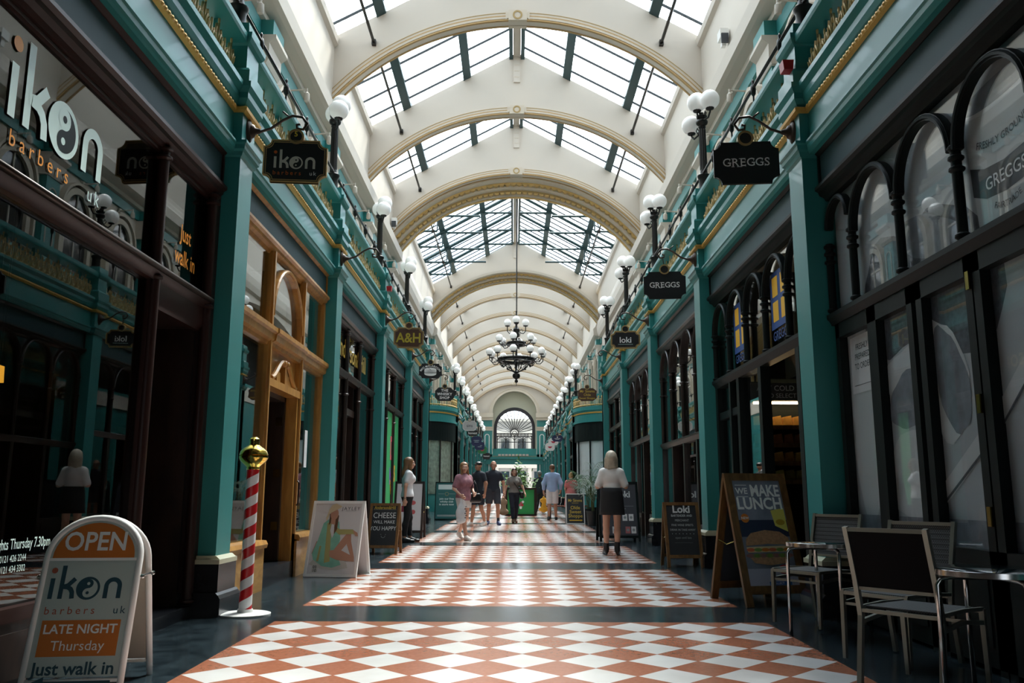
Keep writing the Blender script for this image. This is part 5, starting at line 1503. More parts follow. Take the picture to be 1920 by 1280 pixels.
def d_fashion(p, m, w, h, d):
    # a seated woman in a straw hat and green wrap, drawn as flat shapes
    W = lambda u, v: ((u - .5) * w, v * h)
    S = lambda pts: [W(u, v) for u, v in pts]
    p.rect(m, -w / 2, w / 2, 0.02, h - .03, d, 0)
    p.poly(m, S([(.02, .16), (.30, .10), (.62, .09), (.85, .12), (.80, .20), (.5, .22), (.1, .22)]), d + .001, 5)
    p.poly(m, S([(.14, .46), (.22, .70), (.34, .76), (.55, .72), (.62, .50), (.58, .30), (.70, .16), (.52, .12), (.30, .14), (.10, .22), (.06, .30)]), d + .002, 1)
    p.poly(m, S([(.30, .70), (.38, .72), (.46, .2), (.34, .18)]), d + .0025, 4); p.poly(m, S([(.20, .40), (.24, .40), (.22, .2), (.17, .2)]), d + .0025, 4)
    p.poly(m, S([(.42, .34), (.62, .36), (.96, .26), (.97, .20), (.60, .22), (.44, .26)]), d + .003, 2)       # lying leg
    p.poly(m, S([(.52, .36), (.74, .56), (.84, .56), (.86, .46), (.96, .26), (.90, .25), (.77, .43), (.60, .28)]), d + .0035, 2)    # raised knee
    p.poly(m, S([(.48, .66), (.58, .62), (.86, .62), (.97, .57), (.98, .53), (.88, .56), (.58, .55), (.48, .60)]), d + .004, 4)
    p.poly(m, S([(.86, .615), (.97, .575), (.99, .53), (.93, .53)]), d + .0045, 2)
    p.poly(m, S([(.40, .72), (.50, .72), (.50, .60), (.44, .50), (.38, .60)]), d + .0045, 0)
    p.poly(m, S([(.05, .30), (.12, .46), (.16, .46), (.10, .30)]), d + .0015, 2)
    p.poly(m, S([(.47, .84), (.53, .80), (.525, .62), (.47, .55), (.455, .68)]), d + .0048, 6); p.poly(m, S([(.33, .83), (.375, .81), (.37, .70), (.335, .67)]), d + .0048, 6)
    p.disc(m, *W(.43, .82), w * .085, d + .0052, 2, 20, h * .075)
    p.poly(m, S([(.375, .79), (.375, .69), (.47, .68), (.465, .79)]), d + .005, 2)
    p.poly(m, S([(.27, .78), (.33, .83), (.55, .91), (.57, .93), (.50, .945), (.44, .965), (.35, .94), (.30, .88)]), d + .0056, 3)
    p.poly(m, S([(.25, .775), (.28, .80), (.33, .83), (.30, .75), (.27, .74)]), d + .0056, 3)
    p.text(m, 'JAYLEY', .27 * w, .895 * h, .062, d + .003, 7, spacing=1.3); p.rect(m, .16 * w, .38 * w, .862 * h, .866 * h, d + .003, 8)
    p.rect(m, -.40 * w, -.28 * w, .06 * h, .15 * h, d + .003, 5)
    p.text(m, '03', -.34 * w, .125 * h, .05, d + .004, 7, bold=.02); p.text(m, '10', -.34 * w, .08 * h, .05, d + .004, 7, bold=.02)
    return [M['posterwhite'], M['aqua'], M['skin'], M['straw'], M['olive_print'], mat('linen_print', (.55, .53, .48), .5), M['hairbrown'], M['ink'], M['chalkdim']]
aboard(-2.35, 10.97, -.15, .69, .93, .55, 'white framed poster board of a seated woman in a straw hat and green wrap', M['white'], M['posterwhite'], d_fashion, .03, .035, .0, chain=False)

def d_cheese(p, m, w, h, d):
    p.text(m, 'Anderson&Hill', 0, h * .90, .085, d, 1, bold=.02, xs=.72)
    p.rect(m, -w * .45, w * .45, h * .855, h * .86, d, 2)
    p.text(m, 'CHEESE', 0, h * .72, .135, d, 0, xs=.86); p.text(m, 'WILL MAKE', 0, h * .575, .075, d, 0, xs=.95); p.text(m, 'YOU HAPPY!', 0, h * .43, .098, d, 0, xs=.85)
    p.ring(m, 0, h * .27, .03, .036, d, 2, 16, PI, 2 * PI); p.disc(m, -.04, h * .30, .006, d, 2, 8); p.disc(m, .04, h * .30, .006, d, 2, 8)
    return [M['chalk'], M['goldleaf'], M['chalkdim']]
aboard(-2.26, 14.62, -.08, .52, .83, .40, 'wooden chalkboard reading cheese will make you happy', M['aboard'], M['chalkboard'], d_cheese, .03, .045, .10)

def d_print(p, m, w, h, d):
    p.rect(m, -w / 2, w / 2, .05, h - .05, d, 0)
    p.ring(m, -.02, h * .80, .06, .065, d + .001, 2, 16); p.ring(m, .06, h * .74, .05, .055, d + .001, 2, 16)
    p.disc(m, -.10, h * .62, .06, d + .001, 1, 14); p.disc(m, .08, h * .58, .07, d + .001, 1, 14, .05); p.rect(m, -.16, -.04, h * .40, h * .52, d + .001, 3); p.disc(m, .1, h * .40, .05, d + .001, 1, 14)
    return [M['posterwhite'], mat('soft_red_print', (.55, .10, .10), .5), M['chalkdim'], mat('wine_print', (.22, .02, .04), .5)]
aboard(-2.37, 18.95, -.05, .66, 1.22, .5, 'tall brown framed white poster board behind the woman with long brown hair', M['darkwood'], M['posterwhite'], d_print, .03, .05, .12)

def d_whiskyboard(p, m, w, h, d):
    p.rect(m, -w * .40, w * .46, h * .80, h * .93, d, 0)
    p.ring(m, 0, h * .68, .05, .062, d, 1, 18); p.rect(m, -w * .4, -.08, h * .675, h * .685, d, 2); p.rect(m, .08, w * .4, h * .675, h * .685, d, 2)
    for i, s_ in enumerate(('join our free', 'whisky club', 'in store now')): p.text(m, s_, 0, h * (.55 - .075 * i), .095, d, 0, bold=.015)
    p.rect(m, -w / 2, w / 2, .06, h * .24, d, 3); p.rect(m, -w * .42, w * .42, .10, .16, d + .001, 2)
    return [M['chalk'], M['goldline'], M['chalkdim'], M['teal_dark']]
aboard(-2.30, 28.85, 0, .78, 1.25, .5, 'dark teal whisky club board at the near left of the crossing', M['black'], M['teal_dark'], d_whiskyboard, .03, .03, .02, chain=False)

M['bun'] = mat('seeded_bun', (0.46, 0.25, 0.13), 0.5, var=.5, vscale=40)
def d_lunch(p, m, w, h, d):
    p.rect(m, -w / 2, w / 2, .05, h - .05, d, 0)
    p.rect(m, -w / 2, w / 2, h * .46, h * .60, d + .0005, 8); p.rect(m, -w / 2, w / 2, .05, h * .20, d + .0005, 9)
    p.text(m, 'WE', -w * .33, h * .845, .085, d + .002, 1, bold=.02); p.rect(m, -w * .45, -w * .21, h * .895, h * .90, d + .002, 1); p.rect(m, -w * .45, -w * .21, h * .795, h * .80, d + .002, 1)
    p.text(m, 'MAKE', w * .155, h * .845, .165, d + .002, 1, bold=.03, xs=.76); p.text(m, 'LUNCH', 0, h * .735, .165, d + .002, 1, bold=.03, xs=.90)
    p.disc(m, -w * .36, h * .615, .045, d + .002, 2, 20); p.text(m, 'NEW', -w * .36, h * .615, .035, d + .003, 1, bold=.02)
    p.poly(m, [(w * .20, h * .68), (w * .48, h * .70), (w * .49, h * .50), (w * .24, h * .55)], d + .001, 3)
    p.disc(m, w * .36, h * .58, .05, d + .0015, 10, 14, .03)
    # stacked sandwich
    p.poly(m, [(-w * .44, h * .385), (-w * .42, h * .44), (-w * .30, h * .49), (0, h * .515), (w * .30, h * .50), (w * .46, h * .45), (w * .47, h * .39), (0, h * .40)], d + .002, 4)
    p.poly(m, [(-w * .44, h * .375), (w * .47, h * .385), (w * .44, h * .335), (-w * .42, h * .33)], d + .003, 5)
    for i in range(6): p.disc(m, -w * .36 + i * w * .15, h * .352, .045, d + .004, (6, 7, 2)[i % 3], 12, .018)
    for i in range(7): p.disc(m, -w * .38 + i * w * .13, h * .305, .05, d + .0035, 7 if i % 2 else 11, 12, .02)
    p.poly(m, [(-w * .40, h * .29), (w * .44, h * .30), (w * .36, h * .245), (0, h * .225), (-w * .32, h * .245)], d + .003, 4)
    p.disc(m, w * .26, h * .19, .075, d + .005, 12, 20, .045); p.text(m, 'SANDWICHES', w * .26, h * .185, .022, d + .006, 1, bold=.02)
    p.rect(m, -w * .1, w * .35, h * .065, h * .095, d + .003, 13); p.text(m, 'COLLECT', 0.04, h * .08, .03, d + .004, 1)
    return [mat('dusk_photo_print', (.19, .21, .27), .5, var=.7, vscale=4), M['letter_white'], mat('hot_orange', (.62, .18, .02), .5), mat('pale_yellow_print', (.72, .62, .12), .5), M['bun'],
            mat('cream_filling', (.66, .50, .28), .5), mat('tomato_print', (.62, .13, .05), .5), mat('lettuce_print', (.16, .27, .05), .5, var=.5, vscale=20), mat('night_print', (.02, .025, .06), .5),
            mat('lavender_print', (.42, .42, .52), .5), mat('mustard_print', (.5, .3, .02), .5), mat('onion_print', (.3, .13, .12), .5), mat('badge_red', (.45, .01, .02), .5), mat('band_blue', (.03, .12, .35), .5)]
aboard(2.47, 8.46, .25, .68, 1.26, .72, 'large wooden board with a burger photo and we make lunch', M['aboard'], M['ink'], d_lunch, .035, .075, .12)

def d_lokichalk(p, m, w, h, d):
    p.text(m, 'Loki', 0, h * .87, .15, d, 0, bold=.03)
    for i, (s_, z) in enumerate((('BARTENDER AND', .045), ('MERCHANT', .045), ('FINE WINE SPIRITS', .045), ('DRINK IN TAKE AWAY', .042))): p.text(m, s_, 0, h * (.755 - .085 * i), z, d, 1 if i else 0, xs=.85)
    for i in range(7): p.disc(m, -w * .36 + i * w * .12, h * .43, .005, d, 0, 6)
    p.text(m, 'open until late', 0, h * .36, .045, d, 2, xs=.9); p.rect(m, -w * .3, w * .3, h * .27, h * .272, d, 2)
    return [M['chalk'], mat('chalk_mid', (.42, .44, .44), .8), M['chalkdim']]
aboard(2.37, 12.40, .05, .52, .90, .45, 'small wooden chalkboard lettered loki by the right pilaster', M['aboard'], M['chalkboard'], d_lokichalk, .03, .045, .13)

def d_lokibig(p, m, w, h, d):
    p.rect(m, -w / 2, w / 2, .02, h - .04, d, 4)
    p.text(m, 'loki', .12, h * .77, .19, d + .001, 0, bold=.02); p.rect(m, -w * .4, w * .42, h * .56, h * .566, d + .001, 1); p.rect(m, -w * .1, w * .2, h * .51, h * .52, d + .001, 1)
    for i, (u, v, c) in enumerate(((.12, .36, 2), (.25, .36, 2), (-.10, .14, 2), (.17, .14, 3), (.29, .14, 2))):
        p.rect(m, u - .05, u + .05, h * v - .07, h * v + .07, d + .001, c); p.disc(m, u, h * v, .03, d + .002, 1, 12); 
    return [M['chalk'], M['chalkdim'], M['posterwhite'], mat('rose_print', (.4, .12, .12), .5), mat('charcoal_print', (.045, .045, .055), .5)]
aboard(2.13, 17.95, .05, .85, 1.22, .55, 'black board with bottle pictures behind the blonde woman', M['black'], M['chalkboard'], d_lokibig, .03, .05, .08, chain=False)

def d_simmsboard(p, m, w, h, d):
    p.rect(m, -w / 2, w / 2, .0, h - .03, d, 0)
    p.text(m, 'Mr Simms', 0, h * .77, .125, d + .002, 1, bold=.012, xs=.85); p.rect(m, -.1, .1, h * .68, h * .69, d + .002, 1)
    for i, s_ in enumerate(('Olde', 'Sweet', 'Shoppe')): p.text(m, s_, 0, h * (.53 - .135 * i), .145, d + .002, 1, bold=.012)
    p.rect(m, -w * .36, w * .36, h * .10, h * .135, d + .002, 2)
    p.poly(m, [(w * .3, h * .085), (w * .42, h * .118), (w * .3, h * .15)], d + .002, 2)
    return [M['chalkboard'], M['goldleaf'], M['logo_yellow']]
aboard(1.81, 26.3, .02, .57, .90, .4, 'black sweet shop board with gold lettering and silver frame', M['signwhite'], M['chalkboard'], d_simmsboard, .03, .025, .0, chain=False)

# barber's plastic swing board, nearest on the left
def swing_board():
    x, y = -2.36 - CXO, 4.78
    r = thing('pavement_sign', (x, y, FZ(y)), .14, "white plastic board reading open and late night Thursday, nearest on the left", 'sign')
    w, h, rad = .53, .955, .265
    a = math.atan2(.30, h)
    for nm, sg in (('front', 1), ('rear', -1)):
        O = Vector((0, 0 if sg > 0 else .62, 0))
        p = Plane(O, Vector((sg, 0, 0)), Vector((0, sg * math.sin(a), math.cos(a))))
        L = h / math.cos(a)
        zc = L - rad * .92
        def out(e, n=20): return [(-w / 2 + e, .0)] + [(-(w / 2 - e) * math.cos(PI * i / n), zc + (rad * .92 - e) * math.sin(PI * i / n)) for i in range(n + 1)] + [(w / 2 - e, .0)]
        b = MB()
        b.tube([p.P(u, v, 0) for u, v in out(.015)], .019, 8)
        b.tube([p.P(-w / 2, .10, 0), p.P(w / 2, .10, 0)], .012, 6)
        b.build('tube_frame', M['white'], r, True)
        b = MB(); p.poly(b, out(.03)[0:1] and [(u, max(v, .12)) for u, v in out(.03)], .008, 0, .02)
        b.build('swing_panel' if sg > 0 else 'rear_panel', mat('mint_white_panel', (.50, .56, .53), .45) if sg > 0 else mat('beige_panel', (.42, .37, .31), .5), r)
        if sg > 0:
            m = MB(); d = .010
            p.poly(m, [(u, max(v, zc - .005)) for u, v in out(.045)], d, 0)
            p.rect(m, -w / 2 + .03, w / 2 - .03, zc - .02, zc - .004, d + .001, 1)
            p.text(m, 'OPEN', .0, zc + .085, .15, d + .002, 1, bold=.018, xs=.88)
            p.rect(m, -w / 2 + .055, w / 2 - .055, .12, zc - .03, d, 5)
            ikon_word(p, m, -.205, zc - .23, .113, 2, 3, 5, d + .001)
            p.text(m, 'barbers', -.075, zc - .295, .058, d + .001, 3, spacing=1.5, bold=.004); p.text(m, 'uk', .185, zc - .295, .058, d + .001, 2, spacing=1.3, bold=.004)
            p.rect(m, -.205, .205, zc - .535, zc - .345, d + .001, 0)
            p.text(m, 'LATE NIGHT', 0, zc - .395, .068, d + .003, 1, bold=.02); p.text(m, 'Thursday', 0, zc - .482, .074, d + .003, 1, bold=.0)
            p.text(m, 'Just walk in', .0, zc - .60, .092, d + .002, 2, bold=.02)
            p.rect(m, -.14, .20, zc - .685, zc - .66, d + .002, 2); p.poly(m, [(-.14, zc - .635), (-.215, zc - .672), (-.14, zc - .71)], d + .002, 2)
            m.build('printed_face', [mat('sign_orange', (.60, .17, .02), .5), M['letter_white'], mat('petrol_ink', (.015, .06, .085), .5), mat('rust_ink', (.42, .10, .05), .5), M['black'], mat('mint_face', (.50, .575, .54), .5)], r)
    for s in (-1, 1):
        b = MB(); b.tube([(s * w / 2, .22, .62), (s * w / 2, .40, .62)], .008, 6); b.ball((s * (w / 2 + .01), .2, .62), .014, 6, 5); b.ball((s * (w / 2 + .01), .42, .62), .014, 6, 5)
        b.build('hinge_strut', M['chrome'], r)
swing_board()

# ---------------------------------------------------------------- barber's pole
def stripe_mat():
    m = bpy.data.materials.new('red_white_spiral')
    m.use_nodes = True
    n, l = m.node_tree.nodes, m.node_tree.links
    b = n['Principled BSDF']; b.inputs['Roughness'].default_value = .3
    t = n.new('ShaderNodeTexCoord'); s = n.new('ShaderNodeSeparateXYZ'); l.new(t.outputs['Object'], s.inputs[0])
    at = n.new('ShaderNodeMath'); at.operation = 'ARCTAN2'; l.new(s.outputs[1], at.inputs[0]); l.new(s.outputs[0], at.inputs[1])
    d = n.new('ShaderNodeMath'); d.operation = 'DIVIDE'; d.inputs[1].default_value = 2 * PI; l.new(at.outputs[0], d.inputs[0])
    z = n.new('ShaderNodeMath'); z.operation = 'DIVIDE'; z.inputs[1].default_value = .178; l.new(s.outputs[2], z.inputs[0])
    q = n.new('ShaderNodeMath'); q.operation = 'SUBTRACT'; l.new(z.outputs[0], q.inputs[0]); l.new(d.outputs[0], q.inputs[1])
    f = n.new('ShaderNodeMath'); f.operation = 'FRACT'; l.new(q.outputs[0], f.inputs[0])
    c = n.new('ShaderNodeMath'); c.operation = 'LESS_THAN'; c.inputs[1].default_value = .5; l.new(f.outputs[0], c.inputs[0])
    mx = n.new('ShaderNodeMix'); mx.data_type = 'RGBA'; mx.inputs['A'].default_value = (.78, .80, .80, 1); mx.inputs['B'].default_value = (.55, .01, .015, 1)
    l.new(c.outputs[0], mx.inputs['Factor']); l.new(mx.outputs['Result'], b.inputs['Base Color'])
    return m
bp_ = thing('barber_pole', (-2.375 - CXO, 7.85, FZ(7.85)), 0, "red and white striped barber's pole with gold finial on a round white base", 'pole')
b = MB(); b.lathe([(.0, 0), (.222, 0), (.222, .012), (.20, .018), (.07, .024), (.065, .05), (.0, .05)], 36); b.build('base', M['white'], bp_, math.radians(40))
b = MB(); b.lathe([(.056, .03), (.056, 1.27), (.0, 1.27)], 24); b.build('striped_shaft', stripe_mat(), bp_, math.radians(40))
b = MB(); b.lathe([(.05, 1.26), (.06, 1.275), (.055, 1.29), (.075, 1.31), (.115, 1.345), (.13, 1.375), (.128, 1.39), (.118, 1.395), (.13, 1.40), (.118, 1.435), (.085, 1.465), (.05, 1.49), (.042, 1.51), (.045, 1.545), (.03, 1.56), (.0, 1.562)], 28)
b.build('finial', mat('polished_gold', (.72, .50, .10), .14, metal=1.0), bp_, math.radians(30))

# ---------------------------------------------------------------- café tables and chairs
M['alu'] = mat('brushed_grey_metal', (0.24, 0.25, 0.215), 0.38, metal=0.6)
M['textile'] = mat('black_textilene', (0.006, 0.006, 0.007), 0.8, spec=0.1)
def mesh_mat():
    m = mat('grey_woven_textilene', (0.05, 0.055, 0.06), 0.6)
    n, l = m.node_tree.nodes, m.node_tree.links
    t = n.new('ShaderNodeTexCoord'); w_ = n.new('ShaderNodeTexChecker'); w_.inputs['Scale'].default_value = 90
    w_.inputs['Color1'].default_value = (.015, .016, .018, 1); w_.inputs['Color2'].default_value = (.09, .10, .105, 1)
    mp = n.new('ShaderNodeMapping'); mp.inputs['Rotation'].default_value = (0, 0, .78)
    l.new(t.outputs['Object'], mp.inputs[0]); l.new(mp.outputs[0], w_.inputs['Vector']); l.new(w_.outputs['Color'], n['Principled BSDF'].inputs['Base Color'])
    return m
M['weave'] = mesh_mat()
M['glasstop'] = mat('dark_glass_table_top', (0.012, 0.022, 0.026), 0.06, spec=.9, coat=.5)
def table(x, y, label, turn=0):
    t = thing('cafe_table', (x, y, FZ(y)), turn, label, 'table', 'cafe tables')
    R_ = .30
    b = MB(); b.lathe([(.0, .675), (R_ - .01, .675), (R_, .682), (R_, .695), (R_ - .006, .70), (.0, .70)], 40); b.build('tabletop', M['glasstop'], t, math.radians(40))
    b = MB(); b.strip(arc(0, 0, R_ - .002, 0, 2 * PI, 40), arc(0, 0, R_ + .006, 0, 2 * PI, 40), .668, .696, 'z'); b.build('rim', M['chrome'], t, math.radians(40))
    for i in range(2):
        a = PI * i / 2 + PI / 4
        c, s_ = math.cos(a), math.sin(a)
        for sg in (-1, 1):
            P = lambda r, z: (sg * c * r, sg * s_ * r, z)
            g = MB(); g.tube([P(.0, .655), P(.24, .655), P(.285, .645), P(.305, .615), P(.305, .56), P(.305, .012)], .014, 10)
            lg_ = g.build('leg', M['chrome'], t, True)
            g = MB(); g.lathe([(.016, 0), (.016, .02), (.0, .02)], 8, P(.305, 0)); g.build('rubber_foot', M['black'], lg_)
    return t
def chair_mesh(back):
    w, dp, sh_, bh = .50, .47, .445, .90
    parts = {}
    f = MB(); f.box(-w / 2 + .03, w / 2 - .03, -dp / 2 + .02, dp / 2 - .03, sh_ - .008, sh_ + .006)
    parts['seat'] = (f, M['weave'])
    f = MB(); B = lambda z: dp / 2 - .01 + (z - sh_) * .24
    f.add([(-w / 2 + .03, B(.56), .56), (w / 2 - .03, B(.56), .56), (w / 2 - .03, B(.88), .88), (-w / 2 + .03, B(.88), .88),
           (-w / 2 + .03, B(.56) + .008, .56), (w / 2 - .03, B(.56) + .008, .56), (w / 2 - .03, B(.88) + .008, .88), (-w / 2 + .03, B(.88) + .008, .88)],
          [(0, 1, 2, 3), (7, 6, 5, 4), (0, 4, 5, 1), (1, 5, 6, 2), (2, 6, 7, 3), (3, 7, 4, 0)])
    parts['back_panel'] = (f, back)
    f = MB(); f.tube([(-w / 2 + .01, B(.88), .885), (w / 2 - .01, B(.88), .885)], .016, 4); parts['back_top_rail'] = (f, M['alu'])
    f = MB(); f.tube([(-w / 2 + .01, B(.55), .55), (w / 2 - .01, B(.55), .55)], .013, 4); parts['back_lower_rail'] = (f, M['alu'])
    f = MB()
    for s in (-1, 1):
        f.tube([(s * (w / 2 - .012), -dp / 2 + .01, sh_), (s * (w / 2 - .012), 0, sh_ + .006), (s * (w / 2 - .012), dp / 2 - .01, sh_ - .004)], .015, 4)
        f.tube([(s * (w / 2 - .012), -dp / 2 + .02, sh_ - .075), (s * (w / 2 - .012), 0, sh_ - .055), (s * (w / 2 - .012), dp / 2, sh_ - .085)], .016, 4)
    f.tube([(-w / 2, -dp / 2 + .01, sh_ - .01), (w / 2, -dp / 2 + .01, sh_ - .01)], .016, 4); f.tube([(-w / 2, -dp / 2 + .02, sh_ - .08), (w / 2, -dp / 2 + .02, sh_ - .08)], .012, 4); f.tube([(-w / 2, dp / 2, sh_ - .02), (w / 2, dp / 2, sh_ - .02)], .014, 4)
    parts['seat_frame'] = (f, M['alu'])
    legs = []
    for s in (-1, 1):
        f = MB(); f.tube([(s * (w / 2 - .012), -dp / 2 + .012, sh_), (s * (w / 2 - .012), -dp / 2, .015)], [.021, .017], 4); legs.append(f)
        f = MB(); f.tube([(s * (w / 2 - .012), dp / 2 + .05, .015), (s * (w / 2 - .012), dp / 2 - .005, sh_ - .05), (s * (w / 2 - .012), B(.6), .6), (s * (w / 2 - .012), B(.9), .90)], .020, 4); legs.append(f)
    return parts, legs
def chair(x, y, face, label, back):
    # face: direction the sitter looks (world); local front is -y
    rz = math.atan2(face[1], face[0]) + PI / 2
    c = thing('cafe_chair', (x, y, FZ(y)), rz, label, 'chair', 'cafe chairs')
    parts, legs = chair_mesh(back)
    for nm, (mb, mt) in parts.items(): mb.build(nm, mt, c)
    for l in legs:
        o = l.build('leg', M['alu'], c)
    return c
table(2.40, 6.90, 'round dark glass table with chrome legs nearer the lunch board', 2.30)
table(2.51, 4.72, 'round dark glass table with chrome legs at the lower right edge', 2.35)
chair(2.29, 5.12, (.80, .60), 'grey metal chair with solid black back, seen from behind', M['textile'])
chair(2.45, 7.36, (-.85, -.50), 'grey metal chair behind the table nearer the lunch board', M['weave'])
chair(2.46, 5.84, (-.85, -.50), 'grey metal chair facing out from the papered window', M['weave'])

# ---------------------------------------------------------------- plants
M['leaf'] = mat('palm_green', (0.045, 0.12, 0.035), 0.45, var=.5, vscale=6)
M['leaf2'] = mat('fresh_green', (0.10, 0.20, 0.035), 0.5, var=.5, vscale=6)
M['leaf3'] = mat('silvery_green', (0.22, 0.30, 0.22), 0.45, var=.4, vscale=6)
M['stem'] = mat('plant_stem', (0.10, 0.11, 0.03), 0.6)
M['potblack'] = mat('black_pot', (0.012, 0.012, 0.013), 0.4)
def frond(mb, base, az, ln, rise, droop, rr, leaflets=13, lw=.02):
    d = Vector((math.cos(az), math.sin(az), 0))
    pts = [Vector(base) + d * (ln * t) + Vector((0, 0, rise * t - droop * t * t)) for t in [i / 12 for i in range(13)]]
    mb.tube(pts, [.008 * (1 - i / 14) + .002 for i in range(13)], 4)
    sd_ = Vector((-d.y, d.x, 0))
    for i in range(3, 13):
        t = i / 12
        L = ln * .42 * math.sin(PI * min(1, .2 + t * .8)) + .05
        for s in (-1, 1):
            p0 = pts[i]; p1 = p0 + (sd_ * s * .8 + d * .6).normalized() * L * .6 + Vector((0, 0, .02)); p2 = p0 + (sd_ * s * .75 + d * .7).normalized() * L + Vector((0, 0, -.10 * L / .3))
            wv = (d * lw)
            mb.add([p0 - wv * .4, p1 - wv * .6, p2, p1 + wv * .6, p0 + wv * .4], [(0, 1, 3, 4), (1, 2, 3)])
def palm(x, y, label, h, n, ln, mt, seed, potr=.2, poth=.42):
    q = random.Random(seed)
    z = FZ(y)
    t = thing('potted_palm', (x, y, z), 0, label, 'plant', 'potted palms')
    b = MB(); b.lathe([(.0, 0), (potr * .75, 0), (potr * .95, poth * .9), (potr, poth * .92), (potr, poth), (potr * .88, poth), (potr * .86, poth - .04), (.0, poth - .04)], 18); b.build('pot', M['potblack'], t, math.radians(40))
    b = MB()
    for i in range(5): b.tube([(q.uniform(-.05, .05), q.uniform(-.05, .05), poth - .06), (q.uniform(-.08, .08), q.uniform(-.08, .08), h * .6)], .010, 5)
    b.build('stem', M['stem'], t)
    b = MB()
    for i in range(n):
        a = 2 * PI * i / n + q.uniform(-.3, .3)
        frond(b, (q.uniform(-.05, .05), q.uniform(-.05, .05), h * q.uniform(.42, .66)), a, ln * q.uniform(.7, 1.1), h * q.uniform(.35, .6), h * q.uniform(.25, .6), 0)
    b.build('fronds', mt, t)
palm(2.24, 25.25, 'potted palm with long arching fronds beside the black loki board', 1.55, 13, .62, M['leaf3'], 3)
palm(2.28, 27.35, 'taller dark potted palm behind the sweet shop board', 1.75, 14, .6, M['leaf'], 5)
palm(2.62, 29.6, 'pale green palm against the crossing flank on the right', 2.35, 13, .7, M['leaf3'], 8)
pt = thing('planter', (.21, 33.6, FZ(33.6)), 0, 'large green planter box with bushy plants in mid floor', 'planter')
b = MB(); b.box(-.52, .52, -.35, .35, .06, .98); b.box(-.56, .56, -.4, .4, .0, .06, 1); b.build('box', [mat('kelly_green_panel', (.015, .27, .06), .45), M['brownpaint']], pt)
b = MB()
for s in (-1, 1): b.box(s * .56 - .05, s * .56 + .05, -.40, .40, 0, 1.03)
b.box(-.6, .6, -.42, .42, .98, 1.05); b.build('frame', M['brownpaint'], pt)
b = MB(); P_ = Plane((0, -.352, 0), (1, 0, 0), (0, 0, 1))
for u, v, c in ((.02, .48, 0), (.06, .40, 1), (-.03, .40, 0), (.0, .30, 2), (.08, .52, 2)): P_.disc(b, u, v, .05, .001, c, 9)
P_.text(b, 'Y', .0, .3, .14, .002, 2, bold=.03)
b.build('flower_print', [mat('pink_petal_print', (.5, .08, .12), .5), mat('red_petal_print', (.5, .02, .03), .5), M['letter_white']], pt)
pl_ = MB(); q_ = random.Random(11)
for i in range(420):
    a = q_.uniform(0, 2 * PI); rr = abs(q_.gauss(0, .30)); z = 1.05 + abs(q_.gauss(0, .22)) + (max(0, .95 - rr * 3.2) * q_.random() if q_.random() < .6 else 0)
    c = Vector((rr * math.cos(a) * 1.4 - .05, rr * math.sin(a) * .9, z))
    d = Vector((q_.uniform(-1, 1), q_.uniform(-1, 1), q_.uniform(-.3, .9))).normalized()
    sdv = d.orthogonal().normalized()
    L = q_.uniform(.10, .2)
    pl_.add([c, c + d * L * .5 + sdv * L * .22, c + d * L, c + d * L * .5 - sdv * L * .22], [(0, 1, 2, 3)])
pl_.build('foliage', M['leaf2'], pt)
st2 = MB()
for i in range(8):
    a = 2 * PI * i / 8
    st2.tube([(.15 * math.cos(a), .15 * math.sin(a), .95), (.22 * math.cos(a), .2 * math.sin(a), 1.6)], .012, 5)
st2.build('stem', M['stem'], pt)
bn = thing('bench', (1.78, 30.4, FZ(30.4)), .1, 'low reddish wooden bench beyond the sweet shop board', 'bench')
b = MB()
for i in range(4): b.box(-.75, .75, -.2 + i * .105, -.2 + i * .105 + .09, .42, .46)
b.build('seat', mat('red_wood', (.20, .05, .025), .45), bn)
for s in (-1, 1):
    b = MB(); b.box(s * .6 - .04, s * .6 + .04, -.18, .2, 0, .42); b.build('leg', M['brownpaint'], bn)
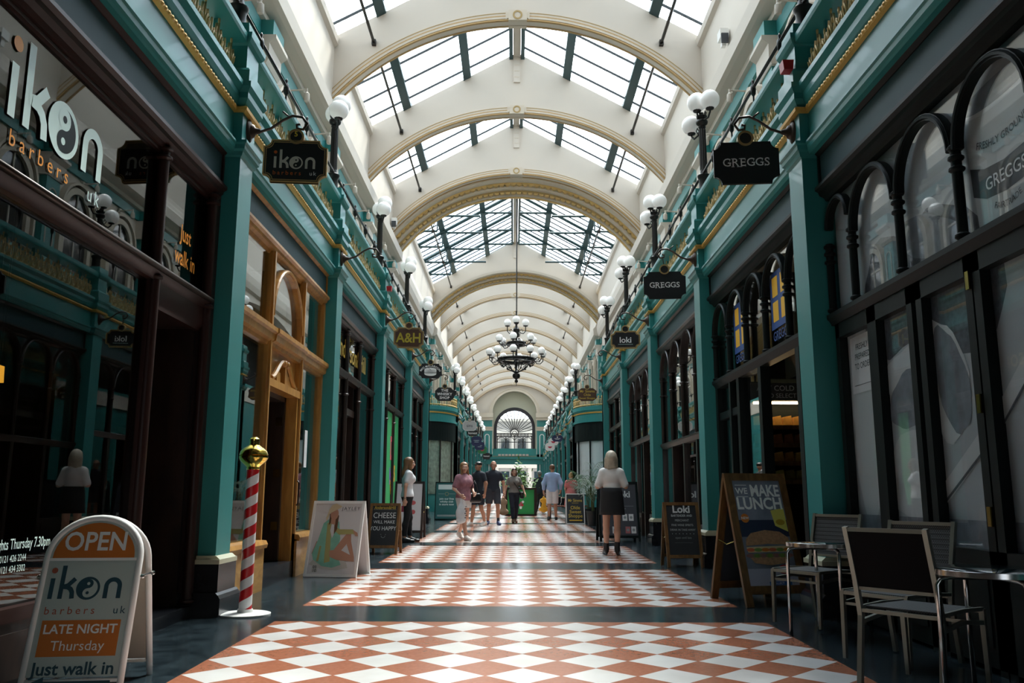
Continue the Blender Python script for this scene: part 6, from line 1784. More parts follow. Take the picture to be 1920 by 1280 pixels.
# ---------------------------------------------------------------- people: blended limb volumes turned into one skin
def nets(field, lo, h):
    # surface nets over a numpy field (negative inside)
    f = field
    nx, ny, nz = f.shape
    s = f < 0
    cnt = np.zeros((nx - 1, ny - 1, nz - 1), np.int8)
    acc = np.zeros((nx - 1, ny - 1, nz - 1, 3), np.float32); num = np.zeros((nx - 1, ny - 1, nz - 1), np.float32)
    sl = lambda a, d: slice(d, a - 1 + d)
    edges = [((0, 0, 0), 0), ((0, 1, 0), 0), ((0, 0, 1), 0), ((0, 1, 1), 0), ((0, 0, 0), 1), ((1, 0, 0), 1), ((0, 0, 1), 1), ((1, 0, 1), 1), ((0, 0, 0), 2), ((1, 0, 0), 2), ((0, 1, 0), 2), ((1, 1, 0), 2)]
    for o, ax in edges:
        e = list(o); e[ax] = 1
        A = f[sl(nx, o[0]), sl(ny, o[1]), sl(nz, o[2])]; B = f[sl(nx, e[0]), sl(ny, e[1]), sl(nz, e[2])]
        m = (A < 0) != (B < 0)
        t = np.where(m, A / np.where(m, A - B, 1), 0)
        for k in range(3):
            acc[..., k] += np.where(m, o[k] + (t if k == ax else 0), 0)
        num += m
    act = num > 0
    idx = -np.ones(act.shape, np.int64); idx[act] = np.arange(act.sum())
    ijk = np.argwhere(act)
    v = (ijk + acc[act] / num[act][:, None]) * h + lo
    faces = []
    for ax in range(3):
        a1, a2 = [(1, 2), (2, 0), (0, 1)][ax]
        A = np.take(s, range(f.shape[ax] - 1), ax); B = np.take(s, range(1, f.shape[ax]), ax)
        q = np.argwhere(A != B)
        ok = (q[:, a1] > 0) & (q[:, a2] > 0) & (q[:, a1] < f.shape[a1] - 1) & (q[:, a2] < f.shape[a2] - 1)
        q = q[ok]
        ins = A[tuple(q.T)]
        e1, e2 = np.zeros(3, int), np.zeros(3, int); e1[a1] = 1; e2[a2] = 1
        g = lambda p: idx[tuple(p.T)]
        F = np.stack([g(q - e1 - e2), g(q - e2), g(q), g(q - e1)], 1)
        F[~ins] = F[~ins][:, ::-1]
        faces.append(F)
    return v, np.concatenate(faces)
def cap(a, b, ra, rb=None, sy=1.0): return ('c', np.array(a, float), np.array(b, float), ra, ra if rb is None else rb, sy)
def ell(c, r): return ('e', np.array(c, float), np.array(r, float))
def prim_d(p, X, Y, Z):
    if p[0] == 'e':
        c, r = p[1], p[2]
        k = np.sqrt(((X - c[0]) / r[0]) ** 2 + ((Y - c[1]) / r[1]) ** 2 + ((Z - c[2]) / r[2]) ** 2)
        return (k - 1) * r.min()
    _, a, b, ra, rb, sy = p
    d = b - a; L = max(d @ d, 1e-9)
    t = np.clip(((X - a[0]) * d[0] + (Y - a[1]) * d[1] + (Z - a[2]) * d[2]) / L, 0, 1)
    return (np.sqrt((X - a[0] - t * d[0]) ** 2 + ((Y - a[1] - t * d[1]) / sy) ** 2 + (Z - a[2] - t * d[2]) ** 2) - (ra + (rb - ra) * t)) * min(1, sy)
def bounds(p):
    if p[0] == 'e': return p[1] - p[2], p[1] + p[2]
    r = max(p[3], p[4]) * max(1, p[5])
    return np.minimum(p[1], p[2]) - r, np.maximum(p[1], p[2]) + r
def blend_mesh(prims, h=.011, k=.03, clip=None, cut=None):
    lo = np.min([bounds(p)[0] for p in prims], 0) - 3 * h; hi = np.max([bounds(p)[1] for p in prims], 0) + 3 * h
    n = np.ceil((hi - lo) / h).astype(int) + 1
    ax = [(lo[i] + h * np.arange(n[i])).astype(np.float32) for i in range(3)]
    D = np.full(tuple(n), .2, np.float32)
    for p in prims:                                   # each limb is only worked out near itself
        b0, b1 = bounds(p)
        i0 = np.maximum(((b0 - lo - 2 * k) / h).astype(int), 0); i1 = np.minimum(((b1 - lo + 2 * k) / h).astype(int) + 2, n)
        S_ = tuple(slice(i0[i], i1[i]) for i in range(3))
        X, Y, Z = np.meshgrid(*[ax[i][S_[i]] for i in range(3)], indexing='ij', sparse=True)
        d = prim_d(p, X, Y, Z).astype(np.float32)
        a = D[S_]
        hh = np.maximum(k - np.abs(a - d), 0) / k
        D[S_] = np.minimum(a, d) - hh * hh * k * .25
    X, Y, Z = np.meshgrid(*ax, indexing='ij', sparse=True)
    if clip is not None: D = np.maximum(D, clip(X, Y, Z))
    if cut is not None:
        for c in cut: D = np.maximum(D, -prim_d(c, X, Y, Z))
    D[0], D[-1], D[:, 0], D[:, -1], D[:, :, 0], D[:, :, -1] = .1, .1, .1, .1, .1, .1
    return nets(D, lo, h)
def blend_obj(name, prims, m, parent, h=.011, k=.03, clip=None, cut=None, label=None):
    v, f = blend_mesh(prims, h, k, clip, cut)
    me = bpy.data.meshes.new(name)
    me.from_pydata(v.tolist(), [], f.tolist())
    me.materials.append(m)
    me.polygons.foreach_set('use_smooth', [True] * len(me.polygons))
    me.update()
    o = bpy.data.objects.new(name, me); COL.objects.link(o); o.parent = parent
    if label: o['label'] = label
    return o
def V3(*a): return np.array(a, float)
class Body:
    # local frame: faces -y, own right hand is -x; default stature 1.70
    def __init__(q, H, fem=False, pose=None):
        g = H / 1.70
        q.g, q.fem = g, fem
        J = dict(pel=(0, 0, .93), wst=(0, 0, 1.07), chs=(0, 0, 1.27), nck=(0, .015, 1.42), hed=(0, -.01, 1.585),
                 shR=(-.145 if fem else -.172, .01, 1.352), shL=(.145 if fem else .172, .01, 1.352), elR=(-.23, .02, 1.11), elL=(.23, .02, 1.11), wrR=(-.245, -.06, .87), wrL=(.245, -.06, .87),
                 hiR=(-.085, 0, .90), hiL=(.085, 0, .90), knR=(-.095, -.015, .485), knL=(.095, -.015, .485), anR=(-.10, .02, .075), anL=(.10, .02, .075),
                 toR=(-.12, -.15, .03), toL=(.12, -.15, .03))
        for k, v in (pose or {}).items(): J[k] = v
        q.J = {k: V3(*v) * g for k, v in J.items()}
    def torso(q, e=0.0, low=True):
        J, g, f = q.J, q.g, q.fem
        x = V3(1, 0, 0) * g
        out = [cap(J['chs'] - x * .055, J['chs'] + x * .055, (.112 if f else .128) * g + e, None, .80),
               cap(J['chs'] + V3(0, 0, .05) * g, J['wst'], (.115 if f else .135) * g + e, (.10 if f else .125) * g + e, .78),
               cap(J['wst'], J['pel'], (.105 if f else .125) * g + e, (.125 if f else .125) * g + e, .82),
               cap(J['shR'] + x * .02, J['nck'] - V3(.02, 0, .012) * g, .050 * g + e * .8, .040 * g + e * .5), cap(J['shL'] - x * .02, J['nck'] + V3(.02, 0, -.012) * g, .050 * g + e * .8, .040 * g + e * .5),
               cap(J['pel'] - x * (.06 if f else .05), J['pel'] + x * (.06 if f else .05), .112 * g + e, None, .88)]
        if f:
            for s in (-1, 1): out.append(ell(J['chs'] + V3(s * .065, -.085, -.01) * g, V3(.06, .05, .06) * g + e))
        return out
    def limb(q, a, b, ra, rb, e=0.0): return cap(q.J[a], q.J[b], ra * q.g + e, rb * q.g + e)
    def arm(q, s, e=0.0, frac=2.0):
        J = q.J
        if frac <= 1.0:
            m = J['sh' + s] + (J['el' + s] - J['sh' + s]) * frac
            return [cap(J['sh' + s], m, .052 * q.g + e, .044 * q.g + e)]
        out = [q.limb('sh' + s, 'el' + s, .047 if q.fem else .054, .036 if q.fem else .042, e)]
        t = min(frac - 1, 1)
        m = J['el' + s] + (J['wr' + s] - J['el' + s]) * t
        out.append(cap(J['el' + s], m, (.036 if q.fem else .042) * q.g + e, (.024 if q.fem else .028) * q.g + e))
        return out
    def leg(q, s, e=0.0, frac=2.0, flare=0.0):
        J, g = q.J, q.g
        if frac <= 1.0:
            m = J['hi' + s] + (J['kn' + s] - J['hi' + s]) * frac
            return [cap(J['hi' + s], m, .088 * g + e, (.088 + (.056 - .088) * frac) * g + e + flare)]
        k, a = J['kn' + s], J['an' + s]
        c = k + (a - k) * .32 + V3(0, .018, 0) * g
        return [q.limb('hi' + s, 'kn' + s, .086, .054, e), cap(k, c, .052 * g + e, .053 * g + e), cap(c, a, .053 * g + e, .034 * g + e + flare)]
    def foot(q, s, e=0.0):
        J, g = q.J, q.g
        return [cap(J['an' + s], (J['an' + s] + J['to' + s]) / 2 + V3(0, 0, -.005) * g, .038 * g + e, .036 * g + e), cap(J['an' + s] + V3(0, .02, -.035) * g, J['to' + s], .034 * g + e, .028 * g + e)]
    def hand(q, s, curl=.5):
        J, g = q.J, q.g
        w = J['wr' + s]; d = w - J['el' + s]; d = d / np.linalg.norm(d)
        side = V3(0, -1, 0) - d * (V3(0, -1, 0) @ d); side = side / (np.linalg.norm(side) + 1e-6)     # thumb side
        inn = np.cross(side, d) * (1 if s == 'R' else -1)
        if (inn @ V3(1 if s == 'R' else -1, 0, 0)) < 0: inn = -inn
        out = [cap(w, w + d * .055 * g, .024 * g, .027 * g), cap(w + d * .05 * g - side * .022 * g, w + d * .075 * g + side * .022 * g, .017 * g, .018 * g)]
        for i in range(4):
            o = w + d * .082 * g + side * (.030 - .02 * i) * g
            L = (.034, .040, .038, .030)[i] * g
            p1 = o + (d * math.cos(curl * .6) + inn * math.sin(curl * .6)) * L
            p2 = p1 + (d * math.cos(curl * 1.7) + inn * math.sin(curl * 1.7)) * L * .75
            out += [cap(o, p1, .0092 * g, .0085 * g), cap(p1, p2, .0085 * g, .0072 * g)]
        t0 = w + d * .03 * g + side * .022 * g
        t1 = t0 + (d * .6 + side * .75 + inn * .3) * .035 * g; t2 = t1 + (d * .9 + side * .15 + inn * .5) * .03 * g
        out += [cap(t0, t1, .012 * g, .010 * g), cap(t1, t2, .010 * g, .008 * g)]
        return out
    def head(q, turn=0.0):
        J, g = q.J, q.g
        c = J['hed']
        R = lambda x, y, z: c + V3(x * math.cos(turn) - y * math.sin(turn), x * math.sin(turn) + y * math.cos(turn), z) * g
        q.R = R
        p = [ell(c + V3(0, .005, .02) * g, V3(.078, .093, .098) * g), ell(R(0, -.028, -.045), V3(.056, .066, .070) * g), ell(R(0, -.052, -.085), V3(.03, .03, .028) * g),
             cap(R(0, -.088, .005), R(0, -.110, -.035), .010 * g, .013 * g), cap(J['nck'], c + V3(0, .01, -.05) * g, .052 * g, .048 * g)]
        for s in (-1, 1):
            p.append(ell(R(s * .078, .012, -.015), V3(.014, .024, .032) * g))
            p.append(ell(R(s * .03, -.083, -.035), V3(.022, .016, .02) * g))
            p.append(cap(R(s * .045, -.078, .022), R(s * .014, -.088, .022), .012 * g))
        return p
    def build(q, root, skin, h=.011, turn=0.0, curl=(.6, .6)):
        p = q.torso() + q.head(turn)
        for i, s in enumerate('RL'): p += q.arm(s) + q.leg(s) + q.foot(s, -.006) + q.hand(s, curl[i])
        q.body = blend_obj('body', p, skin, root, h, .022)
        return q.body
    def face(q, root, h=.004, brow=None):
        R, g = q.R, q.g
        for s in (-1, 1):
            b = MB(); b.ball(tuple(R(s * .031, -.086, .0)), .0125 * g, 10, 8); e = b.build('eye', M['eyewhite'], root, True)
            b = MB(); b.ball(tuple(R(s * .031, -.0945, .0)), .0062 * g, 8, 6); b.build('iris', M['ink'], e, True)
            b = MB(); b.tube([tuple(R(s * .048, -.084, .026)), tuple(R(s * .032, -.096, .031)), tuple(R(s * .014, -.098, .027))], .0045 * g, 5); b.build('eyebrow', brow or M['hairbrown'], root, True)
        b = MB(); b.tube([tuple(R(-.024, -.083, -.066)), tuple(R(-.009, -.094, -.063)), tuple(R(.009, -.094, -.063)), tuple(R(.024, -.083, -.066))], [.003 * g, .0065 * g, .0065 * g, .003 * g], 6)
        b.build('mouth', M['lips'], root, True)
M['eyewhite'] = mat('eye_white', (.6, .58, .55), .3); M['lips'] = mat('lips', (.38, .13, .11), .5)
M['skin2'] = mat('fair_skin', (0.56, 0.31, 0.21), 0.5); M['skin3'] = mat('tanned_skin', (0.42, 0.20, 0.12), 0.5)
def cloth(name, c, var=.18, sc=7.0, rough=.85): return mat(name, c, rough, var=var, vscale=sc, bump=.35, bscale=14)
zclip = lambda z0, z1: (lambda X, Y, Z: np.maximum(z0 - Z, Z - z1))
def neck_clip(q, z0, z1, dip=.0): return lambda X, Y, Z: np.maximum(z0 - Z, Z - z1 + 0 * X)
def skirt(q, zt, zb, rt, rb, sy=.8, n=28, th=.012, wav=.0):
    b = MB(); vs = []
    rows = 7
    for j in range(rows):
        t = j / (rows - 1)
        for i in range(n):
            a = 2 * PI * i / n
            r = rt + (rb - rt) * t ** .55 + wav * t * math.sin(a * 6 + 1)
            vs.append((r * math.cos(a), r * sy * math.sin(a), zt + (zb - zt) * t))
    fs = [(j * n + i, j * n + (i + 1) % n, (j + 1) * n + (i + 1) % n, (j + 1) * n + i) for j in range(rows - 1) for i in range(n)]
    fs += [tuple(range(n)), tuple(range((rows - 1) * n, rows * n))]
    b.add(vs, fs)
    return b
def person(x, y, face, label, H, fem=False, pose=None, group=None):
    rz = math.atan2(face[1], face[0]) + PI / 2
    r = thing('person', (x, y, FZ(y)), rz, label, 'person')
    return r, Body(H, fem, pose)

# blonde woman from behind, nearest of the walkers
r, q = person(1.59, 14.6, (.10, 1), 'blonde woman seen from behind in white tee and black skirt', 1.70, True,
              dict(elR=(-.235, .03, 1.12), elL=(.235, .03, 1.12), wrR=(-.13, -.22, 1.14), wrL=(.10, -.24, 1.13), anR=(-.075, .03, .10), anL=(.105, -.02, .10), knR=(-.085, -.01, .49), knL=(.10, -.025, .49), toR=(-.10, -.14, .03), toL=(.14, -.18, .03)))
g = q.g
q.build(r, M['skin2'], .009, -.25)
q.face(r)
blend_obj('tee_shirt', q.torso(.020) + q.arm('R', .018, .85) + q.arm('L', .018, .85) + [cap(q.J['wst'], q.J['pel'] + V3(0, 0, .1), .125 * g, .13 * g, .85)], cloth('white_jersey', (.66, .64, .61)), r, .010, .045, lambda X, Y, Z: np.maximum(1.045 * g - Z, Z - 1.462 * g))
skirt(q, 1.10 * g, .655 * g, .165 * g, .215 * g, .86).build('skirt', cloth('black_skirt_cloth', (.006, .006, .007)), r, True)
M['blonde'] = mat('ash_blonde_hair', (.42, .36, .27), .45, var=.35, vscale=22, bump=.5, bscale=50)
hp = q.J['hed']
blend_obj('hair', [ell(hp + V3(0, .02, .035) * g, V3(.098, .112, .108) * g), cap(hp + V3(-.06, .04, -.02) * g, hp + V3(-.078, .045, -.14) * g, .056 * g, .036 * g), cap(hp + V3(.06, .04, -.02) * g, hp + V3(.085, .045, -.145) * g, .056 * g, .034 * g), cap(hp + V3(-.03, .085, .02) * g, hp + V3(-.045, .095, -.12) * g, .04 * g, .03 * g), cap(hp + V3(.035, .085, .02) * g, hp + V3(.045, .095, -.15) * g, .04 * g, .028 * g),
                   cap(hp + V3(0, .07, 0) * g, hp + V3(.01, .075, -.135) * g, .07 * g, .045 * g)], M['blonde'], r, .009, .03, None, [ell(hp + V3(.02, -.115, -.03) * g, V3(.065, .085, .10) * g)])
M['bootblack'] = mat('black_leather', (.012, .011, .011), .4)
for s in 'RL':
    b_ = q.foot(s, .006) + [cap(q.J['an' + s], q.J['an' + s] + V3(0, 0, .09), .044 * g, .046 * g), cap(q.J['an' + s] + V3(0, .03, -.03), q.J['an' + s] + V3(0, .035, -.085), .026 * g, .018 * g)]
    blend_obj('ankle_boot', b_, M['bootblack'], r, .009, .02)
ph = MB(); ph.box(-.035, .035, -.30, -.288, 1.12, 1.26); ph.build('phone', M['ink'], r)

# woman with long brown hair by the white poster board
r, q = person(-2.22, 17.6, (.93, .36), 'woman with long brown hair in white tee and black leggings', 1.70, True,
              dict(hed=(0, -.03, 1.58), elR=(-.20, .09, 1.12), wrR=(-.20, .10, .86), elL=(.21, .03, 1.12), wrL=(.20, -.04, .88), anR=(-.07, .06, .07), knR=(-.08, .02, .48), toR=(-.08, -.12, .03), anL=(.08, -.10, .07), knL=(.09, -.08, .49), toL=(.09, -.27, .03)))
g = q.g
q.build(r, M['skin2'], .010, -.2)
q.face(r)
blend_obj('tee_shirt', q.torso(.018) + q.arm('R', .014, .62) + q.arm('L', .014, .62), cloth('white_cotton', (.70, .70, .71)), r, .010, .04, lambda X, Y, Z: np.maximum(.90 * g - Z, Z - 1.462 * g))
blend_obj('leggings', [cap(q.J['pel'] - V3(.05, 0, 0), q.J['pel'] + V3(.05, 0, 0), .125 * g, None, .9)] + q.leg('R', .009) + q.leg('L', .009), cloth('black_leggings_cloth', (.010, .010, .012)), r, .010, .025, lambda X, Y, Z: np.maximum(.13 - Z, Z - 1.0 * g))
hp = q.J['hed']
M['hairlong'] = mat('long_brown_hair', (.17, .085, .035), .45, var=.5, vscale=16, bump=.5, bscale=50)
blend_obj('hair', [ell(hp + V3(0, .02, .03) * g, V3(.09, .105, .10) * g), cap(hp + V3(0, .06, -.02) * g, hp + V3(0, .10, -.22) * g, .07 * g, .075 * g, .8), cap(hp + V3(0, .10, -.22) * g, hp + V3(0, .10, -.40) * g, .075 * g, .03 * g, .8),
                   cap(hp + V3(.06, -.0, -.03) * g, hp + V3(.085, -.06, -.24) * g, .035 * g, .025 * g), cap(hp + V3(-.06, -.0, -.03) * g, hp + V3(-.09, .0, -.26) * g, .035 * g, .03 * g)], M['hairlong'], r, .010, .03, None, [ell(hp + V3(0, -.12, -.03) * g, V3(.06, .08, .10) * g)])
for s in 'RL': blend_obj('shoe', q.foot(s, .008), M['bootblack'], r, .010, .02, zclip(.0, .2))
wb = MB(); wb.tube([tuple(q.J['wrR'] + V3(.03 * math.cos(a), .03 * math.sin(a), .02)) for a in [2 * PI * i / 12 for i in range(12)]], .006, 5, 0, None, True); wb.build('wristband', M['ink'], r)

# woman in mauve top striding with a white carrier bag
r, q = person(-1.12, 18.4, (.62, -.78), 'woman in mauve top and white shorts striding with a bag', 1.62, True,
              dict(anR=(-.09, -.24, .07), knR=(-.09, -.14, .49), toR=(-.10, -.40, .03), anL=(.08, .28, .15), knL=(.09, .03, .48), toL=(.09, .14, .03), elR=(-.25, .03, 1.12), wrR=(-.20, -.16, .98), elL=(.25, .04, 1.13), wrL=(.18, -.14, 1.02)))
g = q.g
q.build(r, M['skin2'], .010, -.55)
q.face(r)
M['mauve'] = cloth('mauve_print', (.30, .14, .17), .5, 18)
blend_obj('blouse', q.torso(.022) + q.arm('R', .018, .75) + q.arm('L', .018, .75) + [cap(q.J['wst'], q.J['pel'] - V3(0, 0, .02), .14 * g, .155 * g, .85)], M['mauve'], r, .010, .05, lambda X, Y, Z: np.maximum(.86 * g - Z, Z - 1.462 * g))
blend_obj('shorts', [cap(q.J['pel'] - V3(.05, 0, 0), q.J['pel'] + V3(.05, 0, 0), .128 * g, None, .92)] + q.leg('R', .022, .55, .01) + q.leg('L', .022, .55, .01), cloth('white_denim', (.62, .58, .55)), r, .010, .03, lambda X, Y, Z: np.maximum(.70 * g - Z, Z - 1.0 * g))
hp = q.J['hed']
M['hairauburn'] = mat('auburn_hair', (.22, .105, .045), .45, var=.5, vscale=16, bump=.5, bscale=50)
fx = V3(math.sin(-.55) * -.12, -.12 * math.cos(-.55), -.03)
blend_obj('hair', [ell(hp + V3(0, .018, .03) * g, V3(.09, .105, .10) * g), cap(hp + V3(0, .05, -.02) * g, hp + V3(0, .08, -.28) * g, .07 * g, .04 * g), cap(hp + V3(.07, .0, -.03) * g, hp + V3(.10, -.05, -.27) * g, .035 * g, .026 * g), cap(hp + V3(-.07, .0, -.03) * g, hp + V3(-.10, -.04, -.27) * g, .035 * g, .026 * g)],
          M['hairauburn'], r, .010, .03, None, [ell(hp + V3(.12 * math.sin(-.55) * -1 * -1, -.115 * math.cos(.55), -.03) * g, V3(.06, .08, .10) * g)])
M['trainer'] = mat('pale_trainer', (.60, .55, .50), .6)
for s in 'RL': blend_obj('trainer', q.foot(s, .012), M['trainer'], r, .010, .02)
hw_ = Matrix.Rotation(math.atan2(-.78, .62) + PI / 2, 4, 'Z') @ Vector(tuple(q.J['wrR'] + V3(0, -.02, -.08)))
bx_, by_, bz_ = -1.12 + hw_.x, 18.4 + hw_.y, FZ(18.4) + hw_.z
cb = thing('carrier_bag', (bx_, by_, bz_), .3, 'white printed carrier bag held by the woman in mauve', 'bag')
v, f = blend_mesh([ell((0, 0, -.33), (.105, .05, .16)), cap((0, 0, -.02), (0, 0, -.24), .010, .06, .5), cap((-.05, 0, -.46), (.06, 0, -.44), .035)], .009, .05)
b = MB(); b.add(v.tolist(), f.tolist()); b.build('bag_body', cloth('white_polythene', (.66, .66, .66), .2, 12, .4), cb, True)
b = MB()
for i in range(6): b.ball((.10 - .02 * (i % 2), -.04 - .005 * i, -.16 - i * .045), (.022, .012, .010), 6, 4)
b.build('print', M['ink'], cb)
b = MB(); b.tube([(-.02, 0, -.06), (0, 0, .01), (.02, 0, -.06)], .006, 5); b.build('handles', M['letter_white'], cb)
hbw = Matrix.Rotation(math.atan2(-.78, .62) + PI / 2, 4, 'Z') @ Vector((.22 * g, -.10, .98 * g))
sb = thing('handbag', (-1.12 + hbw.x, 18.4 + hbw.y, FZ(18.4) + hbw.z), .4, 'black shoulder handbag on the arm of the woman in mauve', 'bag')
v, f = blend_mesh([cap((-.09, 0, -.02), (.09, 0, -.02), .06, None, .6), cap((-.10, 0, -.10), (.10, 0, -.10), .06, None, .7)], .010, .04)
b = MB(); b.add(v.tolist(), f.tolist()); b.build('bag_body', M['bootblack'], sb, True)
b = MB(); b.tube([(-.09, 0, .02), (-.05, .01, .20), (.0, .02, .30), (.05, .01, .20), (.09, 0, .02)], .009, 5); b.build('strap', M['bootblack'], sb, True)

def shoes(q, r, m, h=.012):
    for s in 'RL': blend_obj('shoe', q.foot(s, .012), m, r, h, .02)
def tee(q, r, m, hem=.86, sl=.6, e=.02, h=.012): return blend_obj('tee_shirt', q.torso(e) + q.arm('R', e - .004, sl) + q.arm('L', e - .004, sl), m, r, h, .045, lambda X, Y, Z: np.maximum(hem * q.g - Z, Z - 1.462 * q.g))
def shorts(q, r, m, hem=.50, frac=.95, e=.025, h=.012): return blend_obj('shorts', [cap(q.J['pel'] - V3(.05, 0, 0), q.J['pel'] + V3(.05, 0, 0), .128 * q.g, None, .95)] + q.leg('R', e, frac, .012) + q.leg('L', e, frac, .012), m, r, h, .03, lambda X, Y, Z: np.maximum(hem * q.g - Z, Z - 1.0 * q.g))
M['navytee'] = cloth('navy_cotton', (.012, .016, .026)); M['darkshort'] = cloth('charcoal_shorts_cloth', (.030, .033, .042)); M['blueshoe'] = mat('navy_trainer', (.015, .03, .10), .5)
# bald man
r, q = person(-.66, 25.5, (.05, -1), 'bald man in dark tee and charcoal shorts walking forward', 1.85, False,
              dict(elR=(-.27, .02, 1.12), elL=(.27, .02, 1.12), wrR=(-.28, -.10, .88), wrL=(.28, -.08, .88), anR=(-.14, .10, .08), knR=(-.12, .0, .485), toR=(-.17, -.06, .03), anL=(.13, -.14, .075), knL=(.12, -.09, .49), toL=(.17, -.31, .03)))
q.build(r, M['skin3'], .012); q.face(r)
tee(q, r, M['navytee'], .87); shorts(q, r, M['darkshort'], .56); shoes(q, r, M['blueshoe'])
for s in 'RL': blend_obj('sock', [cap(q.J['an' + s], q.J['an' + s] + V3(0, .01, .10), .042, .045)], M['navytee'], r, .012, .02)
# man in black cap
r, q = person(-1.06, 24.6, (-.72, -.69), 'man in black cap and dark tee turned to the left', 1.80, False,
              dict(elR=(-.27, .02, 1.12), elL=(.27, .03, 1.12), wrR=(-.20, -.22, 1.0), wrL=(.28, -.02, .87), anR=(-.12, -.14, .075), knR=(-.11, -.09, .49), toR=(-.13, -.31, .03), anL=(.11, .14, .10), knL=(.11, .0, .48), toL=(.13, -.02, .03)))
q.build(r, M['skin3'], .012); q.face(r)
tee(q, r, M['navytee'], .86); shorts(q, r, M['navytee'], .56); shoes(q, r, M['trainer'])
hp = q.J['hed']; g = q.g
blend_obj('cap', [ell(hp + V3(0, .008, .055) * g, V3(.088, .105, .072) * g), cap(hp + V3(-.04, -.12, .045) * g, hp + V3(.04, -.12, .045) * g, .012), cap(hp + V3(-.03, -.16, .038) * g, hp + V3(.03, -.16, .038) * g, .010)], M['bootblack'], r, .010, .03, zclip(hp[2] + .02, 3))
blend_obj('folded_jacket', [cap(q.J['wrR'] + V3(.0, -.03, .0), q.J['wrR'] + V3(.02, -.03, -.42), .06, .075, .6)], cloth('royal_blue_cloth', (.015, .06, .36)), r, .012, .03)
# woman in grey tee with sunglasses on her head
r, q = person(-.05, 27.0, (.12, -1), 'woman in grey tee and navy trousers with sunglasses on head', 1.67, True,
              dict(elR=(-.25, .03, 1.12), wrR=(-.30, -.04, .88), elL=(.27, .02, 1.13), wrL=(.33, -.10, .92), anR=(-.05, -.16, .075), knR=(-.07, -.11, .49), toR=(-.06, -.32, .03), anL=(.07, .16, .10), knL=(.08, .0, .48), toL=(.08, .0, .03)))
g = q.g
q.build(r, M['skin2'], .012, .1); q.face(r)
tee(q, r, cloth('taupe_jersey', (.17, .155, .14)), .93, .6)
blend_obj('trousers', [cap(q.J['pel'] - V3(.05, 0, 0), q.J['pel'] + V3(.05, 0, 0), .13 * g, None, .95)] + q.leg('R', .014) + q.leg('L', .014), cloth('navy_trouser_cloth', (.012, .014, .025)), r, .012, .025, lambda X, Y, Z: np.maximum(.12 - Z, Z - 1.0 * g))
shoes(q, r, M['hairbrown'])
hp = q.J['hed']
blend_obj('hair', [ell(hp + V3(0, .02, .03) * g, V3(.09, .105, .10) * g), cap(hp + V3(.06, .03, -.03) * g, hp + V3(.065, .03, -.11) * g, .04, .03), cap(hp + V3(-.06, .03, -.03) * g, hp + V3(-.065, .03, -.11) * g, .04, .03)], mat('dark_auburn_hair', (.11, .035, .025), .45), r, .010, .03, None, [ell(hp + V3(0, -.12, -.03) * g, V3(.062, .085, .10) * g)])
b = MB()
for s in (-1, 1): b.ball(tuple(hp + V3(s * .036, -.075, .085) * g), (.032, .018, .02), 10, 7)
b.tube([tuple(hp + V3(-.08, .0, .075)), tuple(hp + V3(-.06, -.07, .085)), tuple(hp + V3(.06, -.07, .085)), tuple(hp + V3(.08, .0, .075))], .006, 5); b.build('sunglasses', M['ink'], r, True)
b = MB(); b.tube([tuple(V3(-.13, -.02, 1.40) * g), tuple(V3(-.02, -.155, 1.25) * g), tuple(V3(.14, -.12, 1.02) * g), tuple(V3(.19, -.02, .95) * g), tuple(V3(.10, .13, 1.15) * g), tuple(V3(-.10, .10, 1.38) * g)], .012, 5); b.build('shoulder_strap', M['bootblack'], r, True)
blend_obj('cross_body_bag', [cap(V3(.24, -.06, .90) * g, V3(.24, .06, .90) * g, .07, None, 1), cap(V3(.25, -.06, .80) * g, V3(.25, .06, .80) * g, .06)], M['bootblack'], r, .012, .03)
tb = thing('tote_bag', (-.05 - .33, 26.95, FZ(27) + .83), 0, 'tan canvas tote hanging from the hand of the woman in grey', 'bag')
v, f = blend_mesh([cap((-.11, 0, -.50), (.11, 0, -.50), .05, None, .8), cap((-.08, 0, -.20), (.08, 0, -.20), .05, None, .7), cap((0, 0, -.5), (0, 0, -.10), .10, .05, .5)], .012, .06)
b = MB(); b.add(v.tolist(), f.tolist()); b.build('bag_body', cloth('tan_canvas', (.40, .27, .17)), tb, True)
b = MB(); b.tube([(-.05, 0, -.14), (-.02, 0, .0), (.02, 0, .0), (.05, 0, -.14)], .009, 5); b.build('handles', M['aboard'], tb)
# man in pale blue shirt from behind
r, q = person(1.24, 29.2, (.05, 1), 'man in pale blue shirt and white shorts seen from behind', 1.84, False,
              dict(elR=(-.27, .03, 1.12), elL=(.27, .03, 1.12), wrR=(-.25, -.12, .90), wrL=(.27, -.06, .88), anR=(-.11, -.10, .075), anL=(.11, .10, .08), toL=(.13, -.06, .03), toR=(-.13, -.27, .03)))
g = q.g
q.build(r, M['skin3'], .012, -.5); q.face(r)
blend_obj('shirt', q.torso(.03) + q.arm('R', .022, 1.7) + q.arm('L', .022, 1.7), cloth('pale_blue_oxford', (.28, .37, .55)), r, .012, .05, lambda X, Y, Z: np.maximum(.86 * g - Z, Z - 1.462 * g))
shorts(q, r, cloth('white_chino', (.62, .57, .56)), .50); shoes(q, r, M['bootblack'])
hp = q.J['hed']
blend_obj('hair', [ell(hp + V3(0, .02, .035) * g, V3(.088, .105, .095) * g)], M['hairbrown'], r, .011, .02, None, [ell(hp + V3(.04, -.10, -.05) * g, V3(.085, .09, .10) * g), ell(hp + V3(0, .08, -.13) * g, V3(.1, .1, .07) * g)])
ob = thing('carrier_bag', (1.24 - .28, 29.45, FZ(29.2) + .80), 0, 'mustard carrier bag beside the man in the pale blue shirt', 'bag')
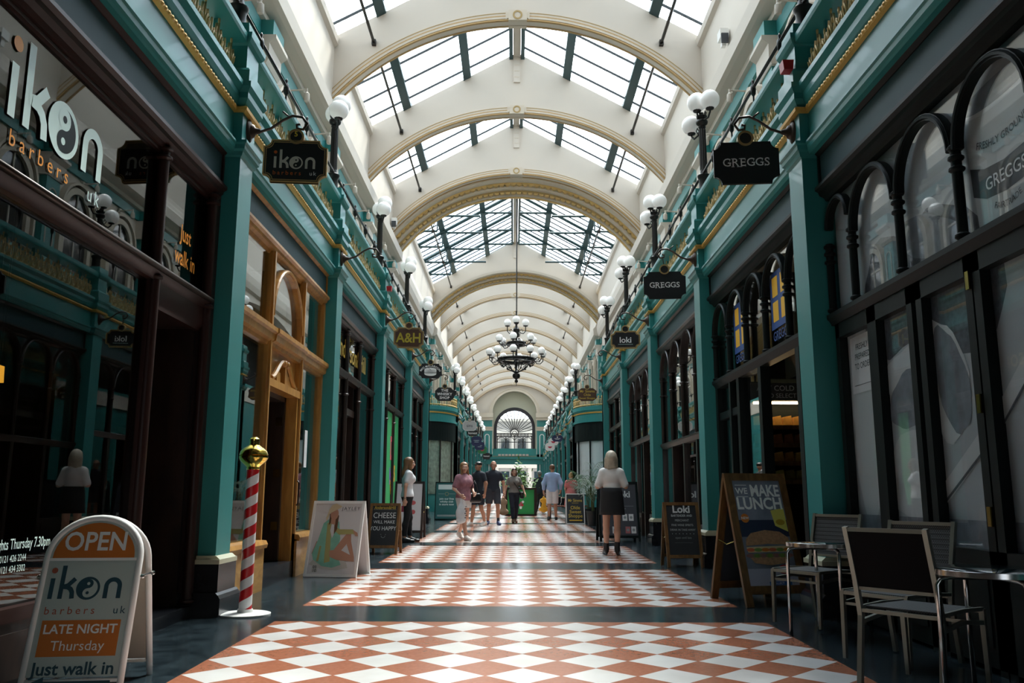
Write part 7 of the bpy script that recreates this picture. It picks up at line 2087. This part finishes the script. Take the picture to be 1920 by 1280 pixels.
v, f = blend_mesh([cap((-.12, 0, -.45), (.12, 0, -.45), .05), cap((-.08, 0, -.15), (.08, 0, -.15), .05), cap((0, 0, -.45), (0, 0, -.05), .10, .04, .6)], .012, .06)
b = MB(); b.add(v.tolist(), f.tolist()); b.build('bag_body', cloth('mustard_paper', (.60, .30, .02)), ob, True)
b = MB(); b.tube([(-.04, 0, -.08), (-.01, 0, .07), (.01, 0, .07), (.04, 0, -.08)], .008, 5); b.build('handles', M['aboard'], ob)
# girl in red dress from behind
r, q = person(1.86, 29.0, (-.1, 1), 'fair-haired girl in a coral dress seen from behind', 1.56, True, dict(elR=(-.22, .03, 1.14), elL=(.22, .03, 1.14), wrR=(-.17, -.16, 1.0), wrL=(.17, -.16, 1.0)))
g = q.g
q.build(r, M['skin2'], .012, .0); q.face(r)
cd = cloth('coral_gingham', (.52, .15, .14), .3, 24)
blend_obj('dress_top', q.torso(.03) + q.arm('R', .022, .6) + q.arm('L', .022, .6), cd, r, .012, .05, lambda X, Y, Z: np.maximum(.95 * g - Z, Z - 1.462 * g))
skirt(q, 1.15 * g, .48 * g, .16 * g, .25 * g, .85, 36, .012, .012).build('dress_skirt', cd, r, True)
shoes(q, r, M['trainer'])
hp = q.J['hed']
M['hairfair'] = mat('fair_hair', (.40, .27, .12), .45, var=.4, vscale=20, bump=.4, bscale=50)
blend_obj('hair', [ell(hp + V3(0, .02, .03) * g, V3(.088, .10, .095) * g), ell(hp + V3(0, .09, .10) * g, V3(.055, .055, .05) * g)], M['hairfair'], r, .011, .03, None, [ell(hp + V3(0, -.12, -.03) * g, V3(.062, .085, .10) * g)])
# person in black beyond the planter
r, q = person(.98, 34.9, (.4, 1), 'grey-haired person in black walking away past the planter', 1.72, False, dict(anR=(-.1, -.14, .075), toR=(-.11, -.31, .03), anL=(.1, .14, .09), toL=(.11, -.02, .03)))
g = q.g
q.build(r, M['skin3'], .013); q.face(r)
blend_obj('jacket', q.torso(.03) + q.arm('R', .02, 1.95) + q.arm('L', .02, 1.95), M['navytee'], r, .013, .045, lambda X, Y, Z: np.maximum(.80 * g - Z, Z - 1.462 * g))
blend_obj('trousers', [cap(q.J['pel'] - V3(.05, 0, 0), q.J['pel'] + V3(.05, 0, 0), .128 * g, None, .95)] + q.leg('R', .02) + q.leg('L', .02), M['bootblack'], r, .013, .025, lambda X, Y, Z: np.maximum(.08 - Z, Z - 1.0 * g))
shoes(q, r, M['trainer'], .013)
hp = q.J['hed']
blend_obj('hair', [ell(hp + V3(0, .02, .035) * g, V3(.088, .105, .095) * g)], mat('grey_hair', (.22, .21, .20), .5), r, .012, .02, None, [ell(hp + V3(0, -.12, -.04) * g, V3(.085, .09, .10) * g)])
